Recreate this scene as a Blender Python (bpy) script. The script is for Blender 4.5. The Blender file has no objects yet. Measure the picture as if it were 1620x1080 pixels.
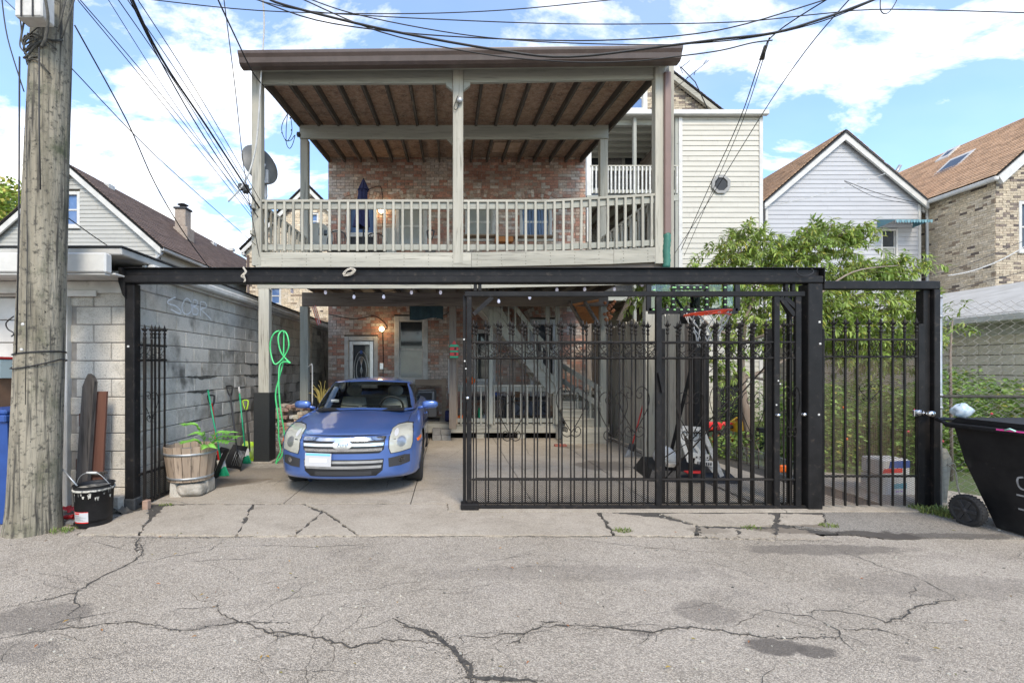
import bpy, math, random
from mathutils import Vector, Matrix, noise as mnoise
from mathutils.bvhtree import BVHTree
from mathutils.geometry import delaunay_2d_cdt
random.seed(7)
R = math.radians
scene = bpy.context.scene
COL = scene.collection

# ------------------------------------------------------------------ camera
F = 720.0; CX = 712.0; CY = 583.0; EYE = 1.55
cam_d = bpy.data.cameras.new('camera'); cam = bpy.data.objects.new('camera', cam_d); COL.objects.link(cam)
cam.location = (0, 0, EYE); cam.rotation_euler = (R(90), 0, 0)
cam_d.sensor_width = 36.0; cam_d.lens = F/1620*36; cam_d.clip_start = .05; cam_d.clip_end = 600
cam_d.shift_x = (810-CX)/1620; cam_d.shift_y = (CY-540)/1620
scene.camera = cam
scene.view_settings.view_transform = 'Standard'
scene.view_settings.look = 'None'
scene.view_settings.gamma = 1.0
scene.view_settings.use_curve_mapping = False
scene.view_settings.exposure = 1.62
scene.cycles.max_bounces = 8
scene.cycles.transparent_max_bounces = 24
scene.cycles.use_denoising = True

# ------------------------------------------------------------------ sky and sun
SUN_EL, SUN_AZ = R(45), R(168)          # azimuth measured clockwise from +Y
world = bpy.data.worlds.new('World'); scene.world = world; world.use_nodes = True
def build_world():
    nt = world.node_tree; N = nt.nodes; L = nt.links; N.clear()
    out = N.new('ShaderNodeOutputWorld'); bg = N.new('ShaderNodeBackground')
    sky = N.new('ShaderNodeTexSky'); sky.sky_type = 'NISHITA'; sky.sun_disc = False
    sky.sun_elevation = SUN_EL; sky.sun_rotation = SUN_AZ; sky.air_density = 1.0; sky.dust_density = .6; sky.ozone_density = 1.5
    tc = N.new('ShaderNodeTexCoord'); sep = N.new('ShaderNodeSeparateXYZ'); L.new(tc.outputs['Generated'], sep.inputs[0])
    def math_(op, a, b=None, clamp=False):
        m = N.new('ShaderNodeMath'); m.operation = op; m.use_clamp = clamp
        for i, v in enumerate((a, b)):
            if v is None: continue
            if isinstance(v, (int, float)): m.inputs[i].default_value = v
            else: L.new(v, m.inputs[i])
        return m.outputs[0]
    zc = math_('MAXIMUM', sep.outputs['Z'], .02)
    den = math_('ADD', zc, .22)
    u = math_('DIVIDE', sep.outputs['X'], den); v = math_('DIVIDE', sep.outputs['Y'], den)
    cmb = N.new('ShaderNodeCombineXYZ'); L.new(u, cmb.inputs[0]); L.new(v, cmb.inputs[1])
    mp = N.new('ShaderNodeMapping'); mp.inputs['Location'].default_value = (0.4, 1.2, 0.0); mp.inputs['Scale'].default_value = (1.15, 1.9, 1); mp.inputs['Rotation'].default_value = (0, 0, R(-18))
    L.new(cmb.outputs[0], mp.inputs[0])
    n1 = N.new('ShaderNodeTexNoise'); n1.inputs['Scale'].default_value = 1.7; n1.inputs['Detail'].default_value = 9; n1.inputs['Roughness'].default_value = .62; n1.inputs['Distortion'].default_value = .25
    L.new(mp.outputs[0], n1.inputs['Vector'])
    # cloud cover grows towards the left of the view and towards the horizon
    left = math_('MULTIPLY', sep.outputs['X'], -.075)
    low = math_('MULTIPLY', sep.outputs['Z'], -.10)
    d = math_('ADD', n1.outputs['Fac'], math_('ADD', left, low))
    rp = N.new('ShaderNodeValToRGB'); L.new(d, rp.inputs[0])
    rp.color_ramp.elements[0].position = .43; rp.color_ramp.elements[0].color = (0, 0, 0, 1)
    rp.color_ramp.elements[1].position = .60; rp.color_ramp.elements[1].color = (1, 1, 1, 1)
    e = rp.color_ramp.elements.new(.50); e.color = (.50, .50, .50, 1)
    # thin veil
    n2 = N.new('ShaderNodeTexNoise'); n2.inputs['Scale'].default_value = 1.1; n2.inputs['Detail'].default_value = 5
    L.new(cmb.outputs[0], n2.inputs['Vector'])
    veil = math_('MULTIPLY', n2.outputs['Fac'], .20)
    cov = math_('MAXIMUM', rp.outputs[0], veil, True)
    # cloud body shading
    n3 = N.new('ShaderNodeTexNoise'); n3.inputs['Scale'].default_value = 4.0; n3.inputs['Detail'].default_value = 4
    L.new(mp.outputs[0], n3.inputs['Vector'])
    cr = N.new('ShaderNodeValToRGB'); L.new(n3.outputs['Fac'], cr.inputs[0])
    cr.color_ramp.elements[0].position = .3; cr.color_ramp.elements[0].color = (.80, .80, .80, 1)
    cr.color_ramp.elements[1].position = .62; cr.color_ramp.elements[1].color = (1, .965, .91, 1)
    cs = N.new('ShaderNodeVectorMath'); cs.operation = 'SCALE'; cs.inputs['Scale'].default_value = 4.9; L.new(cr.outputs[0], cs.inputs[0])
    lift = N.new('ShaderNodeVectorMath'); lift.operation = 'MULTIPLY'; lift.inputs[1].default_value = (.60, .75, .88); L.new(sky.outputs[0], lift.inputs[0])
    mx = N.new('ShaderNodeMix'); mx.data_type = 'RGBA'; L.new(cov, mx.inputs['Factor']); L.new(lift.outputs[0], mx.inputs['A']); L.new(cs.outputs[0], mx.inputs['B'])
    L.new(mx.outputs['Result'], bg.inputs['Color']); bg.inputs['Strength'].default_value = .145
    L.new(bg.outputs[0], out.inputs[0])
build_world()
sun_d = bpy.data.lights.new('sun', 'SUN'); sun = bpy.data.objects.new('sun', sun_d); COL.objects.link(sun)
sun_d.energy = 1.3; sun_d.angle = R(20); sun_d.color = (1, .87, .70)
_sd = Vector((math.sin(SUN_AZ)*math.cos(SUN_EL), math.cos(SUN_AZ)*math.cos(SUN_EL), math.sin(SUN_EL)))
sun.rotation_euler = _sd.to_track_quat('Z', 'Y').to_euler(); sun.location = (0, -5, 12)

# ------------------------------------------------------------------ placing helpers
def W(px, py, D): return Vector(((px-CX)*D/F, D, EYE-(py-CY)*D/F))
def wx(px, D): return (px-CX)*D/F
def wz(py, D): return EYE-(py-CY)*D/F
def dg(py): return F*EYE/(py-CY)
WM = {}
def wm(o): return WM.get(o.name, Matrix.Identity(4)) if o else Matrix.Identity(4)
def link(o, parent=None, M=None):
    """M = world matrix wanted for o"""
    COL.objects.link(o)
    M = M if M is not None else Matrix.Identity(4)
    if parent: o.parent = parent; Lm = wm(parent).inverted() @ M
    else: Lm = M
    o.matrix_local = Lm if parent else M
    o.matrix_basis = Lm
    WM[o.name] = M
    return o
def thing(name, label, cat, loc=(0, 0, 0), rz=0, group=None):
    o = bpy.data.objects.new(name, None); o.empty_display_size = .1
    link(o, None, Matrix.Translation(Vector(loc)) @ Matrix.Rotation(rz, 4, 'Z'))
    return tag(o, label, cat, group)
def tag(o, label=None, cat=None, group=None, kind=None):
    if label: o['label'] = label
    if cat: o['category'] = cat
    if group: o['group'] = group
    if kind: o['kind'] = kind
    return o
def sub(name, parent):
    o = bpy.data.objects.new(name, None); o.empty_display_size = .05
    return link(o, parent, wm(parent).copy())

class MB:
    def __init__(s): s.v = []; s.f = []; s.c = []; s.tint = (1, 1, 1); s.smooth = []; s.sm = False
    def add(s, vs, fs):
        b = len(s.v); s.v.extend([tuple(p) for p in vs])
        for f in fs: s.f.append(tuple(b+i for i in f)); s.c.append(s.tint); s.smooth.append(s.sm)
        return s
    def box(s, x0, y0, z0, x1, y1, z1):
        x0, x1 = min(x0, x1), max(x0, x1); y0, y1 = min(y0, y1), max(y0, y1); z0, z1 = min(z0, z1), max(z0, z1)
        return s.add([(x0, y0, z0), (x1, y0, z0), (x1, y1, z0), (x0, y1, z0), (x0, y0, z1), (x1, y0, z1), (x1, y1, z1), (x0, y1, z1)],
              [(0, 3, 2, 1), (4, 5, 6, 7), (0, 1, 5, 4), (1, 2, 6, 5), (2, 3, 7, 6), (3, 0, 4, 7)])
    def cbox(s, c, sx, sy, sz, M=None):
        vs = [Vector((a*sx/2, b*sy/2, d*sz/2)) for d in (-1, 1) for a, b in ((-1, -1), (1, -1), (1, 1), (-1, 1))]
        if M is not None: vs = [M @ v for v in vs]
        c = Vector(c)
        return s.add([v+c for v in vs], [(0, 3, 2, 1), (4, 5, 6, 7), (0, 1, 5, 4), (1, 2, 6, 5), (2, 3, 7, 6), (3, 0, 4, 7)])
    def bbox(s, x0, y0, z0, x1, y1, z1, b=.008):
        """box with chamfered edges"""
        x0, x1 = min(x0, x1), max(x0, x1); y0, y1 = min(y0, y1), max(y0, y1); z0, z1 = min(z0, z1), max(z0, z1)
        b = min(b, (x1-x0)*.3, (y1-y0)*.3, (z1-z0)*.3)
        X = (x0, x1); Y = (y0, y1); Z = (z0, z1); idx = {}; vs = []
        for i in (0, 1):
            for j in (0, 1):
                for k in (0, 1):
                    sx = b if i == 0 else -b; sy = b if j == 0 else -b; sz = b if k == 0 else -b
                    idx[i, j, k, 0] = len(vs); vs.append((X[i], Y[j]+sy, Z[k]+sz))
                    idx[i, j, k, 1] = len(vs); vs.append((X[i]+sx, Y[j], Z[k]+sz))
                    idx[i, j, k, 2] = len(vs); vs.append((X[i]+sx, Y[j]+sy, Z[k]))
        fs = []
        def orient(q, n):
            a, b_, c_ = Vector(vs[q[0]]), Vector(vs[q[1]]), Vector(vs[q[2]])
            return tuple(q) if (b_-a).cross(c_-a).dot(n) > 0 else tuple(reversed(q))
        for i in (0, 1):
            n = Vector((i*2-1, 0, 0)); fs.append(orient([idx[i, 0, 0, 0], idx[i, 1, 0, 0], idx[i, 1, 1, 0], idx[i, 0, 1, 0]], n))
            n = Vector((0, i*2-1, 0)); fs.append(orient([idx[0, i, 0, 1], idx[1, i, 0, 1], idx[1, i, 1, 1], idx[0, i, 1, 1]], n))
            n = Vector((0, 0, i*2-1)); fs.append(orient([idx[0, 0, i, 2], idx[1, 0, i, 2], idx[1, 1, i, 2], idx[0, 1, i, 2]], n))
            for j in (0, 1):
                n = Vector((i*2-1, j*2-1, 0)); fs.append(orient([idx[i, j, 0, 0], idx[i, j, 0, 1], idx[i, j, 1, 1], idx[i, j, 1, 0]], n))
                n = Vector((i*2-1, 0, j*2-1)); fs.append(orient([idx[i, 0, j, 0], idx[i, 1, j, 0], idx[i, 1, j, 2], idx[i, 0, j, 2]], n))
                n = Vector((0, i*2-1, j*2-1)); fs.append(orient([idx[0, i, j, 1], idx[1, i, j, 1], idx[1, i, j, 2], idx[0, i, j, 2]], n))
                for k in (0, 1):
                    n = Vector((i*2-1, j*2-1, k*2-1)); fs.append(orient([idx[i, j, k, 0], idx[i, j, k, 1], idx[i, j, k, 2]], n))
        return s.add(vs, fs)
    def bar(s, a, b, w, h, up=(0, 0, 1)):
        """rectangular bar from a to b: w across, h along up"""
        a, b = Vector(a), Vector(b); d = (b-a).normalized(); up = Vector(up)
        if abs(d.dot(up)) > .98: up = Vector((0, 1, 0))
        side = d.cross(up).normalized(); u = side.cross(d).normalized()
        vs = [p+side*i*w/2+u*j*h/2 for p in (a, b) for i, j in ((-1, -1), (1, -1), (1, 1), (-1, 1))]
        return s.add(vs, [(0, 1, 2, 3), (7, 6, 5, 4), (0, 4, 5, 1), (1, 5, 6, 2), (2, 6, 7, 3), (3, 7, 4, 0)])
    def tube(s, pts, r, n=6, cap=True, closed=False):
        pts = [Vector(p) for p in pts]; m = len(pts)
        rs = r if isinstance(r, (list, tuple)) else [r]*m
        rings = []; pu = None
        for i, p in enumerate(pts):
            if closed: d = (pts[(i+1) % m]-pts[i-1])
            else: d = pts[min(i+1, m-1)]-pts[max(i-1, 0)]
            d = d.normalized() if d.length > 1e-9 else Vector((0, 0, 1))
            if pu is None: pu = Vector((0, 0, 1)) if abs(d.z) < .9 else Vector((1, 0, 0))
            u = (pu-d*pu.dot(d));  u = u.normalized() if u.length > 1e-6 else d.orthogonal().normalized()
            pu = u; w_ = d.cross(u)
            rings.append([p+(u*math.cos(2*math.pi*k/n)+w_*math.sin(2*math.pi*k/n))*rs[i] for k in range(n)])
        vs = [q for r_ in rings for q in r_]; fs = []
        for i in range(m if closed else m-1):
            j = (i+1) % m
            for k in range(n): fs.append((i*n+k, i*n+(k+1) % n, j*n+(k+1) % n, j*n+k))
        if cap and not closed: fs.append(tuple(range(n))[::-1]); fs.append(tuple((m-1)*n+k for k in range(n)))
        o = s.sm; s.sm = True; s.add(vs, fs); s.sm = o
        return s
    def lathe(s, prof, c=(0, 0, 0), n=20, axis='z', sm=True):
        c = Vector(c); vs = []
        for (r, z) in prof:
            for k in range(n):
                a = 2*math.pi*k/n; x, y = r*math.cos(a), r*math.sin(a)
                vs.append(c+(Vector((x, y, z)) if axis == 'z' else Vector((z, x, y)) if axis == 'x' else Vector((x, z, y))))
        fs = []
        for i in range(len(prof)-1):
            for k in range(n):
                q = (i*n+k, i*n+(k+1) % n, (i+1)*n+(k+1) % n, (i+1)*n+k); fs.append(q if axis != 'y' else q[::-1])
        if prof[0][0] > 1e-5: fs.append(tuple(range(n))[::-1])
        if prof[-1][0] > 1e-5: fs.append(tuple((len(prof)-1)*n+k for k in range(n)))
        o = s.sm; s.sm = sm; s.add(vs, fs); s.sm = o
        return s
    def prism(s, poly, a, b, axis='y'):
        """poly: 2-D points extruded from a to b along the axis; poly is (x,z) for y, (y,z) for x, (x,y) for z"""
        def P(p, t): return (p[0], t, p[1]) if axis == 'y' else (t, p[0], p[1]) if axis == 'x' else (p[0], p[1], t)
        m = len(poly); vs = [P(p, a) for p in poly]+[P(p, b) for p in poly]
        ar = sum(poly[i][0]*poly[(i+1) % m][1]-poly[(i+1) % m][0]*poly[i][1] for i in range(m))
        flip = (ar > 0) ^ (b > a) ^ (axis == 'y')
        f1 = tuple(range(m)); f2 = tuple(range(2*m-1, m-1, -1)); sd = [(i, m+i, m+(i+1) % m, (i+1) % m) for i in range(m)]
        fs = [f1, f2]+sd
        if not flip: fs = [tuple(reversed(f)) for f in fs]
        return s.add(vs, fs)
    def grid(s, fn, nu, nv, flip=False):
        vs = [fn(i/nu, j/nv) for j in range(nv+1) for i in range(nu+1)]
        fs = [(j*(nu+1)+i, j*(nu+1)+i+1, (j+1)*(nu+1)+i+1, (j+1)*(nu+1)+i) for j in range(nv) for i in range(nu)]
        if flip: fs = [f[::-1] for f in fs]
        o = s.sm; s.sm = True; s.add(vs, fs); s.sm = o
        return s
    def mesh(s, name, mat):
        me = bpy.data.meshes.new(name); me.from_pydata(s.v, [], s.f)
        if mat: me.materials.append(mat)
        me.polygons.foreach_set('use_smooth', s.smooth)
        if any(c != (1, 1, 1) for c in s.c):
            ca = me.color_attributes.new('tint', 'FLOAT_COLOR', 'CORNER'); buf = []
            for p, c in zip(me.polygons, s.c): buf.extend((*c, 1.0)*p.loop_total)
            ca.data.foreach_set('color', buf)
        me.update(); return me
    def build(s, name, mat, parent=None, local=False, kind=None):
        """local=True: the vertices are in the space of the top-level thing"""
        M = wm(parent)
        if parent:
            Mi = M.inverted()
            if local:
                root = parent
                while root.parent: root = root.parent
                Mi = Mi @ wm(root)
            s.v = [tuple(Mi @ Vector(p)) for p in s.v]
        # put the origin at the bottom centre of the part
        if s.v:
            xs = [p[0] for p in s.v]; ys = [p[1] for p in s.v]; zs = [p[2] for p in s.v]
            c = Vector(((min(xs)+max(xs))/2, (min(ys)+max(ys))/2, min(zs)))
            s.v = [(p[0]-c.x, p[1]-c.y, p[2]-c.z) for p in s.v]
        else: c = Vector((0, 0, 0))
        o = bpy.data.objects.new(name, s.mesh(name, mat)); link(o, parent, M @ Matrix.Translation(c))
        if kind: o['kind'] = kind
        return o
def inst(name, me, parent, loc, rot=None, scale=None):
    """another object with shared mesh; loc in world space"""
    o = bpy.data.objects.new(name, me)
    M = Matrix.Translation(Vector(loc))
    if rot is not None: M = M @ rot.to_4x4()
    if scale is not None: M = M @ Matrix.Diagonal((*scale, 1))
    return link(o, parent, M)
def copy_tree(o, loc=None, rz=None, parent=None):
    c = o.copy(); COL.objects.link(c)
    if parent: c.parent = parent
    if loc is not None:
        M = Matrix.Translation(Vector(loc)) @ Matrix.Rotation(rz or 0, 4, 'Z'); c.matrix_basis = M; WM[c.name] = M
    for ch in list(CH.get(o.name, [])): copy_tree(ch, parent=c)
    return c
CH = {}
def index_children():
    CH.clear()
    for o in bpy.data.objects:
        if o.parent: CH.setdefault(o.parent.name, []).append(o)
def sag(a, b, s, n=14):
    a, b = Vector(a), Vector(b)
    return [a.lerp(b, i/n)-Vector((0, 0, s*4*(i/n)*(1-i/n))) for i in range(n+1)]
def smooth_path(P, n=6):
    P = [Vector(p) for p in P]; out = []
    for i in range(len(P)-1):
        p0 = P[max(i-1, 0)]; p1 = P[i]; p2 = P[i+1]; p3 = P[min(i+2, len(P)-1)]
        for k in range(n):
            t = k/n; out.append(.5*((2*p1)+(p2-p0)*t+(2*p0-5*p1+4*p2-p3)*t*t+(-p0+3*p1-3*p2+p3)*t**3))
    out.append(P[-1]); return out

# ------------------------------------------------------------------ materials
def mk(name, c1, c2=None, scale=8, stretch=(1, 1, 1), rough=.7, bump=0, bscale=None, bdist=.004, metal=0, coat=0, spec=.5,
       ramp=(.35, .65), detail=6, spots=None, spot_scale=3, spot_ramp=(.55, .7), fine=None, fine_scale=180, rand=0, attr=False, streak=None, sheen=0, trans=0, emit=None, estr=0, world=False, rand_rough=0, ior=None):
    m = bpy.data.materials.new(name); m.use_nodes = True; nt = m.node_tree; N = nt.nodes; L = nt.links
    b = N['Principled BSDF']
    b.inputs['Roughness'].default_value = rough; b.inputs['Metallic'].default_value = metal
    b.inputs['Coat Weight'].default_value = coat; b.inputs['Coat Roughness'].default_value = .05; b.inputs['Specular IOR Level'].default_value = spec
    if trans: b.inputs['Transmission Weight'].default_value = trans
    if ior: b.inputs['IOR'].default_value = ior
    if emit: b.inputs['Emission Color'].default_value = (*emit, 1); b.inputs['Emission Strength'].default_value = estr
    col = None
    def rgb(c): 
        n = N.new('ShaderNodeRGB'); n.outputs[0].default_value = (*c, 1); return n.outputs[0]
    def mix(a, b_, f, mode='MIX'):
        x = N.new('ShaderNodeMix'); x.data_type = 'RGBA'; x.blend_type = mode
        if isinstance(f, (int, float)): x.inputs['Factor'].default_value = f
        else: L.new(f, x.inputs['Factor'])
        L.new(a, x.inputs['A']); L.new(b_, x.inputs['B']); return x.outputs['Result']
    tc = N.new('ShaderNodeTexCoord'); src = tc.outputs['Object']
    if world:
        g = N.new('ShaderNodeNewGeometry'); src = g.outputs['Position']
    oi = N.new('ShaderNodeObjectInfo')
    off = N.new('ShaderNodeVectorMath'); off.operation = 'SCALE'; off.inputs[0].default_value = (17, 31, 23)
    if not world: L.new(oi.outputs['Random'], off.inputs['Scale'])
    else: off.inputs['Scale'].default_value = 0
    ad = N.new('ShaderNodeVectorMath'); ad.operation = 'ADD'; L.new(src, ad.inputs[0]); L.new(off.outputs[0], ad.inputs[1])
    def noise_(sc, st=(1, 1, 1), det=detail, rg=.6):
        mp = N.new('ShaderNodeMapping'); mp.inputs['Scale'].default_value = st; L.new(ad.outputs[0], mp.inputs[0])
        n = N.new('ShaderNodeTexNoise'); n.inputs['Scale'].default_value = sc; n.inputs['Detail'].default_value = det; n.inputs['Roughness'].default_value = rg
        L.new(mp.outputs[0], n.inputs['Vector']); return n.outputs['Fac']
    def rampn(f, lo, hi):
        r = N.new('ShaderNodeMapRange'); r.inputs['From Min'].default_value = lo; r.inputs['From Max'].default_value = hi; L.new(f, r.inputs['Value']); return r.outputs[0]
    col = rgb(c1)
    if c2: col = mix(col, rgb(c2), rampn(noise_(scale, stretch), *ramp))
    if spots: col = mix(col, rgb(spots), rampn(noise_(spot_scale, (1, 1, 1), 8, .7), *spot_ramp))
    if streak: col = mix(col, rgb(streak[0]), rampn(noise_(streak[1], streak[2], 4), *streak[3]))
    if fine: col = mix(col, rgb(fine), rampn(noise_(fine_scale, (1, 1, 1), 3, .7), .52, .68))
    if rand:
        r = N.new('ShaderNodeMapRange'); L.new(oi.outputs['Random'], r.inputs['Value']); r.inputs['To Min'].default_value = 1-rand; r.inputs['To Max'].default_value = 1+rand*.6
        cb = N.new('ShaderNodeCombineColor'); 
        for i in range(3): L.new(r.outputs[0], cb.inputs[i])
        col = mix(col, cb.outputs[0], 1.0, 'MULTIPLY')
    if attr:
        a = N.new('ShaderNodeAttribute'); a.attribute_name = 'tint'; col = mix(col, a.outputs['Color'], 1.0, 'MULTIPLY')
    L.new(col, b.inputs['Base Color'])
    if rand_rough:
        L.new(rampn(noise_(scale*1.3), .2, .2+1/max(rand_rough, .01)), b.inputs['Roughness'])
    if bump:
        bn = N.new('ShaderNodeBump'); bn.inputs['Strength'].default_value = bump; bn.inputs['Distance'].default_value = bdist
        L.new(noise_(bscale or scale*3, stretch, 5, .65), bn.inputs['Height']); L.new(bn.outputs[0], b.inputs['Normal'])
    return m
M = {}
M['asphalt'] = None
def ground_mat(name, base, light, dark, stain_shade_col, bump, stains_shades, fscale, lightf=.55, world=True):
    m = bpy.data.materials.new(name); m.use_nodes = True; nt = m.node_tree; N = nt.nodes; L = nt.links; b = N['Principled BSDF']
    b.inputs['Roughness'].default_value = .92; b.inputs['Specular IOR Level'].default_value = .25
    g = N.new('ShaderNodeNewGeometry'); P = g.outputs['Position']
    def noise_(sc, det=4, rg=.6, st=(1, 1, 1), dist=0):
        mp = N.new('ShaderNodeMapping'); mp.inputs['Scale'].default_value = st; L.new(P, mp.inputs[0])
        n = N.new('ShaderNodeTexNoise'); n.inputs['Scale'].default_value = sc; n.inputs['Detail'].default_value = det; n.inputs['Roughness'].default_value = rg; n.inputs['Distortion'].default_value = dist
        L.new(mp.outputs[0], n.inputs['Vector']); return n.outputs['Fac']
    def rr(f, lo, hi, a=0, c=1):
        r = N.new('ShaderNodeMapRange'); r.inputs['From Min'].default_value = lo; r.inputs['From Max'].default_value = hi; r.inputs['To Min'].default_value = a; r.inputs['To Max'].default_value = c; L.new(f, r.inputs['Value']); return r.outputs[0]
    def rgb(c):
        n = N.new('ShaderNodeRGB'); n.outputs[0].default_value = (*c, 1); return n.outputs[0]
    def mix(a, b_, f, mode='MIX'):
        x = N.new('ShaderNodeMix'); x.data_type = 'RGBA'; x.blend_type = mode
        if isinstance(f, (int, float)): x.inputs['Factor'].default_value = f
        else: L.new(f, x.inputs['Factor'])
        L.new(a, x.inputs['A']); L.new(b_, x.inputs['B']); return x.outputs['Result']
    col = mix(rgb(base), rgb(light), rr(noise_(.9, 5, .6), .35, .65))
    col = mix(col, rgb(stain_shade_col), rr(noise_(1.6, 8, .7, (1, 1.6, 1), .6), .54, .74, 0, .6))
    col = mix(col, rgb(tuple(c*.62 for c in base)), rr(noise_(5.5, 9, .75), .50, .70, 0, .5))
    vo = N.new('ShaderNodeTexVoronoi'); vo.inputs['Scale'].default_value = fscale; L.new(P, vo.inputs['Vector'])
    sp = N.new('ShaderNodeSeparateColor'); L.new(vo.outputs['Color'], sp.inputs[0])
    cst = mix(rgb(dark), rgb(tuple(min(1, c*1.7) for c in light)), rr(sp.outputs[0], .25, .95))
    col = mix(col, cst, lightf)
    col = mix(col, rgb(dark), rr(noise_(fscale*1.1, 2, .5), .62, .72, 0, .5))
    for (x, y, rx, ry, s_) in stains_shades:
        sv = N.new('ShaderNodeVectorMath'); sv.operation = 'SUBTRACT'; L.new(P, sv.inputs[0]); sv.inputs[1].default_value = (x, y, 0)
        dv = N.new('ShaderNodeVectorMath'); dv.operation = 'MULTIPLY'; L.new(sv.outputs[0], dv.inputs[0]); dv.inputs[1].default_value = (1/rx, 1/ry, 0)
        ln = N.new('ShaderNodeVectorMath'); ln.operation = 'LENGTH'; L.new(dv.outputs[0], ln.inputs[0])
        aa = N.new('ShaderNodeMath'); aa.operation = 'ADD'; L.new(ln.outputs['Value'], aa.inputs[0])
        nn = rr(noise_(7, 5, .65), .2, .8, -.45, .45); L.new(nn, aa.inputs[1])
        col = mix(col, rgb(stain_shade_col), rr(aa.outputs[0], 1.12, .85, 0, s_))
    L.new(col, b.inputs['Base Color'])
    bn = N.new('ShaderNodeBump'); bn.inputs['Strength'].default_value = bump; bn.inputs['Distance'].default_value = .006
    ma = N.new('ShaderNodeMath'); ma.operation = 'ADD'; L.new(rr(vo.outputs['Distance'], 0, .7, 1, 0), ma.inputs[0]); L.new(noise_(26, 4), ma.inputs[1])
    L.new(ma.outputs[0], bn.inputs['Height']); L.new(bn.outputs[0], b.inputs['Normal'])
    return m
def stain_shade(px, py, wpx, hpx, s_): 
    D = dg(py); return (wx(px, D), D, wpx/2*D/F, (dg(py-hpx/2)-dg(py+hpx/2))/2, s_)
M['asphalt'] = ground_mat('asphalt', (.32, .275, .212), (.45, .395, .322), (.10, .09, .078), (.115, .10, .085), .8,
    [stain_shade(1225, 1022, 90, 26, .85), stain_shade(1290, 1030, 60, 22, .8), stain_shade(1115, 968, 95, 40, .4), stain_shade(60, 975, 160, 50, .5), stain_shade(340, 985, 60, 18, .3), stain_shade(30, 1030, 120, 40, .35), stain_shade(1300, 868, 260, 16, .55), stain_shade(1020, 1002, 40, 10, .45), stain_shade(1480, 925, 340, 40, .25), stain_shade(900, 905, 500, 26, .22), stain_shade(1440, 1040, 40, 10, .4)], 165, .40)  # the two widest, faintest ovals are soft wire shadows put into the colour
M['concrete'] = ground_mat('concrete', (.31, .268, .21), (.40, .352, .285), (.18, .155, .12), (.15, .125, .095), .22,
    [stain_shade(955, 738, 90, 16, .75), stain_shade(900, 707, 40, 7, .5), stain_shade(400, 752, 190, 26, .6), stain_shade(560, 742, 190, 26, .45), stain_shade(1290, 838, 190, 14, .8), stain_shade(1120, 840, 60, 10, .45), stain_shade(470, 725, 120, 18, .5)], 120, .22)
M['patch'] = ground_mat('rough_concrete', (.21, .19, .16), (.30, .275, .235), (.10, .09, .078), (.08, .07, .06), .8, [stain_shade(1370, 850, 190, 20, .9), stain_shade(1500, 850, 200, 12, .6)], 150, .45)
M['crack'] = mk('crack_fill', (.035, .032, .028), (.09, .08, .065), 40, rough=1, bump=.5, world=True)
M['soil'] = mk('soil', (.10, .082, .06), (.17, .145, .11), 6, rough=1, bump=.6, bscale=50, bdist=.02, spots=(.07, .1, .04), spot_scale=2, world=True)
M['grass'] = mk('grass_blades', (.10, .16, .035), (.20, .22, .06), 30, rough=.8)
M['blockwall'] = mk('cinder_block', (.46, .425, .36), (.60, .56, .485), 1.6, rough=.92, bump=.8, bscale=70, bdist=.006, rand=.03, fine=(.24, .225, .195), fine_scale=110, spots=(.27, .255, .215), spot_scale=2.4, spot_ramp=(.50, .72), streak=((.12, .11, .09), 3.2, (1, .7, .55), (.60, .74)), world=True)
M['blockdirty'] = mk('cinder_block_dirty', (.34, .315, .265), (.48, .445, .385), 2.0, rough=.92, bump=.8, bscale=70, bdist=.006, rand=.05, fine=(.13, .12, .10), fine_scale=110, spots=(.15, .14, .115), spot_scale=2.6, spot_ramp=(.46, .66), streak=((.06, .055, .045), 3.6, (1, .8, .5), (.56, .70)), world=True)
M['mortar'] = mk('mortar', (.30, .28, .25), (.20, .185, .165), 6, rough=1, bump=.5, bscale=70, world=True)
M['mortar_dark'] = mk('mortar_dark', (.44, .39, .33), (.27, .235, .195), 5, rough=1, bump=.5, bscale=70, world=True)
M['brick'] = mk('brick', (.95, .95, .95), (.62, .60, .58), 25, rough=.9, bump=.5, bscale=90, bdist=.004, attr=True, world=True, spots=(1.35, 1.3, 1.22), spot_scale=10, streak=((.55, .52, .50), 1.5, (1, 1, .8), (.56, .78)))
def wood(name, c1, c2, axis, dark=(.13, .12, .10), **k):
    st = {'x': (.06, 1, 1), 'y': (1, .06, 1), 'z': (1, 1, .06)}[axis]
    kw = dict(rough=.85, bump=.35, bscale=70, bdist=.003, rand=.12, streak=(dark, 30, st, (.55, .75)), detail=5, ramp=(.3, .7), spots=tuple(c*.45 for c in c1), spot_scale=9, spot_ramp=(.64, .74)); kw.update(k)
    return mk(name, c1, c2, 9, st, **kw)
for ax in 'xyz':
    M['gw'+ax] = wood('weathered_wood_'+ax, (.29, .28, .23), (.43, .405, .335), ax)
    M['pt'+ax] = wood('painted_grey_wood_'+ax, (.27, .275, .235), (.37, .37, .32), ax, dark=(.20, .20, .18), bump=.2)
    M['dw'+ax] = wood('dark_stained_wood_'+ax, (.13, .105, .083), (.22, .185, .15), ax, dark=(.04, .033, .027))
    M['bw'+ax] = wood('brown_wood_'+ax, (.26, .19, .13), (.38, .29, .21), ax, dark=(.07, .05, .035))
M['pole'] = mk('pole_wood', (.17, .15, .105), (.32, .285, .215), 7, (1, 1, .12), rough=.92, bump=1, bscale=26, bdist=.022, streak=((.04, .037, .03), 26, (1, 1, .04), (.50, .66)), spots=(.085, .09, .05), spot_scale=3.0, spot_ramp=(.52, .70), fine=(.065, .058, .045), fine_scale=20, detail=8)
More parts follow.
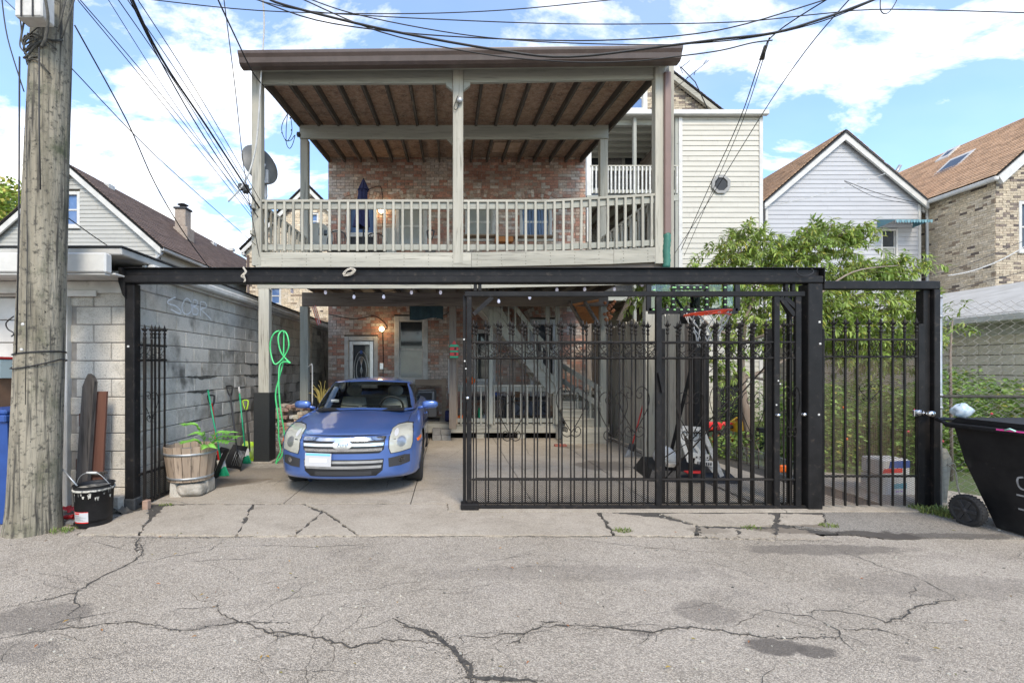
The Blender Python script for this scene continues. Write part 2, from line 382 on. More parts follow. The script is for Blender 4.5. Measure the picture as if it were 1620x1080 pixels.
M['osb'] = mk('roof_sheathing', (.26, .155, .11), (.42, .29, .21), 11, rough=.9, fine=(.42, .36, .29), fine_scale=30, streak=((.12, .08, .06), 5, (1, 1, 1), (.5, .75)), world=True)
M['gutter'] = mk('brown_gutter', (.065, .045, .037), (.09, .064, .054), 4, rough=.38, spots=(.09, .07, .055), spot_scale=5)
M['steel'] = mk('black_painted_steel', (.010, .0095, .0095), (.017, .016, .016), 6, rough=.42, spec=.15, spots=(.055, .045, .036), spot_scale=14, spot_ramp=(.57, .72), bump=.08, bscale=60)
M['iron'] = mk('black_wrought_iron', (.010, .0095, .009), (.022, .018, .015), 9, rough=.55, spec=.2, spots=(.06, .042, .03), spot_scale=20, spot_ramp=(.64, .75))
M['rustiron'] = mk('rusty_iron_mesh', (.07, .05, .038), (.14, .09, .06), 14, rough=.7)
M['galv'] = mk('galvanised_steel', (.42, .43, .43), (.30, .31, .31), 18, rough=.45, metal=.6, spots=(.30, .14, .06), spot_scale=4, spot_ramp=(.60, .72))
M['wirem'] = mk('chain_link_wire', (.36, .35, .32), (.22, .20, .17), 30, rough=.5)
M['white'] = mk('white_paint', (.55, .54, .50), (.45, .44, .41), 5, rough=.5, spots=(.42, .40, .36), spot_scale=6, spot_ramp=(.66, .8))
M['offwhite'] = mk('aged_white_paint', (.56, .55, .51), (.42, .41, .38), 7, rough=.6, spots=(.24, .23, .20), spot_scale=6, spot_ramp=(.6, .78))
M['cream'] = mk('cream_siding', (.47, .45, .385), (.43, .41, .35), 1.5, (1, 1, 4), rough=.55, rand=.05, streak=((.34, .32, .27), 2.5, (3, 1, .5), (.60, .85)))
M['greyside'] = mk('grey_siding', (.38, .375, .34), (.34, .335, .305), 1.5, (1, 1, 4), rough=.55, rand=.06, streak=((.27, .26, .23), 2.5, (3, 1, .5), (.58, .85)))
M['shaded_white'] = mk('shade_tinted_white_siding', (.40, .405, .415), (.365, .37, .38), 1.5, (1, 1, 4), rough=.55, rand=.05, streak=((.29, .29, .29), 2.5, (3, 1, .5), (.60, .85)))  # white boards; the bluish cast of shade is put into the colour
def glass_mat(name, tint, rough=.03, dark=True):
    return mk(name, tint, rough=rough, spec=1.0, coat=.6)
M['glass_dark'] = mk('window_glass_dark', (.025, .03, .035), (.05, .055, .06), 2, rough=.06, spec=.5)
M['glass_blue'] = mk('window_glass_sky', (.06, .12, .26), (.10, .17, .32), 2, rough=.06, spec=.9)
M['blind'] = mk('window_blind', (.32, .33, .29), (.26, .27, .24), 3, rough=.5, spec=.6, coat=.4)
M['curtain'] = mk('blue_curtain', (.10, .17, .30), (.20, .27, .38), 6, (6, 1, .3), rough=.6, coat=.3)
M['roof_brown'] = mk('brown_shingles', (.12, .08, .062), (.165, .115, .09), 14, (1, 1, 1), rough=.95, bump=.5, bscale=40, bdist=.01, fine=(.085, .06, .052), fine_scale=25, world=True, attr=True)
M['roof_tan'] = mk('tan_shingles', (.42, .265, .155), (.52, .34, .21), 9, (1, 1, 1), rough=.95, bump=.5, bscale=40, bdist=.01, fine=(.18, .105, .06), fine_scale=20, world=True, attr=True)
M['roof_grey'] = mk('grey_roofing', (.44, .43, .40), (.34, .33, .30), 3, rough=.9, world=True)
M['rubber'] = mk('tyre_rubber', (.018, .018, .019), (.03, .03, .03), 20, rough=.8)
M['blackplastic'] = mk('black_plastic', (.009, .009, .010), (.016, .016, .017), 8, rough=.5, spec=.3, bump=.15, bscale=160, spots=(.05, .048, .045), spot_scale=6, spot_ramp=(.6, .8))
M['chrome'] = mk('chrome', (.72, .73, .74), (.55, .55, .56), 12, rough=.16, metal=1)
M['silver'] = mk('satin_silver', (.60, .60, .60), (.50, .50, .50), 12, rough=.3, metal=.85)
M['bluepl'] = mk('blue_plastic', (.015, .055, .22), (.02, .07, .27), 5, rough=.4)
M['green'] = mk('green_plastic', (.01, .30, .14), (.015, .36, .17), 5, rough=.45)
M['hose'] = mk('green_hose', (.06, .52, .16), (.10, .62, .22), 8, rough=.4)
M['lime'] = mk('lime_plastic', (.38, .62, .03), (.45, .68, .05), 5, rough=.4)
M['red'] = mk('red_plastic', (.60, .025, .02), (.50, .02, .02), 5, rough=.4)
M['orange'] = mk('orange_plastic', (.85, .16, .01), (.75, .12, .01), 5, rough=.45)
M['yellow'] = mk('yellow_plastic', (.75, .48, .03), (.65, .4, .03), 5, rough=.45)
M['navy'] = mk('navy_fabric', (.022, .024, .075), (.035, .038, .11), 20, rough=.9)
M['darkfab'] = mk('dark_teal_fabric', (.012, .028, .032), (.02, .04, .045), 10, rough=.9)
M['stone'] = mk('rough_stone', (.42, .38, .32), (.27, .25, .21), 7, rough=1, bump=.9, bscale=22, bdist=.02)
M['label'] = mk('paper_label', (.47, .47, .47), rough=.5)
M['card'] = mk('cardboard', (.17, .095, .05), (.21, .12, .065), 6, rough=.9)
M['cable'] = mk('black_cable', (.012, .012, .013), rough=.6)
M['whitecable'] = mk('white_cable', (.5, .5, .48), (.36, .36, .34), 10, rough=.6)
M['rope'] = mk('rope', (.5, .46, .38), (.34, .31, .26), 60, rough=1)
M['leaf'] = mk('peach_leaf', (.175, .27, .05), (.31, .39, .085), 2, rough=.5, attr=True)
M['leaf2'] = mk('shrub_leaf', (.13, .235, .05), (.24, .34, .09), 2, rough=.55, attr=True)
M['bark'] = mk('bark', (.17, .13, .10), (.26, .21, .17), 12, (1, 1, .2), rough=.95, bump=.6, bscale=40, bdist=.01)
M['bulb'] = mk('white_bulb', (.85, .83, .95), rough=.25, emit=(.85, .8, 1), estr=.05)
M['lit'] = mk('lit_bulb', (1, .8, .5), rough=.3, emit=(1, .72, .38), estr=5)
M['neon'] = mk('neon_green_paint', (.26, .52, .20), rough=.5)
M['dish'] = mk('dish_grey', (.075, .083, .088), (.11, .12, .125), 6, rough=.5)
M['spray'] = mk('white_spray_paint', (.72, .72, .70), (.60, .60, .58), 30, rough=.9)
M['dirtline'] = mk('black_grime', (.035, .033, .028), (.09, .085, .07), 20, rough=1)
for m in bpy.data.materials: pass
def leaf_translucent(m):
    nt = m.node_tree; b = nt.nodes['Principled BSDF']; out = [n for n in nt.nodes if n.type == 'OUTPUT_MATERIAL'][0]
    t = nt.nodes.new('ShaderNodeBsdfTranslucent'); mixn = nt.nodes.new('ShaderNodeMixShader'); mixn.inputs[0].default_value = .3
    nt.links.new(b.inputs['Base Color'].links[0].from_socket, t.inputs['Color'])
    nt.links.new(b.outputs[0], mixn.inputs[1]); nt.links.new(t.outputs[0], mixn.inputs[2]); nt.links.new(mixn.outputs[0], out.inputs[0])
leaf_translucent(M['leaf']); leaf_translucent(M['leaf2'])
def car_glass():
    m = bpy.data.materials.new('car_glass'); m.use_nodes = True; nt = m.node_tree; N = nt.nodes; L = nt.links; N.clear()
    out = N.new('ShaderNodeOutputMaterial'); g = N.new('ShaderNodeBsdfGlossy'); g.inputs['Roughness'].default_value = .02; g.inputs['Color'].default_value = (.9, .95, .95, 1)
    t = N.new('ShaderNodeBsdfTransparent'); t.inputs['Color'].default_value = (.80, .87, .84, 1)
    lw = N.new('ShaderNodeFresnel'); lw.inputs['IOR'].default_value = 1.5
    mx = N.new('ShaderNodeMixShader'); L.new(lw.outputs[0], mx.inputs[0]); L.new(t.outputs[0], mx.inputs[1]); L.new(g.outputs[0], mx.inputs[2]); L.new(mx.outputs[0], out.inputs[0])
    return m
M['carglass'] = car_glass()
M['carpaint'] = mk('blue_car_paint', (.075, .145, .38), (.09, .165, .42), 3, rough=.30, metal=.4, coat=1.0, fine=(.05, .15, .5), fine_scale=900)
M['seat'] = mk('grey_seat_fabric', (.55, .53, .48), (.46, .44, .40), 20, rough=.9)
M['dash'] = mk('dark_dashboard', (.03, .03, .032), rough=.7)
M['headlight'] = mk('hazed_headlight', (.46, .455, .39), (.36, .36, .31), 6, rough=.12, coat=.8, spec=.8)
M['amber'] = mk('amber_lens', (.85, .16, .01), rough=.25, coat=.5)
# ================================================================== THE GROUND
def G(px, py, z=0.0):
    D = dg(py); return Vector((wx(px, D), D, z))
mb = MB(); mb.add([(-300, 4.0, -.03), (300, 4.0, -.03), (300, 320, -.03), (-300, 320, -.03)], [(0, 1, 2, 3)])
tag(mb.build('ground', M['soil']), kind='structure')
mb = MB()
def road_z(x, y): return -.004+.012*mnoise.noise(Vector((x*.35, y*.5, 0)))*(1 if y < 3.8 else .0)
NX, NY = 220, 60
def road(u, v):
    x = -9+18*u; y = -3+7.24*v
    return (x, y, 0.0+road_z(x, y))
mb.grid(road, NX, NY)
for a, b in ((-200, -9), (9, 200)): mb.add([(a, -3, -.004), (b, -3, -.004), (b, 4.24, -.004), (a, 4.24, -.004)], [(0, 1, 2, 3)])
mb.add([(-200, -60, -.004), (200, -60, -.004), (200, -3, -.004), (-200, -3, -.004)], [(0, 1, 2, 3)])
mb.add([(-200, 4.24, -.006), (-3.3, 4.24, -.006), (-3.3, 5.1, -.006), (-200, 5.1, -.006)], [(0, 1, 2, 3)])
alley = tag(mb.build('alley_asphalt', M['asphalt']), kind='structure')

drive = thing('concrete_driveway', None, None, (0, 7, 0)); drive['kind'] = 'structure'
m = MB(); m.add([(-3.5, 4.26, .002), (5.4, 4.26, .002), (4.6, 10.1, .002), (-3.5, 10.1, .002)], [(0, 1, 2, 3)]); m.build('sub_base', M['crack'], drive)
def jag(p, q, n, a, seed):
    rnd = random.Random(seed); out = []
    for i in range(n):
        t = i/n; x = p[0]+(q[0]-p[0])*t; y = p[1]+(q[1]-p[1])*t
        if i: x += rnd.uniform(-a, a); y += rnd.uniform(-a, a)
        out.append((x, y))
    return out
def slab(corners, z=.012, seed=0, a=.006, mat='concrete', n=10):
    poly = []; z += .0005*(seed % 9); a = a*2.2 if seed < 20 else a; n = 16 if seed < 20 else n
    for i in range(len(corners)): poly += jag(corners[i], corners[(i+1) % len(corners)], n, a, seed*7+i)
    m = MB(); m.prism(poly, -.12, z, 'z'); return m.build('slab', M[mat], drive)
y1 = 4.22; g = .006
# apron in front of the gate, broken along its real cracks
def g2(px, py): p = G(px, py); return (p.x, p.y)
slab([g2(124, 846), g2(218, 846), g2(236, 822), g2(232, 806), (-3.42, 4.86), (-3.5, 4.62)], seed=1, a=.01)
slab([g2(222, 846), g2(372, 848), g2(398, 799.5), g2(300, 799.5), g2(262, 802), g2(240, 824)], seed=2, a=.01)
slab([g2(377, 848), g2(463, 848), g2(506, 812), g2(478, 799.5), g2(403, 799.5)], seed=3, a=.01)
slab([g2(468, 848), g2(563, 848), g2(512, 812)], seed=4, a=.008)
slab([g2(568, 848), g2(968, 847), g2(944, 812), g2(710, 812), g2(707, 799), g2(484, 799), g2(516, 811)], seed=5, a=.008)
slab([g2(973, 847), g2(1098, 849), g2(1100, 833), g2(1040, 820), g2(950, 811.5)], seed=6, a=.008)
slab([g2(1104, 832), g2(1218, 834), g2(1226, 818), g2(1212, 813), g2(1045, 814)], seed=7, a=.008, z=.010)
slab([g2(1106, 849), g2(1160, 852), g2(1168, 837), g2(1106, 835)], seed=8, a=.012, z=.003, mat='concrete')
slab([g2(1166, 852), g2(1222, 853), g2(1226, 836), g2(1172, 837)], seed=9, a=.012, z=.005)
slab([g2(1228, 852), g2(1318, 852), g2(1262, 836), g2(1232, 834)], seed=10, a=.012, z=.002)
slab([g2(1232, 829), g2(1300, 836), g2(1302, 815), g2(1236, 813)], seed=11, a=.008, z=.008)
slab([g2(1250, 833), g2(1340, 846), g2(1400, 852), g2(1640, 852), (5.6, 4.25), (5.6, 5.02), g2(1302, 806.5), g2(1304, 834)], seed=12, a=.01, z=.006, mat='patch')
# threshold under the gate, then the yard slabs
slab([(-.02, 4.9), (3.62, 4.9), (3.62, 5.19), (-.02, 5.19)], z=.018, seed=20, a=.004)
slab([(3.63, 4.9), (5.4, 4.9), (5.4, 5.12), (3.63, 5.12)], z=.018, seed=21, a=.004)
xs = [-3.45, -1.9, -.45, .95, 2.3, 3.45]
ys = [5.20, 6.35, 7.6, 8.8, 10.1]
for i in range(5):
    for j in range(4):
        x0, x1, yy0, yy1 = xs[i]+g, xs[i+1]-g, ys[j]+g, ys[j+1]-g
        z = .012+.003*((i*3+j*5) % 3)
        slab([(x0, yy0), (x1, yy0), (x1, yy1), (x0, yy1)], z=z, seed=30+i*5+j, a=.003, n=6)
slab([(3.5, 5.14), (4.62, 5.14), (4.1, 10), (3.5, 10)], z=.012, seed=60, a=.004)
slab([(4.9, 5.14), (6.6, 5.14), (5.9, 6.6), (5.0, 7.1)], z=.01, seed=61, a=.006)

# cracks: ragged strips of crumbled dark fill lying in the surface
def crack(pts, w, z, seed, mb):
    rnd = random.Random(seed); P = []
    for i in range(len(pts)-1):
        a, b = pts[i], pts[i+1]; L_ = (b-a).length; n = max(2, int(L_/.035))
        for k in range(n):
            p = a.lerp(b, k/n)
            if i+k: p = p+Vector((rnd.uniform(-1, 1), rnd.uniform(-1, 1), 0))*.012+Vector((mnoise.noise(p*3+Vector((seed, 0, 0))), mnoise.noise(p*3+Vector((0, seed, 5))), 0))*.03
            P.append(p)
    P.append(pts[-1]); vs = []; n = len(P)
    if w > .0022 and n > 12:
        for k in range(int(n/9)):
            i = rnd.randint(1, n-2); a = rnd.uniform(0, 6.28); l = rnd.uniform(.10, .42); q = P[i]; q2 = q+Vector((math.cos(a), math.sin(a)*.6, 0))*l; q3 = q2+Vector((math.cos(a+rnd.uniform(-.8, .8)), math.sin(a), 0))*l*.6
            if (q.y > 4.2) == (q2.y > 4.2) == (q3.y > 4.2): crack([q, q2, q3], .0021 if w > .005 else .0014, z, seed*31+k, mb)
    for i, p in enumerate(P):
        d = (P[min(i+1, n-1)]-P[max(i-1, 0)]); d = d.normalized() if d.length else Vector((1, 0, 0)); s = Vector((-d.y, d.x, 0))
        ww = w*(.62 if w < .011 else .95)*(.3+1.2*rnd.random())*min(1, .25+3*min(i, n-1-i)/n)
        zz = z+(road_z(p.x, p.y) if p.y < 4.1 else 0)
        if w > .0055:
            for _ in range(3 if w < .01 else 7):
                q = p+s*rnd.gauss(0, w*1.7)+d*rnd.uniform(-.02, .02); e = rnd.uniform(.0015, .0055)
                mb.add([(q.x-e, q.y-e*.7, zz-.0005), (q.x+e, q.y-e*.5, zz-.0005), (q.x+e*.7, q.y+e, zz-.0005), (q.x-e*.8, q.y+e*.6, zz-.0005)], [(0, 1, 2, 3)])
        vs += [(p.x-s.x*ww, p.y-s.y*ww, zz), (p.x+s.x*ww, p.y+s.y*ww, zz)]
    mb.add(vs, [(2*i, 2*i+2, 2*i+3, 2*i+1) for i in range(n-1)])
mb = MB(); rf = random.Random(404)
for k in range(34):
    px, py = rf.uniform(0, 1620), rf.uniform(860, 1070); a = rf.uniform(-.5, .5)+(3.14 if rf.random() < .5 else 0); P_ = [G(px, py)]
    for j in range(rf.randint(3, 7)): a += rf.uniform(-.6, .6); P_.append(P_[-1]+Vector((math.cos(a), math.sin(a)*.8, 0))*rf.uniform(.10, .3))
    if max(p.y for p in P_) < 4.15: crack(P_, rf.choice((.0016, .002, .003)), .004, 500+k, mb)
CR = [([(0, 960), (60, 948), (122, 934), (160, 912), (200, 893), (228, 872), (215, 852)], .008), ([(215, 872), (222, 850)], .012),
      ([(122, 934), (120, 948), (125, 958), (105, 972)], .006), ([(200, 895), (260, 882), (330, 870), (352, 852)], .005),
      ([(300, 866), (380, 862), (460, 864), (560, 862), (640, 858)], .003), ([(140, 855), (205, 870)], .003),
      ([(0, 1008), (45, 998), (130, 992), (205, 983), (250, 990), (285, 996)], .006), ([(265, 998), (320, 994), (385, 984), (420, 984), (455, 984)], .006),
      ([(345, 952), (352, 970), (385, 982), (430, 1000), (470, 1002), (520, 1010), (560, 1022), (610, 1012), (660, 1014), (700, 1018)], .009),
      ([(345, 960), (290, 962), (262, 966)], .004), ([(440, 1000), (435, 1018)], .004), ([(425, 992), (440, 1008), (480, 1004)], .006),
      ([(568, 994), (600, 988), (620, 980)], .005), ([(625, 980), (640, 990), (672, 998), (700, 1014), (715, 1028), (740, 1050), (745, 1080)], .016),
      ([(640, 991), (680, 1000), (705, 1018), (730, 1040), (752, 1072)], .011), ([(705, 1012), (725, 1006), (770, 1008), (830, 1002), (860, 992), (900, 990), (940, 990), (985, 995), (1030, 1000), (1060, 994), (1120, 996), (1170, 1002), (1230, 1008), (1290, 1008), (1330, 1006)], .008),
      ([(735, 1072), (790, 1074), (850, 1080)], .015), ([(1030, 1000), (1022, 1010), (1015, 1018)], .006), ([(830, 1003), (822, 1014), (805, 1020)], .006), ([(860, 986), (885, 984)], .01),
      ([(1290, 860), (1330, 872), (1400, 896), (1450, 910), (1480, 930), (1520, 946), (1620, 968)], .004), ([(1075, 872), (1130, 888), (1180, 905), (1220, 930)], .0025),
      ([(1180, 958), (1240, 970), (1285, 974), (1300, 982), (1325, 996), (1335, 1012), (1352, 1030)], .005), ([(1285, 974), (1292, 964), (1330, 966), (1390, 978), (1402, 984), (1440, 974)], .005),
      ([(1335, 996), (1390, 994), (1410, 1000), (1440, 1012)], .006), ([(1402, 984), (1418, 978), (1440, 972), (1438, 960), (1470, 955), (1510, 944)], .008), ([(1448, 918), (1444, 940), (1450, 955)], .003), ([(1440, 978), (1480, 982), (1540, 990)], .003),
      ([(900, 852), (1000, 862), (1075, 872)], .003), ([(480, 848), (700, 848), (960, 848), (1100, 850), (1330, 856)], .006), ([(150, 848), (300, 850), (480, 848)], .006)]
for i, (pts, w) in enumerate(CR): crack([G(*p) for p in pts], w, .004, i+1, mb)
o = mb.build('asphalt_cracks', M['crack'], alley); o['kind'] = 'stuff'
mb = MB()
CC = [([(695, 730), (720, 720), (735, 708)], .004), ([(670, 739), (690, 739), (728, 742)], .004), ([(430, 770), (445, 763), (452, 758)], .003), ([(738, 771), (680, 775), (600, 787)], .004), ([(610, 778), (614, 760)], .004),
      ([(828, 700), (835, 715), (842, 726)], .005), ([(820, 738), (832, 748)], .004), ([(250, 792), (300, 800), (330, 800)], .005)]
for i, (pts, w) in enumerate(CC): crack([G(*p) for p in pts], w, .022, i+50, mb)
o = mb.build('driveway_cracks', M['crack'], drive); o['kind'] = 'stuff'

m = MB(); pl_ = []
P_ = [g2(*p) for p in ((322, 777), (352, 772), (392, 766), (430, 759), (462, 750), (470, 740), (436, 729), (400, 729), (370, 738), (345, 748), (322, 765))]; pl_ = []
for i in range(len(P_)): pl_ += jag(P_[i], P_[(i+1) % len(P_)], 6, .015, i+90)
m.prism(pl_, .005, .0195, 'z'); tag(m.build('packed_dirt', mk('packed_dirt', (.12, .092, .062), (.19, .155, .115), 4, rough=1, bump=.5, bscale=60, world=True)), kind='structure')
# tufts of grass and weeds in the joints
mb = MB()
def tuft(x, y, z, r, h, n, mb, rnd):
    for i in range(n):
        a = rnd.uniform(0, 6.28); rr_ = r*rnd.random()**.5; bx, by = x+rr_*math.cos(a), y+rr_*.6*math.sin(a); l = h*rnd.uniform(.4, 1); ln = rnd.uniform(.2, 1.1)
        b = rnd.uniform(0, 6.28); dx, dy = math.cos(b)*l*ln, math.sin(b)*l*ln; w = .0035
        px_, py_ = -math.sin(b)*w, math.cos(b)*w; t = rnd.uniform(.6, 1.3); mb.tint = (t, t, t*.9)
        mb.add([(bx-px_, by-py_, z), (bx+px_, by+py_, z), (bx+dx*.5+px_, by+dy*.5+py_, z+l*.7), (bx+dx*.5-px_, by+dy*.5-py_, z+l*.7), (bx+dx, by+dy, z+l*.85)], [(0, 1, 2, 3), (3, 2, 4)])
rnd = random.Random(5)
for px, py, r, h, n in ((985, 842, .09, .05, 110), (1190, 836, .10, .03, 60), (1310, 833, .10, .035, 80), (95, 842, .10, .05, 60), (110, 838, .08, .04, 50), (1480, 812, .16, .10, 200), (1505, 818, .12, .10, 140), (1452, 806, .1, .08, 90), (262, 800, .08, .04, 30), (930, 846, .02, .02, 10)):
    p = G(px, py); tuft(p.x, p.y, .004, r, h, n, mb, rnd)
tag(mb.build('weeds', M['grass']), kind='stuff')
M['grass'].node_tree  # blades carry a tint attribute
# small stones and grit
mb = MB(); rnd = random.Random(9)
for i in range(420):
    px = rnd.uniform(0, 1620); py = rnd.uniform(850, 1078) if i > 120 else rnd.uniform(800, 850); p = G(px, py); s = rnd.uniform(.002, .008); t = rnd.uniform(.3, 1.6); mb.tint = (t, t, t*.92)
    mb.cbox((p.x, p.y, road_z(p.x, p.y)+.012*(p.y > 4.2)+s*.3), s*2, s*1.6, s, Matrix.Rotation(rnd.uniform(0, 3), 3, 'Z'))
tag(mb.build('gravel_grit', mk('grit', (.32, .30, .27), rough=1, attr=True)), kind='stuff')
mb = MB(); rnd = random.Random(19)
for i in range(60):
    p = G(rnd.uniform(0, 1620), rnd.uniform(800, 1075)); s = rnd.uniform(.008, .022); a = rnd.uniform(0, 6); mb.tint = (rnd.uniform(.6, 1.3), rnd.uniform(.6, 1.1), .7)
    c, s_ = math.cos(a), math.sin(a); z = .018+road_z(p.x, p.y)
    mb.add([(p.x-c*s, p.y-s_*s, z), (p.x+s_*s*.35, p.y-c*s*.35, z+.006), (p.x+c*s, p.y+s_*s, z+.002), (p.x-s_*s*.35, p.y+c*s*.35, z+.007)], [(0, 1, 2), (0, 2, 3)])
tag(mb.build('fallen_leaves', mk('dry_leaf', (.30, .20, .07), rough=.9, attr=True)), kind='stuff')
# lawn beyond the driveway on the right and behind the houses
mb = MB(); mb.add([(4.75, 5.6, -.01), (10.6, 5.6, -.01), (10.6, 16.8, -.01), (4.75, 16.8, -.01)], [(0, 1, 2, 3)])
tag(mb.build('garden_bed', mk('garden_ground', (.13, .14, .06), (.08, .13, .03), 9, rough=1, bump=.8, bscale=40, bdist=.03, world=True)), kind='structure')
# ================================================================== BRICKWORK
def brick_pal(rnd, kind, n=.5):
    r = rnd.random()
    if kind == 'red':
        c = (.50, .21, .14) if r < .30 else (.58, .29, .20) if r < .48 else (.38, .22, .165) if r < .62 else (.55, .42, .33) if r < .84 else (.70, .62, .54)
        if n > .60: c = tuple(a*.6+b*.4 for a, b in zip(c, (.56, .48, .40)))
        if n > .72: c = tuple(a*.35+b*.65 for a, b in zip(c, (.68, .62, .56)))
        if n < .40: c = tuple(a*.75 for a in c)
        c = tuple(a*.74+b*.26 for a, b in zip(c, (.50, .42, .35)))
    elif kind == 'tan': c = (.68, .57, .41) if r < .6 else (.74, .64, .49) if r < .9 else (.36, .28, .20) if r < .97 else (.16, .13, .11)
    elif kind == 'tandark': c = (.50, .43, .32) if r < .6 else (.42, .35, .26) if r < .8 else (.22, .18, .15) if r < .92 else (.11, .09, .08)
    elif kind == 'grey': c = (.19, .185, .18) if r < .6 else (.24, .235, .225)
    else: c = (.4, .3, .2)
    k = rnd.uniform(.86, 1.14); return tuple(x*k for x in c)
UNIT_BRICKS = {}
def brick_wall(parent, origin, u, length, z0, z1, kind, openings=(), bw=.205, bh=.064, jt=.011, proud=.012, depth=.05, mat='brick', single=None, top=None, seed=1, mortar='mortar'):
    """openings: (u0,u1,z0,z1). u is the unit vector along the wall; the outer face looks to u x z. single(uc,zc): lay this brick as its own part"""
    rnd = random.Random(seed); u = Vector(u).normalized(); nrm = u.cross(Vector((0, 0, 1))); O = Vector(origin)
    rotM = Matrix((u, -nrm, Vector((0, 0, 1)))).transposed()
    row = 0; z = z0; joined = MB(); count = 0; mort = MB()
    def cut(segs, zz, hh):
        for (p, q, r_, s_) in openings:
            if zz+hh > r_ and zz < s_: segs = [t for (c, d) in segs for t in (((c, d),) if d <= p or c >= q else tuple(x for x in ((c, p), (q, d)) if x[1]-x[0] > .02))]
        return segs
    while z < z1-.01:
        hz = min(bh, z1-z); off = (bw/2 if row % 2 else 0)
        if row % 6 == 5: step = bw/2
        else: step = bw
        ua, ub = 0, length
        if top:
            while ua < length and top(ua) < z+hz: ua += .04
            while ub > ua and top(ub) < z+hz: ub -= .04
        for (c, d) in cut([(ua, ub)], z, hz) if ub > ua else []: P0 = O+u*((c+d)/2); mort.cbox((P0.x-nrm.x*.055, P0.y-nrm.y*.055, z+hz/2), d-c, .11, hz, rotM)
        x = -off
        while x < length:
            a, b = max(x, 0), min(x+step-jt, length); x += step
            if b-a < .02: continue
            for (c, d) in cut([(a, b)], z, hz):
                if top and z+hz > top((c+d)/2): continue
                uc, zc = (c+d)/2, z+hz/2; P0 = O+u*uc
                n = mnoise.noise(Vector((P0.x*.9+seed*3, P0.y*.9, zc*.9)))*.5+.5
                n += .35*mnoise.noise(Vector((P0.x*3+seed*3, P0.y*3, zc*3)))
                col = brick_pal(rnd, kind, n); jz = rnd.uniform(-.002, .002); pr = proud+rnd.uniform(-.005, .006)
                cx, cy = P0.x+nrm.x*(pr-depth/2), P0.y+nrm.y*(pr-depth/2)
                if single and single(uc, zc) and count < 300:
                    count += 1
                    key = (kind, round((d-c), 2), tuple(round(t, 1) for t in col), rnd.randint(0, 1))
                    if key not in UNIT_BRICKS:
                        m = MB(); m.tint = col; m.bbox(-(d-c)/2, -depth/2, -hz/2+.004, (d-c)/2, depth/2, hz/2-.004, .006); UNIT_BRICKS[key] = m.mesh('brick', M[mat])
                    inst('brick', UNIT_BRICKS[key], parent, (cx, cy, zc+jz), rotM)
                else:
                    joined.tint = col; joined.cbox((cx, cy, zc+jz), d-c, depth, hz-.009, rotM)
        z += bh+.010 if False else bh; row += 1
    mort.build('mortar_bed', M[mortar], parent)['kind'] = 'stuff'
    o = joined.build('brick_courses', M[mat], parent); o['kind'] = 'stuff'
    return o
def arch(parent, xc, w, z, y, kind='red', rise=.12, h=.2, seed=3, n=None):
    """segmental arch of soldier bricks"""
    rnd = random.Random(seed); m = MB(); Rr = (w*w/4+rise*rise)/(2*rise); th = math.asin(w/2/Rr); n = n or int(w*1.02/.072)
    for ring in range(2):
        for i in range(n):
            a = -th+2*th*(i+.5)/n; r = Rr+h/4+ring*h/2
            c = Vector((xc+math.sin(a)*r, y, z-Rr+rise+math.cos(a)*r-.0)); m.tint = brick_pal(rnd, kind, .5+rnd.uniform(-.1, .25))
            m.cbox(c, 2*th*r/n-.012, .06, h/2-.012, Matrix.Rotation(a, 3, 'Y'))
    return m.build('brick_arch', M['brick'], parent)

# ------------------------------------------------------------------ the brick house
HY = 11.75; hx0, hx1 = wx(519.5, HY), wx(926, HY)
house = thing('brick_house', 'red and soot stained brick house behind the wooden porch, lamp glowing by its lower door', 'house', (0, HY+.1, 0))
m = MB(); m.box(hx0+.02, HY+.13, -.02, hx1-.02, HY+.3, 7.05); m.build('wall', M['mortar_dark'], house)
m = MB(); m.box(hx0+.02, HY+.3, -.02, hx1-.02, HY+12, 6.86); m.build('rear_wall', M['mortar_dark'], house)
DOOR = (547, 598, 534, 2); 
def rect(px0, px1, py0, py1, D=HY): return (wx(px0, D), wx(px1, D), wz(py1, D), wz(py0, D))
openings = {'ldoor': rect(545, 598, 532, 665), 'lwin': rect(624, 677, 500, 604), 'lwin2': rect(748, 784, 521, 604), 'ldoor2': rect(838, 880, 505, 640),
            'udoor': rect(548, 597, 322, 400), 'uwin1': rect(626, 676, 322, 391), 'uwin2': rect(736, 784, 322, 378), 'uwin3': rect(822, 873, 322, 378)}
ops = [(a-hx0, b-hx0, c, d) for a, b, c, d in openings.values()]
ops[4] = (ops[4][0], ops[4][1], 3.45, ops[4][3])
def single(uc, zc):
    X = hx0+uc; px = CX+X*F/HY; py = CY-(zc-EYE)*F/HY
    return (526 < px < 700 and 262 < py < 306) or (740 < px < 905 and 262 < py < 300 and False)
brick_wall(house, (hx0, HY, 0), (1, 0, 0), hx1-hx0, 0, 7.05, 'red', ops, single=single, bw=.22, bh=.0755, seed=4)
for k, (n_, r_) in enumerate((('uwin1', .13), ('uwin2', .13), ('uwin3', .13), ('udoor', .13), ('lwin', .1), ('ldoor2', .12))):
    a, b, c, d = openings[n_]; arch(house, (a+b)/2, (b-a)+.12, d+.02, HY-.005, seed=k, rise=r_)
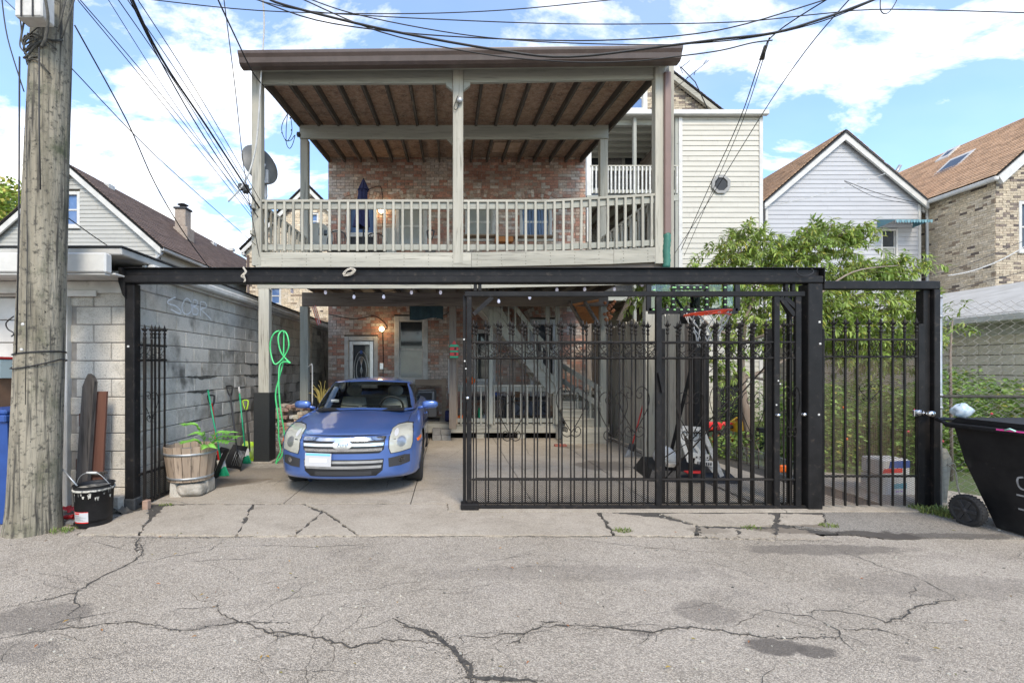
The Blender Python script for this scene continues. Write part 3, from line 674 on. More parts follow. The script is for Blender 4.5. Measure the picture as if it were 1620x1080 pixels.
def window(parent, r, y, frame='offwhite', glass='glass_dark', fw=.07, sash=True, sill=True, depth=.09, head=None, muntin=False, lower=None):
    x0, x1, z0, z1 = r
    f = MB()
    f.bbox(x0, y-.025, z0, x0+fw, y+depth, z1); f.bbox(x1-fw, y-.025, z0, x1, y+depth, z1); f.bbox(x0+fw, y-.022, z1-fw*1.1, x1-fw, y+depth, z1); f.bbox(x0+fw, y-.022, z0, x1-fw, y+depth, z0+fw*.9)
    fo = f.build('window', M[frame], parent)
    if sill: MBs = MB(); MBs.bbox(x0-.05, y-.07, z0-.07, x1+.05, y+.05, z0-.002); MBs.build('sill', M[frame], fo)
    i0, i1, j0, j1 = x0+fw, x1-fw, z0+fw*.9, z1-fw*1.1
    zm = (j0+j1)/2
    if sash:
        s = MB(); s.box(i0, y+.03, zm-.025, i1, y+.07, zm+.025); s.box(i0, y+.028, j0, i0+.03, y+.065, zm-.025); s.box(i1-.03, y+.028, j0, i1, y+.065, zm-.025)
        s.box(i0, y+.045, zm+.025, i0+.025, y+.08, j1); s.box(i1-.025, y+.045, zm+.025, i1, y+.08, j1); s.build('sash', M[frame], fo)
        p = MB(); p.box(i0+.025, y+.06, zm+.025, i1-.025, y+.066, j1); p.build('pane', M[glass], fo)
        p = MB(); p.box(i0+.03, y+.05, j0, i1-.03, y+.056, zm-.025); p.build('pane', M[lower or glass], fo)
    else:
        p = MB(); p.box(i0, y+.05, j0, i1, y+.056, j1); p.build('pane', M[glass], fo)
    b = MB(); b.box(x0, y+depth+.002, z0, x1, y+depth+.02, z1); b.build('backing', M['glass_dark'], fo)
    return fo
window(house, openings['lwin'], HY, 'offwhite', 'glass_dark', .13, lower='blind')
window(house, openings['lwin2'], HY, 'offwhite', 'glass_dark', .09)
window(house, openings['uwin1'], HY, 'offwhite', 'blind', .09)
window(house, openings['uwin2'], HY, 'offwhite', 'blind', .09)
window(house, openings['uwin3'], HY, 'white', 'curtain', .07)
# white arched boards filling the arched heads
for n_ in ('uwin1', 'uwin2', 'uwin3'):
    a, b, c, d = openings[n_]; m = MB(); w = b-a
    m.prism([(a, d+.004)]+[(a+w*t/8, d+.005+.10*math.sin(math.pi*t/8)) for t in range(9)]+[(b, d+.004)], HY-.03, HY+.02, 'y'); m.build('arched_head', M['offwhite'], house)
# blue curtain folds in the right window
a, b, c, d = openings['uwin3']; m = MB()
for i in range(9):
    x = a+.10+(b-a-.2)*i/8; m.tube([(x, HY+.045, c+.1), (x+.01, HY+.043, (c+d)/2), (x-.01, HY+.045, d-.12)], .018, 6)
m.build('curtain', M['curtain'], house)
# lower door: aluminium storm door with an oval decorated glass
a, b, c, d = openings['ldoor']; m = MB(); m.bbox(a, HY-.02, c, a+.11, HY+.08, d); m.bbox(b-.11, HY-.02, c, b, HY+.08, d); m.bbox(a+.11, HY-.018, d-.11, b-.11, HY+.08, d)
dr = m.build('storm_door', M['offwhite'], house)
m = MB(); m.bbox(a+.12, HY+.0, c, a+.22, HY+.03, d-.12); m.bbox(b-.22, HY+.0, c, b-.12, HY+.03, d-.12); m.bbox(a+.22, HY+.002, d-.22, b-.22, HY+.03, d-.12); m.bbox(a+.22, HY+.002, c, b-.22, HY+.03, c+.5); m.build('door_leaf', M['silver'], dr)
m = MB(); m.box(a+.2, HY+.035, c+.45, b-.2, HY+.045, d-.2); m.build('pane', M['glass_dark'], dr)
m = MB(); xc = (a+b)/2; zc = 1.5
for rr_, hh in ((.19, .50), (.13, .36)): m.tube([(xc+rr_*math.cos(t*math.pi/12), HY+.02, zc+.0+hh*math.sin(t*math.pi/12)) for t in range(24)], .008, 5, closed=True)
for k in range(5): m.tube([(xc-.06+.03*k, HY+.02, 1.15), (xc+.03-.015*k, HY+.018, 1.5), (xc-.06+.03*k, HY+.02, 1.85)], .005, 4)
m.build('door_ornament', M['silver'], dr)
m = MB(); m.bbox(xc-.03, HY-.005, 1.93, xc+.03, HY+.001, 2.02); m.build('blue_sticker', M['bluepl'], dr)
# second lower door behind the stairs
a, b, c, d = openings['ldoor2']; m = MB(); m.bbox(a, HY-.02, .3, a+.1, HY+.08, d); m.bbox(b-.1, HY-.02, .3, b, HY+.08, d); m.bbox(a+.1, HY-.018, d-.14, b-.1, HY+.08, d); dr = m.build('side_door', M['offwhite'], house)
m = MB(); m.bbox(a+.1, HY+.03, .3, b-.1, HY+.06, 1.3); m.build('door_panel', M['offwhite'], dr); m = MB(); m.box(a+.1, HY+.03, 1.3, b-.1, HY+.04, d-.14); m.build('pane', M['glass_dark'], dr)
# upper door
a, b, c, d = openings['udoor']; c = 3.45; m = MB(); m.bbox(a, HY-.02, c, a+.1, HY+.08, d); m.bbox(b-.1, HY-.02, c, b, HY+.08, d); m.bbox(a+.1, HY-.018, d-.1, b-.1, HY+.08, d); m.bbox(a+.1, HY-.01, 4.95, b-.1, HY+.06, 5.06); dr = m.build('upper_door', M['white'], house)
m = MB(); m.box(a+.1, HY+.04, 5.06, b-.1, HY+.05, d-.1); m.build('transom_pane', M['glass_blue'], dr); m = MB(); m.box(a+.1, HY+.03, c, b-.1, HY+.05, 4.95); m.build('door_leaf', M['dash'], dr)
# bare wall lamps with conduit
def wall_lamp(px, py, zlow, name='wall_lamp'):
    x, z = wx(px, HY), wz(py, HY); l = MB(); l.lathe([(0, -.03), (.055, -.03), (.055, 0), (.03, .02), (0, .02)], (x, HY-.02, z), 12, 'y'); lo = l.build('lamp_base', M['offwhite'], house)
    b = MB(); b.lathe([(0, -.075), (.035, -.06), (.062, -.02), (.062, .01), (.04, .055), (.02, .07), (0, .07)][::-1], (x, HY-.12, z), 16, 'y'); b.build('glowing_bulb', M['lit'], lo)
    c = MB(); c.tube([(x+.02, HY-.01, z), (x+.02, HY-.012, zlow)], .012, 6); c.build('conduit', M['dirtline'], lo)
    d = bpy.data.lights.new('lamp_light', 'POINT'); d.energy = 1.6; d.color = (1, .68, .36); d.shadow_soft_size = .06; o = bpy.data.objects.new('lamp_light', d); link(o, lo, Matrix.Translation((x, HY-.22, z)))
wall_lamp(605, 521, .9); wall_lamp(604, 336, 4.1)
m = MB(); m.bbox(wx(601, HY), HY-.05, wz(584, HY), wx(607, HY), HY-.01, wz(574, HY)); m.build('outlet_box', M['silver'], house)
m = MB()
for P_ in ([(520, 497), (560, 505), (590, 500), (605, 508), (612, 518), (604, 524)], [(605, 524), (607, 575)], [(580, 302), (596, 296), (604, 300), (606, 335)], [(690, 505), (712, 492), (716, 470)]):
    m.tube(smooth_path([(wx(a_, HY), HY-.03, wz(b_, HY)) for a_, b_ in P_], 4), .009, 5)
m.build('wall_cables', M['cable'], house)
# window box boards under the upper windows
m = MB(); z = wz(375, HY); m.bbox(wx(733, HY), HY-.28, z-.04, wx(783, HY), HY-.035, z); m.bbox(wx(784, HY), HY-.27, z-.05, wx(874, HY), HY-.035, z-.015); tag(m.build('window_shelf', M['bwx']), 'long bare board shelf under the two upper right windows', 'shelf')
m = MB(); m.bbox(wx(782, HY), HY-.26, z-.18, wx(810, HY), HY-.06, z-.055); tag(m.build('planter_box', mk('terracotta', (.50, .20, .06), (.42, .16, .05), 9, rough=.8)), 'small orange planter box below the shelf between the upper windows', 'planter')

# ================================================================== THE TWO-STOREY BACK PORCH
porch = thing('back_porch', 'weathered grey two-storey wooden back porch with brown gutter and railed upper deck', 'porch', (.15, 9.5, 0))
PF, PMID = 7.5, 9.48
def off(x, lo=.0): return .085*(x+3.1)/6.6          # the whole front rises a little to the right
xl, xr = wx(410, PF), wx(1046, PF)
def wedge_offset(x): return .0 if x < 1.0 else .11*((x-1.0)/2.5)
DZ0, DZ1 = wz(424.5, PF), wz(402, PF)               # deck band
zb0, zb1 = wz(137, PF), wz(110, PF)
def quadbar(mb, a, b, t):
    """plank whose ends are at different heights: a,b=(x,z0,z1), between y=t[0] and t[1]"""
    (ax, a0, a1), (bx, b0, b1) = a, b
    return mb.add([(ax, t[0], a0), (bx, t[0], b0), (bx, t[1], b0), (ax, t[1], a0), (ax, t[0], a1), (bx, t[0], b1), (bx, t[1], b1), (ax, t[1], a1)],
                  [(0, 3, 2, 1), (4, 5, 6, 7), (0, 1, 5, 4), (1, 2, 6, 5), (2, 3, 7, 6), (3, 0, 4, 7)])
# upper posts
for (p0, p1, yt, zt_) in ((402.8, 417.6, 0, zb1+.02), (716.5, 732.5, 0, zb1+.05), (1032, 1048, 0, zb1+.09)):
    m = MB(); z0 = DZ1-.18 if p0 > 700 else DZ0+.02
    m.bbox(wx(p0, PF), PF-.115, z0, wx(p1, PF), PF+.03, zt_, .006); m.build('post', M['gwz'], porch)
m = MB(); m.bbox(wx(1052, PF+.12), PF-.02, DZ0, wx(1060, PF+.12), PF+.12, zb1+.1, .005); m.build('post', M['gwz'], porch)
MZ1, MZ0 = wz(201.7, PMID), wz(222.4, PMID)
mxl, mxr = wx(482.5, PMID), wx(954, PMID)
for xc in (mxl, wx(722, PMID), mxr):
    m = MB(); m.bbox(xc-.08, PMID-.07, 3.4, xc+.08, PMID+.07, MZ0, .006); m.build('post', M['gwz'], porch)
# front beam in two lengths, brackets beside the middle post
m = MB(); quadbar(m, (wx(418, PF), zb0, zb1), (wx(716, PF), zb0+.015, zb1+.01), (PF-.07, PF-.02)); m.build('beam', M['ptx'], porch)
m = MB(); quadbar(m, (wx(733, PF), zb0+.02, zb1+.01), (wx(1031, PF), zb0+.085, zb1+.085), (PF-.07, PF-.02)); m.build('beam', M['ptx'], porch)
for s in (-1, 1):
    xm = wx(724.5+s*8.5, PF); m = MB(); m.prism([(xm, zb0+.01), (xm+s*.11, zb0+.01), (xm+s*.11, zb0-.03), (xm, zb0-.12)], PF-.09, PF-.03, 'y'); m.build('bracket', M['ptx'], porch)
m = MB(); m.bbox(wx(476, PMID), PMID-.10, MZ0, wx(960, PMID), PMID-.03, MZ1, .005); m.build('beam', M['ptx'], porch)
for s in (-1, 1):
    xm = wx(722, PMID)+s*.08; m = MB(); m.prism([(xm, MZ0), (xm+s*.12, MZ0), (xm, MZ0-.12)], PMID-.08, PMID-.02, 'y'); m.build('bracket', M['ptx'], porch)
# roof: fascia, gutter, sheathing, rafters
def roof_z(y): return zb1-.14+(y-PF)*.1325
rxl, rxr = xl-.02, wx(1046, PF)-.05
m = MB(); m.prism([(7.49, roof_z(7.49)+.09), (HY-.02, roof_z(HY)+.09), (HY-.02, roof_z(HY)+.14), (7.49, roof_z(7.49)+.14)], rxl, rxr, 'x'); m.build('sheathing', M['osb'], porch)
m = MB(); m.prism([(7.05, roof_z(7.05)+.142), (HY-.02, roof_z(HY)+.142), (HY-.02, roof_z(HY)+.19), (7.05, roof_z(7.05)+.19)], rxl-.1, rxr+.1, 'x'); m.build('roofing', M['roof_grey'], porch)
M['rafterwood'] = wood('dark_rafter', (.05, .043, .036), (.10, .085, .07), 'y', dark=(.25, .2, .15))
nraf = 17; hole = (wx(780, 10.95), wx(822, 10.95), 10.65, 11.3)
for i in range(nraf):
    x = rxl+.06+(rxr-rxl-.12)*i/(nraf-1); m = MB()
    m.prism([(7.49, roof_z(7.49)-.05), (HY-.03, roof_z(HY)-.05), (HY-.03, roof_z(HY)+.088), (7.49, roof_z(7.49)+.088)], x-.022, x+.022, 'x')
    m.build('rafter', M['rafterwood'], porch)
m = MB(); a, b, c, d = hole; zc = roof_z((c+d)/2)-.02; m.prism([(c, roof_z(c)+.078), (d, roof_z(d)+.078), (d, roof_z(d)+.084), (c, roof_z(c)+.084)], a, b, 'x'); m.build('bare_patch', mk('new_plywood', (.62, .45, .34), (.45, .3, .2), 7, rough=.8, emit=None), porch)
m = MB(); gz0 = wz(104, 7.06); gz1 = wz(79.5, 6.985); gx0, gx1 = wx(381, 7.1), wx(1075, 7.1)
def gut(u, v):
    x = gx0+(gx1-gx0)*u; o_ = .08*u
    prof = [(7.22, gz1), (7.22, gz0+.02), (7.18, gz0), (7.08, gz0), (7.04, gz0+.03), (7.02, gz0+.10), (6.99, gz0+.145), (6.985, gz1-.012), (6.985, gz1), (7.0, gz1), (7.005, gz1-.02)]
    k = v*(len(prof)-1); i = min(int(k), len(prof)-2); t = k-i
    return (x, prof[i][0]*(1-t)+prof[i+1][0]*t, prof[i][1]*(1-t)+prof[i+1][1]*t+o_)
mm = MB(); mm.grid(gut, 6, 10); mm.smooth = [False]*len(mm.f)
for u in (0, 1):
    pts = [gut(u, k/10) for k in range(11)]; mm.add(pts, [tuple(range(11)) if u == 0 else tuple(range(10, -1, -1))])
for jx in (.0, ): pass
gt = mm.build('gutter', M['gutter'], porch)
mm = MB()
quadbar(mm, (wx(400, 7.3), wz(109, 7.26), wz(100, 7.26)), (wx(1044, 7.3), wz(101, 7.26), wz(92, 7.26)), (7.26, 7.34)); mm.build('fascia', M['ptx'], porch)
# downspout
m = MB(); dx0, dx1 = wx(1049, 7.4), wx(1059.5, 7.4); m.bbox(dx0, 7.34, wz(372, 7.4), dx1, 7.43, gz0+.1, .012); ds = m.build('downspout', M['gutter'], porch)
M['dsb'] = mk('brown_downspout', (.17, .105, .085), (.145, .09, .072), 4, rough=.5); ds.data.materials[0] = M['dsb']
m = MB(); m.sm = False
n = 14; pts = []
for i in range(n+1):
    t = i/n; pts.append((wx(1054, 7.4)+.006*math.sin(t*9)-.05*max(0, t-.75), 7.385, wz(370, 7.4)-t*.56))
m.tube(pts, [.062 if i % 2 else .054 for i in range(n+1)], 10); m.build('flexible_pipe', mk('green_drain_pipe', (.03, .15, .10), (.02, .11, .08), 12, rough=.5), ds)
# deck band of two boards, joists, deck boards
for (a, b, o0, o1) in ((wx(409, PF), wx(745, PF), 0, .0), (wx(745.5, PF), wx(967, PF), .0, .05), (wx(967.5, PF), wx(1048, PF), .05, .09)):
    m = MB(); quadbar(m, (a, DZ0+o0, DZ1+o0), (b, DZ0+o1, DZ1+o1), (PF-.11, PF-.06)); m.build('rim_board', M['gwx'], porch)
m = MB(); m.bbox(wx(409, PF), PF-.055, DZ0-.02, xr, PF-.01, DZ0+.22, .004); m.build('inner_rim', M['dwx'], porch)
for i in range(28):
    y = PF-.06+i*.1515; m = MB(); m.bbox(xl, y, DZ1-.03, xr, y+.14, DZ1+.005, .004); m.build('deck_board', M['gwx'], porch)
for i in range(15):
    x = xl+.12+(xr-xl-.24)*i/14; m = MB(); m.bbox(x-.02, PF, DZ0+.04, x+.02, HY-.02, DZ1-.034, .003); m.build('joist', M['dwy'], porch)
# nail heads and cup hooks along the deck band
m = MB(); rnd = random.Random(3)
for k in range(17):
    x = wx(412, PF)+k*.396; o_ = max(0, (x-.35)/2.6)*.07
    for dz in (.03, .08, .14, .19): m.cbox((x+rnd.uniform(-.004, .004), PF-.112, DZ0+dz+o_+rnd.uniform(-.006, .006)), .009, .006, .009)
m.build('nail_heads', M['dirtline'], porch)['kind'] = 'stuff'
# lower beams
m = MB(); quadbar(m, (wx(409, PF+.05), wz(456, PF), DZ0-.002), (wx(745, PF), wz(456, PF), DZ0-.002), (PF-.0, PF+.05)); m.build('beam', M['gwx'], porch)
m = MB(); quadbar(m, (wx(745.4, PF), wz(456, PF), DZ0-.002), (wx(1042, PF), wz(449, PF), DZ0+.02), (PF-.0, PF+.05)); m.build('beam', M['gwx'], porch)
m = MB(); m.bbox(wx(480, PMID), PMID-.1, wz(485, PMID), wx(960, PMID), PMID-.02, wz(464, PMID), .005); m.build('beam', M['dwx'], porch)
# lower posts
m = MB(); m.bbox(wx(410.6, 7.55), 7.5, .02, wx(427, 7.55), 7.63, wz(456, PF)-.003, .006); m.build('post', M['gwz'], porch)
m = MB(); m.bbox(wx(402.5, 7.42), 7.38, .016, wx(427.5, 7.42), 7.66, wz(621, 7.42), .006); m.build('bumper_wrap', mk('black_wrap', (.012, .013, .013), (.02, .022, .02), 60, rough=.8, bump=.4, bscale=90), porch)
m = MB(); m.bbox(wx(400, 7.42), 7.34, .014, wx(433, 7.42), 7.75, .045, .01); m.build('footing', M['concrete'], porch)
m = MB(); m.bbox(mxl-.085, PMID-.07, .02, mxl+.085, PMID+.07, wz(485, PMID), .006); m.build('post', M['ptz'], porch)
m = MB(); m.bbox(mxr-.07, PMID-.07, .02, mxr+.085, PMID+.07, wz(485, PMID)+.15, .006); m.build('post', M['ptz'], porch)
m = MB(); m.bbox(wx(710.5, PMID), PMID-.05, .3, wx(722, PMID), PMID+.08, wz(485, PMID), .006); m.build('post', M['dwz'], porch)
m = MB(); m.bbox(wx(1020, 7.7), 7.66, .02, wx(1036, 7.7), 7.80, DZ0-.01, .006); m.build('post', M['gwz'], porch)
# diagonal brace near right post
m = MB(); m.bar((wx(998, 9), 9.0, wz(470, 9)), (wx(978, 9), 9.0, wz(508, 9)), .08, .09); m.build('brace', M['dwx'], porch)
# railings, each baluster a part
def rail_run(name, a, b, zt, zb, n, step_ax, osx, bal=None, lab=None, wood_='gw', extra=0, parent=None):
    """a,b: plan points of the rail; zt: rail top (a,b); zb: lower rail bottom (a,b)"""
    r = sub(name, parent or porch); a, b = Vector((*a, 0)), Vector((*b, 0)); d = (b-a).normalized(); s = Vector((-d.y, d.x, 0)); ax = 'x' if abs(d.x) > abs(d.y) else 'y'
    m = MB(); m.bar(a+Vector((0, 0, zt[0]-.02)), b+Vector((0, 0, zt[1]-.02)), .10, .038); m.build('top_rail', M[wood_+ax], r)
    m = MB(); m.bar(a+Vector((0, 0, zt[0]-.095)), b+Vector((0, 0, zt[1]-.095)), .04, .10); m.build('rail_board', M[('pt' if wood_ == 'gw' else wood_)+ax], r)
    m = MB(); m.bar(a+Vector((0, 0, zb[0]+.045)), b+Vector((0, 0, zb[1]+.045)), .04, .09); m.build('bottom_rail', M[('pt' if wood_ == 'gw' else wood_)+ax], r)
    if bal is None:
        q = MB(); q.bbox(-.019, -.019, 0, .019, .019, 1, .003); bal = q.mesh('baluster', M[wood_+'z'])
    for i in range(n):
        t = (i+.5)/n; p = a.lerp(b, t)-s*(.042*osx); z0 = zb[0]*(1-t)+zb[1]*t-.03; z1 = zt[0]*(1-t)+zt[1]*t-.042
        inst('baluster', bal, r, (p.x+random.uniform(-.004, .004), p.y, z0), Matrix.Rotation(random.uniform(-.006, .006), 3, 'Y'), (1, 1, z1-z0))
    return r
rt, rb = wz(319, PF), wz(397, PF)
rail_run('railing', (wx(418, PF), PF-.05), (wx(716, PF), PF-.05), (rt, rt), (rb, rb), 21, .139, 1)
rail_run('railing', (wx(733, PF), PF-.05), (wx(868, PF), PF-.05), (rt, rt), (rb, rb), 9, .139, 1)
rail_run('railing', (wx(868, PF), PF-.05), (wx(1034, PF), PF-.05), (rt, rt+.10), (rb, rb+.075), 12, .139, 1)
rail_run('railing', (xl+.02, PF+.08), (mxl, PMID-.08), (rt-.03, rt-.03), (rb, rb), 12, .14, 1)
rail_run('railing', (mxl, PMID+.08), (hx0+.1, HY-.05), (rt-.03, rt-.03), (rb, rb), 13, .14, 1)
rail_run('railing', (wx(1040, PF)-.03, PF+.08), (mxr, PMID-.08), (rt+.06, rt-.03), (rb+.05, rb), 12, .14, -1)
# loose boards sticking out past the left post, as in the deck's corner
m = MB(); m.bar((wx(402, 7.35), 7.3, wz(326, 7.35)), (wx(424, 7.9), 7.9, wz(345, 7.9)), .05, .09); m.build('loose_rail_end', M['gwy'], porch)
m = MB(); m.bar((wx(399, 7.35), 7.3, wz(368, 7.35)), (wx(424, 7.8), 7.8, wz(388, 7.8)), .05, .07); m.build('loose_rail_end', M['gwy'], porch)
# electric box and hook on the middle upper post
m = MB(); m.lathe([(0, 0), (.045, 0), (.05, .03), (.03, .06), (0, .06)], (wx(727, PF), PF-.18, wz(167, PF)), 12, 'y'); m.build('meter_socket', M['galv'], porch)
m = MB(); m.tube(smooth_path([(wx(724, PF), PF-.14, wz(160, PF)), (wx(718, PF), PF-.15, wz(178, PF)), (wx(722, PF), PF-.14, wz(181, PF)), (wx(726, PF), PF-.14, wz(172, PF))]), .006, 5); m.build('loose_cable', M['cable'], porch)
# string lights under the deck
sl = thing('string_lights', 'string of white bulb lights hung under the porch deck edge', 'string lights', (0, 7.7, 2.7))
pts = [(462, 459), (515, 461), (560, 468), (607, 468), (651, 461), (697, 461), (757, 464), (789, 475), (838, 469), (881, 457), (925, 456), (972, 456), (1016, 449)]
P3 = [W(a, b-2, 7.75) for a, b in pts]; m = MB(); m.tube(smooth_path([p+Vector((0, 0, .04)) for p in P3], 5), .005, 5); m.build('cord', M['cable'], sl)
bm_ = MB(); bm_.lathe([(0, -.075), (.016, -.068), (.028, -.045), (.022, -.015), (.012, 0), (0, .0)], (0, 0, 0), 12); bme = bm_.mesh('bulb', M['bulb'])
sk = MB(); sk.lathe([(.014, -.004), (.016, .03), (0, .032)], (0, 0, 0), 8); skm = sk.mesh('bulb_socket', M['cable'])
for p in P3: b_ = inst('bulb', bme, sl, p+Vector((0, 0, .0))); inst('bulb_socket', skm, b_, p)
# ================================================================== NEIGHBOURS
def siding(parent, x0, x1, z0, z1, y, mat, h=.12, clip=None, holes=(), name='siding_board'):
    """horizontal clapboards on a wall facing -y, each its own part; clip(z)->(xa,xb)"""
    z = z0
    while z < z1-.01:
        zt = min(z+h, z1); a, b = x0, x1
        if clip: a, b = clip(z+h*.5)
        if b-a > .05:
            segs = [(a, b)]
            for (p, q, r_, s_) in holes:
                if zt > r_+.01 and z < s_-.01:
                    ns = []
                    for (c, d) in segs:
                        if d <= p or c >= q: ns.append((c, d))
                        else:
                            if c < p: ns.append((c, p))
                            if d > q: ns.append((q, d))
                    segs = ns
            for (c, d) in segs:
                m = MB(); m.add([(c, y-.022, z), (d, y-.022, z), (d, y+.01, z), (c, y+.01, z), (c, y-.004, zt), (d, y-.004, zt), (d, y+.01, zt), (c, y+.01, zt)],
                      [(0, 3, 2, 1), (0, 1, 5, 4), (4, 5, 6, 7), (0, 4, 7, 3), (1, 2, 6, 5)])
                m.build(name, M[mat], parent)
        z = zt
def gable_wall(parent, xa, xb, ze, xm, zr, y, t, mat, name='wall'):
    m = MB(); m.prism([(xa, -.02), (xb, -.02), (xb, ze), (xm, zr), (xa, ze)], y, y+t, 'y'); return m.build(name, M[mat], parent)
def slope(parent, xe, ze, xr, zr, y0, y1, t, mat, name='roof'):
    m = MB(); m.prism([(xe, ze), (xr, zr), (xr, zr+t), (xe, ze+t)], y0, y1, 'y'); o = m.build(name, M[mat], parent)
    L_ = math.hypot(xr-xe, zr-ze); n = int(L_/.15); ux, uz = (xr-xe)/L_, (zr-ze)/L_; nx, nz = -uz*(1 if ux > 0 else -1), abs(ux); rn = random.Random(int(abs(xe)*10)); c = MB(); y1_ = min(y1, y0+13)
    for i in range(n):
        y = y0+.02-rn.uniform(0, .3)
        while y < y1_:
            w_ = rn.uniform(.22, .42); ya, yb = max(y, y0), min(y+w_, y1_); y += w_
            if yb-ya < .03: continue
            k = rn.uniform(.78, 1.16); c.tint = (k, k, k); a, b = L_*i/n, L_*(i+1.04)/n; h0 = t+.022+rn.uniform(-.003, .003); h1 = t+.006
            P_ = [(xe+ux*a+nx*h, yy, ze+uz*a+nz*h) for h in (t, h0) for yy in (ya, yb)]+[(xe+ux*b+nx*h1, yy, ze+uz*b+nz*h1) for yy in (ya, yb)]
            c.add(P_, [(0, 1, 3, 2), (2, 3, 5, 4), (0, 2, 4), (1, 5, 3)])
    c.build('shingle_courses', M[mat], o)['kind'] = 'stuff'; return o

# --- left house with grey clapboards and brown roof
D = 15.0; xm, zr = wx(115, D), wz(268, D); xe, ze = wx(252, D), wz(389, D); xw = 2*xm-xe
gh = thing('clapboard_house', 'pale grey clapboard house with brown gabled roof and brick chimney behind the garage', 'house', (xm, D, 0))
gable_wall(gh, xw, xe-.02, ze-.05, xm, zr-.1, D+.13, 12.2, 'greyside')
wn = (wx(100, D), wx(127, D), wz(359, D), wz(303, D))
sl_ = (zr-ze)/(xe-xm)
siding(gh, xw, xe, 2.2, zr-.1, D, 'greyside', .135, clip=lambda z: (max(xw, xm-(zr-z)/sl_+.02) if z > ze else xw, min(xe, xm+(zr-z)/sl_-.02) if z > ze else xe), holes=[wn])
window(gh, wn, D, 'white', 'glass_blue', .10)
for s in (1, -1):
    m = MB(); xe_ = xm+s*(xe-xm+.15); ze_ = ze-.12
    m.prism([(xm, zr+.02), (xe_, ze_+.02), (xe_, ze_-.2), (xm, zr-.2)], D-.18, D-.12, 'y'); m.build('bargeboard', M['white'], gh)
    slope(gh, xm+s*(xe-xm+.22), ze-.14, xm, zr+.03, D-.2, D+12.4, .07, 'roof_brown')
m = MB(); m.bbox(xe+.12, D-.15, ze-.2, xe+.24, D+12.4, ze-.08, .02); m.build('gutter', M['white'], gh)
m = MB(); m.tube([(xe+.14, D-.02, ze-.2), (xe-.0, D-.05, ze-.38), (xe-.06, D-.06, ze-.45), (xe-.06, D-.06, 2.5)], .045, 8); m.build('downspout', M['galv'], gh)
m = MB(); m.bbox(xe-.12, D-.03, 2.2, xe, D+.03, ze-.1); m.build('corner_trim', M['white'], gh)
z = 2.6
while z < ze-.25:
    m = MB(); m.add([(xe+.02, D+.05, z), (xe+.02, D+12.2, z), (xe+.002, D+12.2, z+.16), (xe+.002, D+.05, z+.16)], [(0, 1, 2, 3)]); m.add([(xe+.02, D+.05, z), (xe+.02, D+12.2, z), (xe-.01, D+12.2, z), (xe-.01, D+.05, z)], [(3, 2, 1, 0)]); m.build('side_board', M['cream'], gh); z += .16
Dc = 19.0; cxx, cz1 = wx(289.5, Dc), wz(333, Dc); m = MB(); m.bbox(cxx-.22, Dc-.22, cz1-1.35, cxx+.22, Dc+.22, cz1, .02); m.bbox(cxx-.27, Dc-.27, cz1-1.3, cxx+.33, Dc+.27, cz1-.75, .02)
ch = m.build('chimney', mk('chimney_stucco', (.36, .30, .24), (.25, .20, .16), 8, rough=.9), gh); m = MB(); m.bbox(cxx-.26, Dc-.26, cz1+.002, cxx+.26, Dc+.26, cz1+.08); m.lathe([(.12, .08), (.12, .2), (.22, .22), (.06, .3), (0, .3)], (cxx, Dc, cz1), 10); m.build('chimney_cap', M['dash'], ch)
for (px, py, Dv) in ((172, 300, 16.3), (367, 411, 26.5), (337, 404, 23)):
    x = wx(px, Dv); zz = zr-(x-xm)*sl_+.12; m = MB(); m.bbox(x-.12, Dv-.15, zz-.08, x+.12, Dv+.15, zz+.08); m.build('roof_vent', M['offwhite'], gh)

# --- left tan brick house behind it
D = 20.0; xm, zr = wx(487, D), wz(298, D); xe, ze = wx(390, D), wz(394, D); xw = 2*xm-xe
th = thing('tan_brick_house', 'tan brick gabled house seen between the grey clapboard house and the porch', 'house', (xm, D, 0))
gable_wall(th, xe+.02, xw, ze-.05, xm, zr-.1, D+.13, 9, 'mortar')
s_ = (zr-ze)/(xm-xe)
w1 = (wx(491, D), wx(504, D), wz(362, D), wz(337, D)); w2 = (wx(426, D), wx(445, D), wz(482, D), wz(453, D)); w3 = (wx(404, D), wx(414, D), wz(372, D), wz(345, D))
brick_wall(th, (xe, D, 0), (1, 0, 0), xw-xe, 3.6, zr, 'tan', [(a-xe, b-xe, c, d) for a, b, c, d in (w1, w2)], bw=.26, bh=.086, seed=11, top=lambda u: zr-abs(xe+u-xm)*s_-.03)
window(th, w1, D, 'white', 'glass_blue', .07); window(th, w2, D, 'white', 'glass_blue', .08)
for s in (1, -1):
    m = MB(); ex = xm-s*(xm-xe+.15); m.prism([(xm, zr+.05), (ex, ze-.1), (ex, ze-.3), (xm, zr-.15)], D-.2, D-.14, 'y'); m.build('bargeboard', M['white'], th)
    slope(th, xm-s*(xm-xe+.2), ze-.1, xm, zr+.08, D-.22, D+9, .07, 'roof_brown')
m = MB(); m.bbox(xe-.14, D-.2, ze-.32, xe-.02, D+8, ze-.18, .02); m.build('gutter', M['white'], th); m = MB(); m.tube([(xe+.1, D-.08, ze-.3), (xe+.1, D-.08, 2)], .05, 8); m.build('downspout', M['gutter'], th)

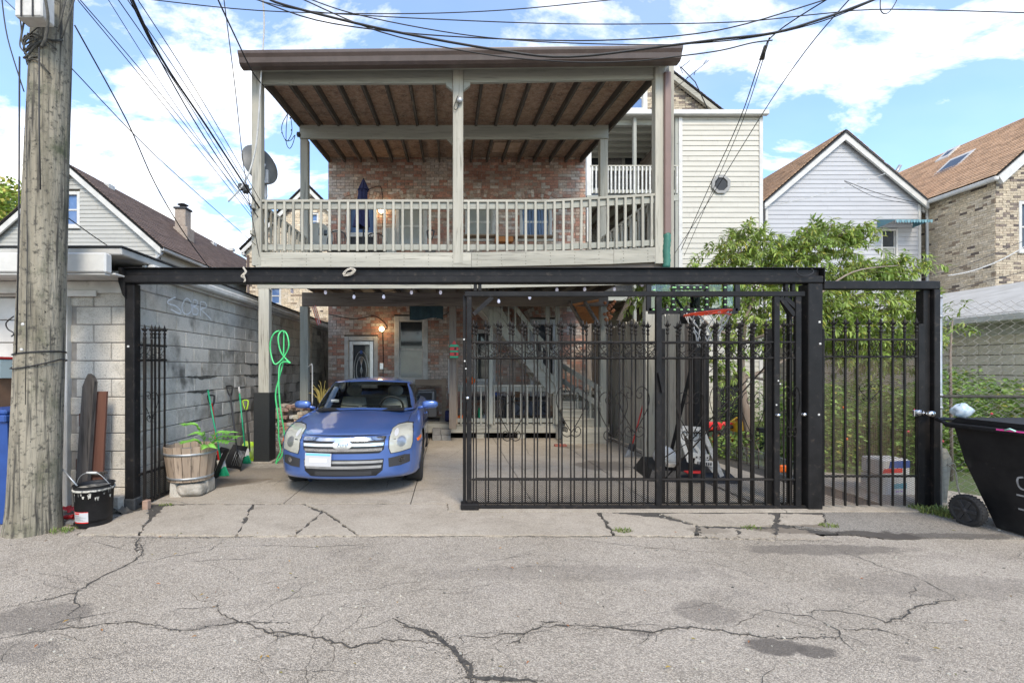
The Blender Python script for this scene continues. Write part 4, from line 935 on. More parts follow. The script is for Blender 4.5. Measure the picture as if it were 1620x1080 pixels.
# --- cream sided stair tower and open galleries to the right
D = 13.5; tx0, tx1 = wx(1073, D), wx(1206, D); tz1 = wz(186, D); px0 = wx(928, D)
cp = thing('sided_porch_tower', 'cream clapboard stair tower with octagonal window and open railed galleries beside it', 'building', ((px0+tx1)/2, D, 0))
m = MB(); m.box(tx0+.03, D+.02, -.02, tx1-.02, D+2.6, tz1); m.build('wall', M['cream'], cp)
siding(cp, tx0+.10, tx1-.10, .1, tz1, D, 'cream', .152)
for a in (tx0, tx1-.11): m = MB(); m.bbox(a, D-.04, .0, a+.11, D+.06, tz1); m.build('corner_trim', M['white'], cp)
m = MB(); m.bbox(wx(940, D), D-.18, tz1, tx1+.1, D-.05, wz(178, D), .02); m.build('gutter', M['white'], cp)
m = MB(); m.bbox(px0, D-.04, tz1+.002, tx1, D+2.6, tz1+.12); m.build('roof', M['roof_grey'], cp)
# octagonal window
oc = Vector((wx(1139, D), D-.03, wz(292.5, D))); r_ = .29
def octp(r, k): a = math.pi/8+k*math.pi/4; return (oc.x+r*math.cos(a), oc.z+r*math.sin(a))
for k in range(8):
    m = MB(); m.prism([octp(r_, k), octp(r_, k+1), octp(r_*.70, k+1), octp(r_*.70, k)], D-.07, D+.0, 'y')
    if k == 0: M['octf'] = mk('grey_vinyl', (.24, .235, .22), rough=.6); ow = m.build('octagon_window', M['octf'], cp)
    else: m.build('frame_piece', M['octf'], ow)
m = MB(); m.prism([octp(r_*.72, k) for k in range(8)], D-.045, D-.04, 'y'); m.build('pane', mk('dull_dark_glass', (.03, .028, .025), rough=.35, spec=.3), ow)  # pane simply dark, with weak rough gloss
# galleries
bw_ = D+2.6
m = MB(); m.box(px0, bw_+.13, -.02, tx0, bw_+.3, tz1); m.build('back_wall', M['mortar_dark'], cp)
fl = [wz(312, D), wz(312, D)-2.95]
gw1 = (wx(925, bw_), wx(956, bw_), fl[0]+.1, wz(244, bw_)); gw2 = (wx(984, bw_), wx(1022, bw_), wz(280, bw_), wz(240, bw_))
brick_wall(cp, (px0, bw_, 0), (1, 0, 0), tx0-px0, fl[1]-.1, tz1, 'grey', [(a-px0, b-px0, c, d) for a, b, c, d in (gw1, gw2)], bw=.24, bh=.09, seed=21, mortar='mortar_dark')
window(cp, gw1, bw_, 'offwhite', 'glass_dark', .10); window(cp, gw2, bw_, 'ptx', 'glass_dark', .10)
for g_ in (gw1, gw2): arch(cp, (g_[0]+g_[1])/2, g_[1]-g_[0]+.2, g_[3]+.02, bw_-.01, 'grey', rise=.08, h=.24)
for z in fl:
    m = MB(); m.bbox(px0, D-.03, z-.12, tx0, D+.05, z+.05); m.build('fascia', M['ptx'], cp)
    m = MB(); m.bbox(px0, D+.055, z-.02, tx0, bw_, z+.04); m.build('gallery_floor', M['pty'], cp)
    for i in range(7): m = MB(); x = px0+.2+i*(tx0-px0-.4)/6; m.box(x-.02, D+.06, z-.16, x+.02, bw_-.01, z-.025); m.build('joist', M['dwy'], cp)
for i in range(6): m = MB(); y = D+.15+i*.42; m.box(px0, y, tz1-.14, tx0, y+.05, tz1-.001); m.build('rafter', M['ptx'], cp)
m = MB(); m.bbox(px0, D-.02, 0, px0+.14, D+.09, 5.3); m.build('post', M['dwz'], cp)
for a, w_, zb_ in ((px0, .14, 5.301), (wx(1002, D), .09, 0), (tx0-.10, .1, 0)): m = MB(); m.bbox(a, D-.02, zb_, a+w_, D+.09, tz1); m.build('post', M['ptz'] if a != px0 else M['white'], cp)
m = MB(); m.bbox(tx0-.06, D+.1, 0, tx0-.002, bw_, tz1-.15); m.build('inner_wall', M['dwy'], cp)
q = MB(); q.bbox(-.022, -.022, 0, .022, .022, 1, .003); balw = q.mesh('baluster', M['offwhite'])
for z in fl[:1]:
    rail_run('railing', (px0+.1, D+.02), (tx0, D+.02), (wz(262, D), wz(262, D)), (wz(305, D), wz(305, D)), 23, .1, 1, bal=balw, parent=cp)
m = MB(); m.lathe([(0, 0), (.09, .04), (.12, .25), (.10, .45), (.03, .62), (.0, .7)], (wx(1068, D+.6)-.25, D+.6, 7.6), 10); m.build('hanging_bag', M['offwhite'], cp)
m = MB()
for i in range(5): m.bbox(wx(1075, 13.2)+i*.06-.35, 13.25, 2.9, wx(1075, 13.2)+i*.06-.32, 13.3, 4.05-.01*i, .003)
m.build('stored_chair', mk('faded_pink_plastic', (.42, .33, .35), rough=.6), cp)
# security grille over the basement window on the tower
bx0, bx1, bz0, bz1 = wx(1137, D), wx(1170, D), wz(672, D), wz(608, D)
m = MB(); m.bbox(bx0-.08, D-.10, bz0, bx0, D-.0, bz1); m.bbox(bx1, D-.10, bz0, bx1+.08, D-.0, bz1); m.bbox(bx0-.08, D-.12, bz1, bx1+.08, D, bz1+.28); gr = m.build('window_cage', M['dirtline'], cp)
m = MB(); m.box(bx0, D-.05, bz0, bx1, D-.045, bz1); m.build('pane', M['glass_dark'], gr)
m = MB()
for i in range(-8, 9):
    for s in (1, -1):
        x = (bx0+bx1)/2+i*.12; a = Vector((x-.35*s, D-.09, bz0)); b = Vector((x+.35*s, D-.09, bz1))
        # clip to the opening
        t0, t1 = 0, 1; dx = b.x-a.x
        ta, tb = (bx0-a.x)/dx, (bx1-a.x)/dx; t0, t1 = max(0, min(ta, tb)), min(1, max(ta, tb))
        if t1 > t0+.02: m.tube([a.lerp(b, t0), a.lerp(b, t1)], .007, 4)
m.build('lattice', M['iron'], gr)

# --- brick gable behind the tower, with window
D = 18.0; xm, zr = wx(1008, D), wz(84, D); xe, ze = wx(1132, D), wz(181, D); xw = 2*xm-xe; s_ = (zr-ze)/(xe-xm)
bg = thing('rear_brick_gable', 'tan brick gabled house rising behind the cream stair tower with a white framed attic window', 'house', (xm, D, 0))
gable_wall(bg, xw, xe, ze-.05, xm, zr-.1, D+.13, 7, 'mortar')
w1 = (wx(986, D), wx(1024, D), wz(177, D), wz(130, D))
brick_wall(bg, (xw, D, 0), (1, 0, 0), xe-xw, ze-.6, zr, 'tandark', [(w1[0]-xw, w1[1]-xw, w1[2], w1[3])], bw=.25, bh=.085, seed=31, top=lambda u: zr-abs(xw+u-xm)*s_-.03)
window(bg, w1, D, 'white', 'glass_blue', .17)
for s in (1, -1):
    ex = xm+s*(xe-xm+.1); m = MB(); m.prism([(xm, zr+.06), (ex, ze-.02), (ex, ze-.24), (xm, zr-.16)], D-.25, D-.12, 'y'); m.build('bargeboard', M['gwx'], bg)
    slope(bg, ex+s*.05, ze-.03, xm, zr+.08, D-.27, D+7, .06, 'roof_brown')
an = thing('tv_antenna', 'thin bent television antenna above the roof of the brick gable', 'antenna', W(1110, 160, 17))
m = MB(); m.tube([W(1122, 178, 17), W(1100, 130, 17), W(1077, 106, 17)], .018, 5); m.build('mast', M['cable'], an)
for a, b in (((1068, 140), (1121, 96)), ((1076, 108), (1092, 96)), ((1075, 104), (1080, 116)), ((1088, 122), (1084, 128)), ((1098, 119), (1100, 112)), ((1113, 101), (1118, 95))):
    m = MB(); m.tube([W(*a, 17), W(*b, 17)], .012, 4); m.build('element', M['cable'], an)

# --- white gabled house, bluish shade put into its siding colour
D = 17.0; xm, zr = wx(1331, D), wz(214, D); xl_, xr_ = wx(1210, D), wx(1456, D); ze = wz(319, D)
wh = thing('pale_clapboard_house', 'pale white clapboard house with a pointed gable, awning window and tan roof', 'house', (xm, D, 0))
sl1, sl2 = (zr-ze)/(xm-xl_), (zr-ze)/(xr_-xm)
gable_wall(wh, xl_, xr_-.02, ze-.05, xm, zr-.12, D+.13, 12, 'shaded_white')
w1 = (wx(1393, D), wx(1420, D), wz(420, D), wz(362, D))
siding(wh, xl_, xr_, .2, zr-.12, D, 'shaded_white', .165, clip=lambda z: (xm-(zr-z)/sl1+.03, xm+(zr-z)/sl2-.03) if z > ze else (xl_, xr_), holes=[w1])
for s, xe_, k in ((-1, xl_, sl1), (1, xr_, sl2)):
    m = MB(); ex = xe_+s*.13; zz = zr-abs(ex-xm)*k; m.prism([(xm, zr+.03), (ex, zz+.03), (ex, zz-.22), (xm, zr-.26)], D-.2, D-.13, 'y'); m.build('bargeboard', M['white'], wh)
    m = MB(); m.prism([(xm, zr+.05), (ex+s*.02, zz+.05), (ex+s*.02, zz+.0), (xm, zr+.0)], D-.24, D-.205, 'y'); m.build('drip_edge', M['dash'], wh)
    slope(wh, ex+s*.02, zz+.02, xm, zr+.06, D-.20, D+14, .06, 'roof_tan')
for a in (xl_, xr_-.1): m = MB(); m.bbox(a, D-.04, 0, a+.1, D+.05, ze-.1); m.build('corner_trim', M['white'], wh)
wo = window(wh, w1, D, 'white', 'glass_dark', .07, lower='blind')
m = MB(); m.bbox(wx(1397, D), D-.28, wz(419, D), wx(1418, D), D-.0, wz(409, D)); m.build('air_conditioner', M['white'], wo)
# blue-green striped awning
aw = sub('awning', wh); ax0, ax1 = wx(1387, D), 17.25
az0, az1 = wz(362, D), wz(349, D)
for i in range(14):
    x = wx(1387, D)+(ax1-wx(1387, D))*i/13; m = MB(); w_ = (ax1-wx(1387, D))/13
    if i < 13: m.add([(x, D-.02, az1+.02), (x+w_*.86, D-.02, az1+.02), (x+w_*.86, D-.75, az0+.10), (x, D-.75, az0+.10), (x, D-.75, az0+.03), (x+w_*.43, D-.75, az0-.02), (x+w_*.86, D-.75, az0+.03)], [(0, 3, 2, 1), (3, 4, 5, 6, 2)]); m.build('awning_slat', mk('teal_awning_%d' % (i % 2), (.10, .22, .26) if i % 2 else (.16, .30, .34), rough=.5) if i < 2 else bpy.data.materials['teal_awning_%d' % (i % 2)], aw)
m = MB(); m.add([(wx(1387, D), D-.02, az1+.03), (wx(1387, D), D-.75, az0+.1), (wx(1387, D), D-.02, az0+.02)], [(0, 1, 2)]); m.build('awning_side', bpy.data.materials['teal_awning_1'], aw); m = MB(); m.add([(ax1, D-.02, az1+.03), (ax1, D-.75, az0+.1), (ax1, D-.02, az0+.02)], [(0, 2, 1)]); m.build('awning_side', bpy.data.materials['teal_awning_1'], aw)
m = MB(); m.tube([W(1415, 277, D-.1), W(1424, 262, D-.1)], .06, 8); m.bbox(wx(1414, D+1), D+.9, wz(296, D+1), wx(1424, D+1), D+1.2, wz(280, D+1)); m.build('roof_vent', M['galv'], wh)

# --- brick house with tan roof at far right
D = 15.0; X0 = wx(1575, D); ze = wz(283, D); xr_ = 21.0; zr = 10.6; X1 = 2*xr_-X0
rb_ = thing('right_brick_house', 'tan brick house with sweeping tan shingle roof and skylights at the right edge', 'house', (xr_, D, 0))
gable_wall(rb_, X0+.12, X1, ze-.05, xr_, zr-.1, D+.13, 14, 'mortar')
wn = (wx(1611, D), wx(1650, D), wz(398, D), wz(318, D)); s_ = (zr-ze)/(xr_-X0)
brick_wall(rb_, (X0, D, 0), (1, 0, 0), 2.2, 1.0, zr, 'tandark', [(wn[0]-X0, wn[1]-X0, wn[2], wn[3])], bw=.235, bh=.078, seed=41, top=lambda u: ze+u*s_-.04)  # front in darker bricks than the side: its shade is put into the colour
brick_wall(rb_, (X0, D+3.4, 0), (0, -1, 0), 3.4, 1.0, ze-.05, 'tan', [], bw=.235, bh=.078, seed=42)
window(rb_, wn, D, 'white', 'glass_dark', .1)
slope(rb_, X0-.25, ze-.02, xr_, zr+.05, D-.25, D+14, .07, 'roof_tan'); slope(rb_, X1+.25, ze-.02, xr_, zr+.05, D-.25, D+14, .07, 'roof_tan')
m = MB(); m.prism([(X0-.25, ze-.03), (xr_, zr+.04), (xr_, zr-.22), (X0-.1, ze-.25)], D-.3, D-.2, 'y'); m.build('bargeboard', M['white'], rb_)
m = MB(); m.bbox(X0-.36, D-.3, ze-.16, X0-.22, D+6, ze-.02, .03); m.build('gutter', M['white'], rb_)
m = MB(); m.tube(smooth_path([(X0-.28, D+2.05, ze-.16), (X0-.25, D+2.05, ze-.4), (X0-.06, D+2.1, ze-.6), (X0-.06, D+2.1, 2)], 4), .05, 8); m.build('downspout', M['white'], rb_)
for (xa, ya, w_, l_) in ((19.0, 17.3, 1.0, .9), (20.35, 18.6, .5, .5)):
    m = MB(); za = ze+(xa-X0)*s_+.1; zb = ze+(xa+w_-X0)*s_+.1
    m.add([(xa, ya, za), (xa+w_, ya, zb), (xa+w_, ya+l_, zb), (xa, ya+l_, za), (xa, ya, za+.14), (xa+w_, ya, zb+.14), (xa+w_, ya+l_, zb+.14), (xa, ya+l_, za+.14)], [(4, 5, 6, 7), (0, 1, 5, 4), (3, 7, 6, 2), (0, 4, 7, 3), (1, 2, 6, 5)]); sk_ = m.build('skylight', M['white'], rb_)
    m = MB(); i_ = .12; m.add([(xa+i_, ya+i_, za+.145+i_*s_), (xa+w_-i_, ya+i_, zb+.145-i_*s_), (xa+w_-i_, ya+l_-i_, zb+.145-i_*s_), (xa+i_, ya+l_-i_, za+.145+i_*s_)], [(0, 1, 2, 3)]); m.build('pane', M['glass_dark'], sk_)

# --- low garage of pale blocks behind the chain-link fence
GX, gz = 10.7, 2.5
rg = thing('pale_block_garage', 'long pale block garage with white eaves behind the chain link fence', 'garage', (GX, 11, 0))
m = MB(); m.box(GX+.012, 7.0, -.02, GX+5.6, 16.0, gz-.1); m.build('wall', M['mortar'], rg)
M['paleblock'] = mk('pale_block', (.58, .52, .415), (.66, .60, .50), 3, rough=.9, bump=.3, bscale=60, rand=.05)
q = MB(); q.bbox(-.03, -.196, 0, .0, .196, .186, .006); qb = q.mesh('block', M['paleblock'])
for r__ in range(11):
    for c in range(22):
        y = 7.2+c*.4+(.2 if r__ % 2 else 0)
        if y < 15.8: inst('block', qb, rg, (GX, y, .02+r__*.2+.006))
m = MB(); m.bbox(GX-.04, 6.9, gz-.30, GX+.0, 16, gz-.09); m.build('lintel_board', M['offwhite'], rg)
m = MB(); m.bbox(GX-.35, 6.8, gz-.09, GX+.05, 16.1, gz-.07); m.build('soffit', M['white'], rg)
m = MB(); m.bbox(GX-.46, 6.8, gz-.07, GX-.33, 16.1, gz+.08, .02); m.build('gutter', M['white'], rg)
m = MB(); m.prism([(GX-.38, gz+.05), (GX+2.8, gz+1.05), (GX+2.8, gz+1.1), (GX-.38, gz+.10)], 6.8, 16.1, 'y'); m.build('roof', M['roof_grey'], rg)
m = MB(); m.prism([(GX+2.8, gz+1.05), (GX+6, gz+.05), (GX+6, gz+.10), (GX+2.8, gz+1.1)], 6.8, 16.1, 'y'); m.build('roof', M['roof_grey'], rg)

# ================================================================== CINDER BLOCK GARAGE (left)
WX = -3.58; GY = 5.15; WZ = 2.66
cg = thing('cinder_block_garage', 'low grey cinder block garage on the left with sprayed letters on its side wall', 'garage', (-5.6, 9, 0))
m = MB(); m.box(-8.5, GY+.03, -.02, -4.35, GY+.1, WZ) if False else None
m.box(-8.4, GY+.35, -.02, WX-.015, 13.6, WZ); m.box(wx(106, GY)+.02, GY+.012, -.02, WX-.012, GY+.36, WZ); m.build('wall', M['mortar'], cg)
rows = 13; ch_ = WZ/rows
blk = {}
def block_mesh(kind, L_, hh, axis):
    k = (kind, round(L_, 2), axis)
    if k not in blk:
        q = MB(); j = .005
        if axis == 'y': q.bbox(-.05, -L_/2+j, j, 0.0, L_/2-j, hh-j, .007)
        else: q.bbox(-L_/2+j, 0, j, L_/2-j, .05, hh-j, .007)
        blk[k] = q.mesh('block', M[kind])
    return blk[k]
rnd = random.Random(12)
for r__ in range(rows):
    off_ = .2 if r__ % 2 else 0
    y = GY+.012; first = True
    while y < 12.2:
        L_ = .2 if (first and r__ % 2) else .4; first = False
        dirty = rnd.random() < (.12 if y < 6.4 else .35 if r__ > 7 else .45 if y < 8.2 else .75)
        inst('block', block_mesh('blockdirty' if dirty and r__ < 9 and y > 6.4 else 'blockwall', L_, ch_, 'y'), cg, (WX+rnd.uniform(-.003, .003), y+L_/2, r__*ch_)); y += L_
    x = WX-.055
    first = True
    while x > wx(106, GY)+.12:
        L_ = min(.2 if (first and not r__ % 2) else .4, x-(wx(106, GY)+.02)); first = False
        inst('block', block_mesh('blockwall', L_, ch_, 'x'), cg, (x-L_/2, GY, r__*ch_)); x -= L_
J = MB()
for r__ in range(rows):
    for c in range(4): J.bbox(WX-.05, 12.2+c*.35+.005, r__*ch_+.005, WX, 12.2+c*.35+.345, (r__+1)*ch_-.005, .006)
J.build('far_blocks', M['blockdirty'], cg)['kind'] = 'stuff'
# black grime that has run along the joints
J = MB(); rnd = random.Random(77)
for r__ in range(1, 9):
    y = 6.2
    while y < 11.5:
        L_ = rnd.uniform(.15, .9)
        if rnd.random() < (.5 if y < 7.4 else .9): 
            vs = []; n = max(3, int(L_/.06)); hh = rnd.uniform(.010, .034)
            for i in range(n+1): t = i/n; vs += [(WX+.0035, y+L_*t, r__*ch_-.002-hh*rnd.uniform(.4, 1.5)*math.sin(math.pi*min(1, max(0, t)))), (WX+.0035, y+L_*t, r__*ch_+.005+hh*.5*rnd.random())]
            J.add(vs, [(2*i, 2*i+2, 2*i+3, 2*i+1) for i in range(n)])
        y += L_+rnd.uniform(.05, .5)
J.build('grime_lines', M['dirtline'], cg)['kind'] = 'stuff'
# sprayed letters S O B R on the side wall
def WP(px, py, e=.006): Dq = (WX+e)*F/(px-CX); return Vector((WX+e, Dq, wz(py, Dq)))
def ribbon(mb, pts, w):
    P = smooth_path([WP(*p) for p in pts], 5); n = len(P); vs = []
    for i, p in enumerate(P):
        d = (P[min(i+1, n-1)]-P[max(i-1, 0)]).normalized(); s = Vector((0, -d.z, d.y)); ww = w*(.75+.5*abs(math.sin(i*1.7)))
        vs += [p-s*ww, p+s*ww]
    mb.add(vs, [(2*i, 2*i+1, 2*i+3, 2*i+2) for i in range(n-1)])
tagm = sub('sprayed_letters', cg)
for P_ in ([(278, 470), (267, 475), (266, 480), (278, 484), (286, 492), (284, 496), (270, 489)],
           [(292, 475), (288, 484), (290, 494), (297, 497), (303, 490), (302, 478), (296, 472), (290, 477)],
           [(306, 474), (305, 484), (305, 496)], [(306, 474), (312, 476), (311, 483), (306, 485), (313, 489), (312, 497), (305, 497)],
           [(317, 477), (317, 488), (317, 500)], [(317, 477), (325, 479), (326, 486), (318, 489), (325, 496), (334, 505)]):
    m = MB(); ribbon(m, P_, .009); m.build('letter_stroke', M['spray'], tagm)
# roof, gutter and fascia
def rz_(y): return 2.76
m = MB(); m.bbox(-8.6, 4.82, 2.755, WX+.10, 13.7, 2.83, .01); m.build('roof', M['roof_grey'], cg)
m = MB(); m.bbox(-8.6, 4.80, 2.835, WX+.12, 13.7, 2.85, .004); m.build('roof_felt', M['dash'], cg)
m = MB(); m.bbox(WX+.02, 5.25, WZ-.03, WX+.07, 13.6, 2.75, .01); m.build('fascia', M['offwhite'], cg)
m = MB(); m.bbox(WX+.075, 5.25, 2.66, WX+.17, 13.6, 2.752, .02); m.build('gutter', M['offwhite'], cg)
m = MB(); m.bbox(-8.6, 4.70, wz(431, 4.7)-.0, WX+.02, 4.80, 2.75, .015); m.bbox(-8.6, 4.72, wz(431, 4.7)-.02, WX+.0, 4.79, wz(431, 4.7)-.003, .004); m.build('front_gutter', M['white'], cg)
m = MB(); m.bbox(-8.6, 4.81, 2.54, WX+.04, GY-.01, 2.56); m.build('soffit', M['offwhite'], cg)
m = MB(); m.bbox(-8.6, GY-.03, 2.40, WX-.04, GY-.005, 2.535); m.build('frieze_board', M['offwhite'], cg)
m = MB(); m.bbox(wx(104, GY), GY-.05, 2.42-.06, wx(157, GY), GY-.035, 2.43, .004); m.build('header_strip', M['white'], cg)
# garage door with its white trim
m = MB(); m.bbox(wx(99, GY-.04), GY-.06, 0, wx(107.5, GY-.04), GY+.08, 2.4, .01); m.build('door_trim', M['white'], cg)
gd = sub('garage_door', cg)
for i in range(9):
    m = MB(); m.bbox(-8.3, GY+.12, .02+i*.262, wx(99, GY)-.02, GY+.17, .02+(i+1)*.262-.008, .008); m.build('door_panel', M['white'], gd)
m = MB(); m.bbox(-8.4, GY+.06, 2.38, wx(99, GY), GY+.34, 2.66); m.build('door_header', M['offwhite'], cg)
# ================================================================== GATES AND FENCES
GD = 5.0
def gx(px): return wx(px, GD)
def gz_(py): return wz(py, GD)
def finial_mesh():
    m = MB(); m.lathe([(0, 0), (.013, 0), (.020, .008), (.013, .018), (.012, .042), (.019, .050), (.019, .058), (.011, .066), (.009, .082), (.016, .095), (.018, .105), (.011, .125), (0, .165)], (0, 0, 0), 8)
    for a in range(4):
        c, s = math.cos(a*math.pi/2), math.sin(a*math.pi/2); m.tube([(0, 0, .085), (c*.020, s*.020, .090), (c*.034, s*.034, .108), (c*.040, s*.040, .118)], [.008, .007, .004, .001], 5)
    return m.mesh('finial', M['iron'])
FIN = finial_mesh()
def picket_mesh(w): q = MB(); q.bbox(-w/2, -w/2, 0, w/2, w/2, 1, .002); return q.mesh('picket', M['iron'])
PK = {w: picket_mesh(w) for w in (.014, .018, .026)}
def picket(parent, x, y, z0, z1, w=.014, fin=True):
    o = inst('picket', PK[w], parent, (x, y, z0), None, (1, 1, z1-z0))
    if fin:
        f = bpy.data.objects.new('finial', FIN); COL.objects.link(f); f.parent = o; Mw = Matrix.Translation((x, y, z1-.01)) @ Matrix.Rotation(random.uniform(-.3, .3), 4, 'Z'); f.matrix_basis = wm(o).inverted() @ Mw; WM[f.name] = Mw
    return o
def spiral(cx, cz, r0, r1, a0, turns, n=18):
    return [(cx+(r0+(r1-r0)*i/n)*math.cos(a0+turns*2*math.pi*i/n), cz+(r0+(r1-r0)*i/n)*math.sin(a0+turns*2*math.pi*i/n)) for i in range(n+1)]
def heart_mesh(w, h, r=.005):
    m = MB()
    for s in (-1, 1):
        p = [(0, 0), (.10*w, .10*h), (.36*w, .42*h), (.48*w, .66*h), (.46*w, .84*h), (.36*w, .96*h), (.24*w, 1.0*h), (.12*w, .95*h), (.06*w, .86*h), (.09*w, .77*h), (.17*w, .74*h), (.24*w, .79*h), (.23*w, .86*h), (.17*w, .86*h)]
        m.tube(smooth_path([(s*a, 0, b) for a, b in p], 3), r, 5)
        p2 = [(0, -.05*h), (.13*w, -.10*h), (.27*w, -.05*h), (.30*w, .05*h), (.22*w, .12*h), (.13*w, .08*h), (.14*w, .01*h), (.20*w, .02*h)]
        m.tube(smooth_path([(s*a, 0, b) for a, b in p2], 3), r, 5)
    return m.mesh('heart_scroll', M['iron'])
def small_scroll_mesh(w, h, r=.0045):
    m = MB()
    for s in (-1, 1):
        p = [(.02*w, .02*h), (.16*w, .20*h), (.36*w, .52*h), (.46*w, .74*h), (.40*w, .93*h), (.24*w, .97*h), (.14*w, .84*h), (.20*w, .70*h), (.29*w, .74*h), (.27*w, .83*h)]
        m.tube(smooth_path([(s*a, 0, b) for a, b in p], 3), r, 5)
        p = [(.02*w, .50*h), (.14*w, .34*h), (.34*w, .30*h), (.45*w, .18*h), (.38*w, .04*h), (.24*w, .06*h), (.22*w, .17*h), (.31*w, .17*h)]
        m.tube(smooth_path([(s*a, 0, b) for a, b in p], 3), r, 5)
    return m.mesh('scroll', M['iron'])
HEART = heart_mesh(.34, .50); HEARTS = heart_mesh(.26, .42); SCR = small_scroll_mesh(.235, .165)
def mesh_panel(name, parent, x0, x1, z0, z1, y, px_, pz, t=.0035, mat='iron', kind='stuff'):
    m = MB(); nx = int((x1-x0)/px_); nz = int((z1-z0)/pz); px_ = (x1-x0)/nx; pz = (z1-z0)/nz
    for i in range(nx):
        for j in range(nz):
            x = x0+i*px_; z = z0+j*pz; xm_, zm_ = x+px_/2, z+pz/2
            for (a, b, c, d) in ((x, zm_, xm_, z), (xm_, z, x+px_, zm_), (x, zm_, xm_, z+pz), (xm_, z+pz, x+px_, zm_)):
                m.add([(a, y, b-t), (c, y, d-t), (c, y, d+t), (a, y, b+t)], [(0, 1, 2, 3)])
    o = m.build(name, M[mat], parent); o['kind'] = kind; return o

# overhead frame: track beam on two posts
fr = thing('gateway', 'long black steel overhead track beam on two tall posts spanning the driveway', 'gateway', (gx(750), GD, 0))
m = MB(); m.bbox(gx(194), GD-.05, gz_(449), gx(1298), GD+.06, gz_(437), .012); m.build('lower_track', M['steel'], fr)
m = MB(); m.bbox(gx(196), GD+.01, gz_(436.8), gx(1297), GD+.10, gz_(425), .006); m.build('upper_beam', M['steel'], fr)
m = MB(); m.bbox(gx(196), GD-.03, gz_(425), gx(1297), GD+.12, gz_(423.6), .002); m.build('flange', M['steel'], fr)
m = MB(); m.prism([(gx(193), gz_(424)), (gx(197), gz_(424)), (gx(203), gz_(449)), (gx(203), gz_(472)), (gx(199.5), gz_(468)), (gx(192.5), gz_(446))], GD-.055, GD+.13, 'y'); m.build('end_plate', M['steel'], fr)
m = MB(); m.bbox(gx(1298.5), GD-.05, gz_(449), gx(1300), GD+.12, gz_(424), .002); m.build('end_plate', M['steel'], fr)
pb = 0.0
m = MB(); m.bbox(gx(199), GD-.02, pb-.03, gx(214), GD+.09, gz_(449)-.001, .006); m.build('post', M['steel'], fr)
m = MB(); m.bbox(gx(1274), GD-.045, pb-.03, gx(1297), GD+.11, gz_(449)-.001, .008); m.build('post', M['steel'], fr)
m = MB(); m.bbox(gx(197.5), GD-.025, 0, gx(215.5), GD+.1, .13, .01); m.build('post_boot', mk('tarred_rough_steel', (.05, .052, .052), (.025, .026, .027), 20, rough=.8, bump=.5, bscale=60), fr)
for (px, py) in ((205, 548), (1291, 510), (1292, 544), (1290, 655)):
    m = MB(); m.bbox(gx(px)-.011, GD-.052 if px > 500 else GD-.026, gz_(py)-.011, gx(px)+.011, GD-.04 if px > 500 else GD-.018, gz_(py)+.011, .003); m.build('paint_spot_plate', M['white'], fr)

# sliding gate (front leaf)
ga = thing('sliding_gate', 'black wrought iron sliding gate leaf nearest the alley, hung under the overhead beam', 'gate', (gx(1000), GD, 0))
y = GD-.02
def tubebar(parent, name, x0, z0, x1, z1, y0=y, t=.045, mat='steel'): m = MB(); m.bbox(x0, y0, z0, x1, y0+t, z1, .004); return m.build(name, M[mat], parent)
gb0, gb1 = gz_(808), gz_(799)
tubebar(ga, 'top_rail', gx(735), gz_(469), gx(1272), gz_(461))
tubebar(ga, 'bottom_rail', gx(733), gb0, gx(1275), gb1)
for a, b, z0_, z1_ in ((732.5, 737.5, 799, 466), (738.2, 746, 799, 469.3), (1037, 1046, 799, 469.3), (1223, 1232, 799, 469.3), (1257, 1266, 799, 469.3)):
    tubebar(ga, 'stile', gx(a), gz_(z0_)+.001, gx(b), gz_(z1_)-.001, y-.001 if a != 732.5 else y+.05)
for a, b in (((749, 497), (779, 470)), ((1234, 470), (1257, 499)), ((1241, 470), (1266, 492))):
    m = MB(); m.bar((gx(a[0]), y+.025, gz_(a[1])), (gx(b[0]), y+.025, gz_(b[1])), .03, .045, (0, 0, 1)); m.build('corner_brace', M['steel'], ga)
for px in (752, 759, 1243, 1254): tubebar(ga, 'hanger', gx(px)-.018, gz_(461)+.001, gx(px)+.018, gz_(449)-.001, y)
m = MB(); m.bbox(gx(729), GD-.08, .018, gx(757), GD+.06, gz_(794), .008); m.box(gx(731), GD-.082, .03, gx(755), GD-.0805, gz_(797)); m.build('floor_catch', M['steel'], ga)
for x0, x1 in ((746.3, 1036.7), (1046.3, 1222.7), (1232.3, 1256.7)):
    for py in (541, 566, 758): tubebar(ga, 'rail', gx(x0), gz_(py)-.010, gx(x1), gz_(py)+.010, y+.005, .030, 'iron')
xs_ = [749+19.25*k for k in range(15)]+[1056, 1075.5, 1095, 1114.5, 1134, 1153.5, 1173, 1192.5, 1212]+[1240, 1250]
for px in xs_:
    o = inst('picket', PK[.014], ga, (gx(px), y+.02, gb1), None, (1, 1, gz_(527)-gb1))
    f = inst('finial', FIN, o, (gx(px), y+.02, gz_(527)-.01))
for i, px in enumerate([772, 810, 848.5, 887, 925.5, 964, 1002, 1027, 1085, 1124, 1163, 1202, 1245]): inst('scroll', SCR, ga, (gx(px), y+.0, gz_(565.5)), None, (1 if px not in (1027, 1245) else .6, 1, 1))
for px, k in ((903, 1), (1002, 1), (1140, .8), (1250, .55)): inst('heart_scroll', HEART, ga, (gx(px), y-.004, gz_(683)), None, (k, 1, 1))
mesh_panel('expanded_mesh', ga, gx(746.5), gx(1036.5), gb1, gz_(759), y+.035, .026, .020, .0026)
mesh_panel('expanded_mesh', ga, gx(1046.5), gx(1222.5), gb1, gz_(759), y+.035, .026, .020, .0026)
mesh_panel('expanded_mesh', ga, gx(1232.5), gx(1256.5), gb1, gz_(759), y+.035, .026, .020, .0026)
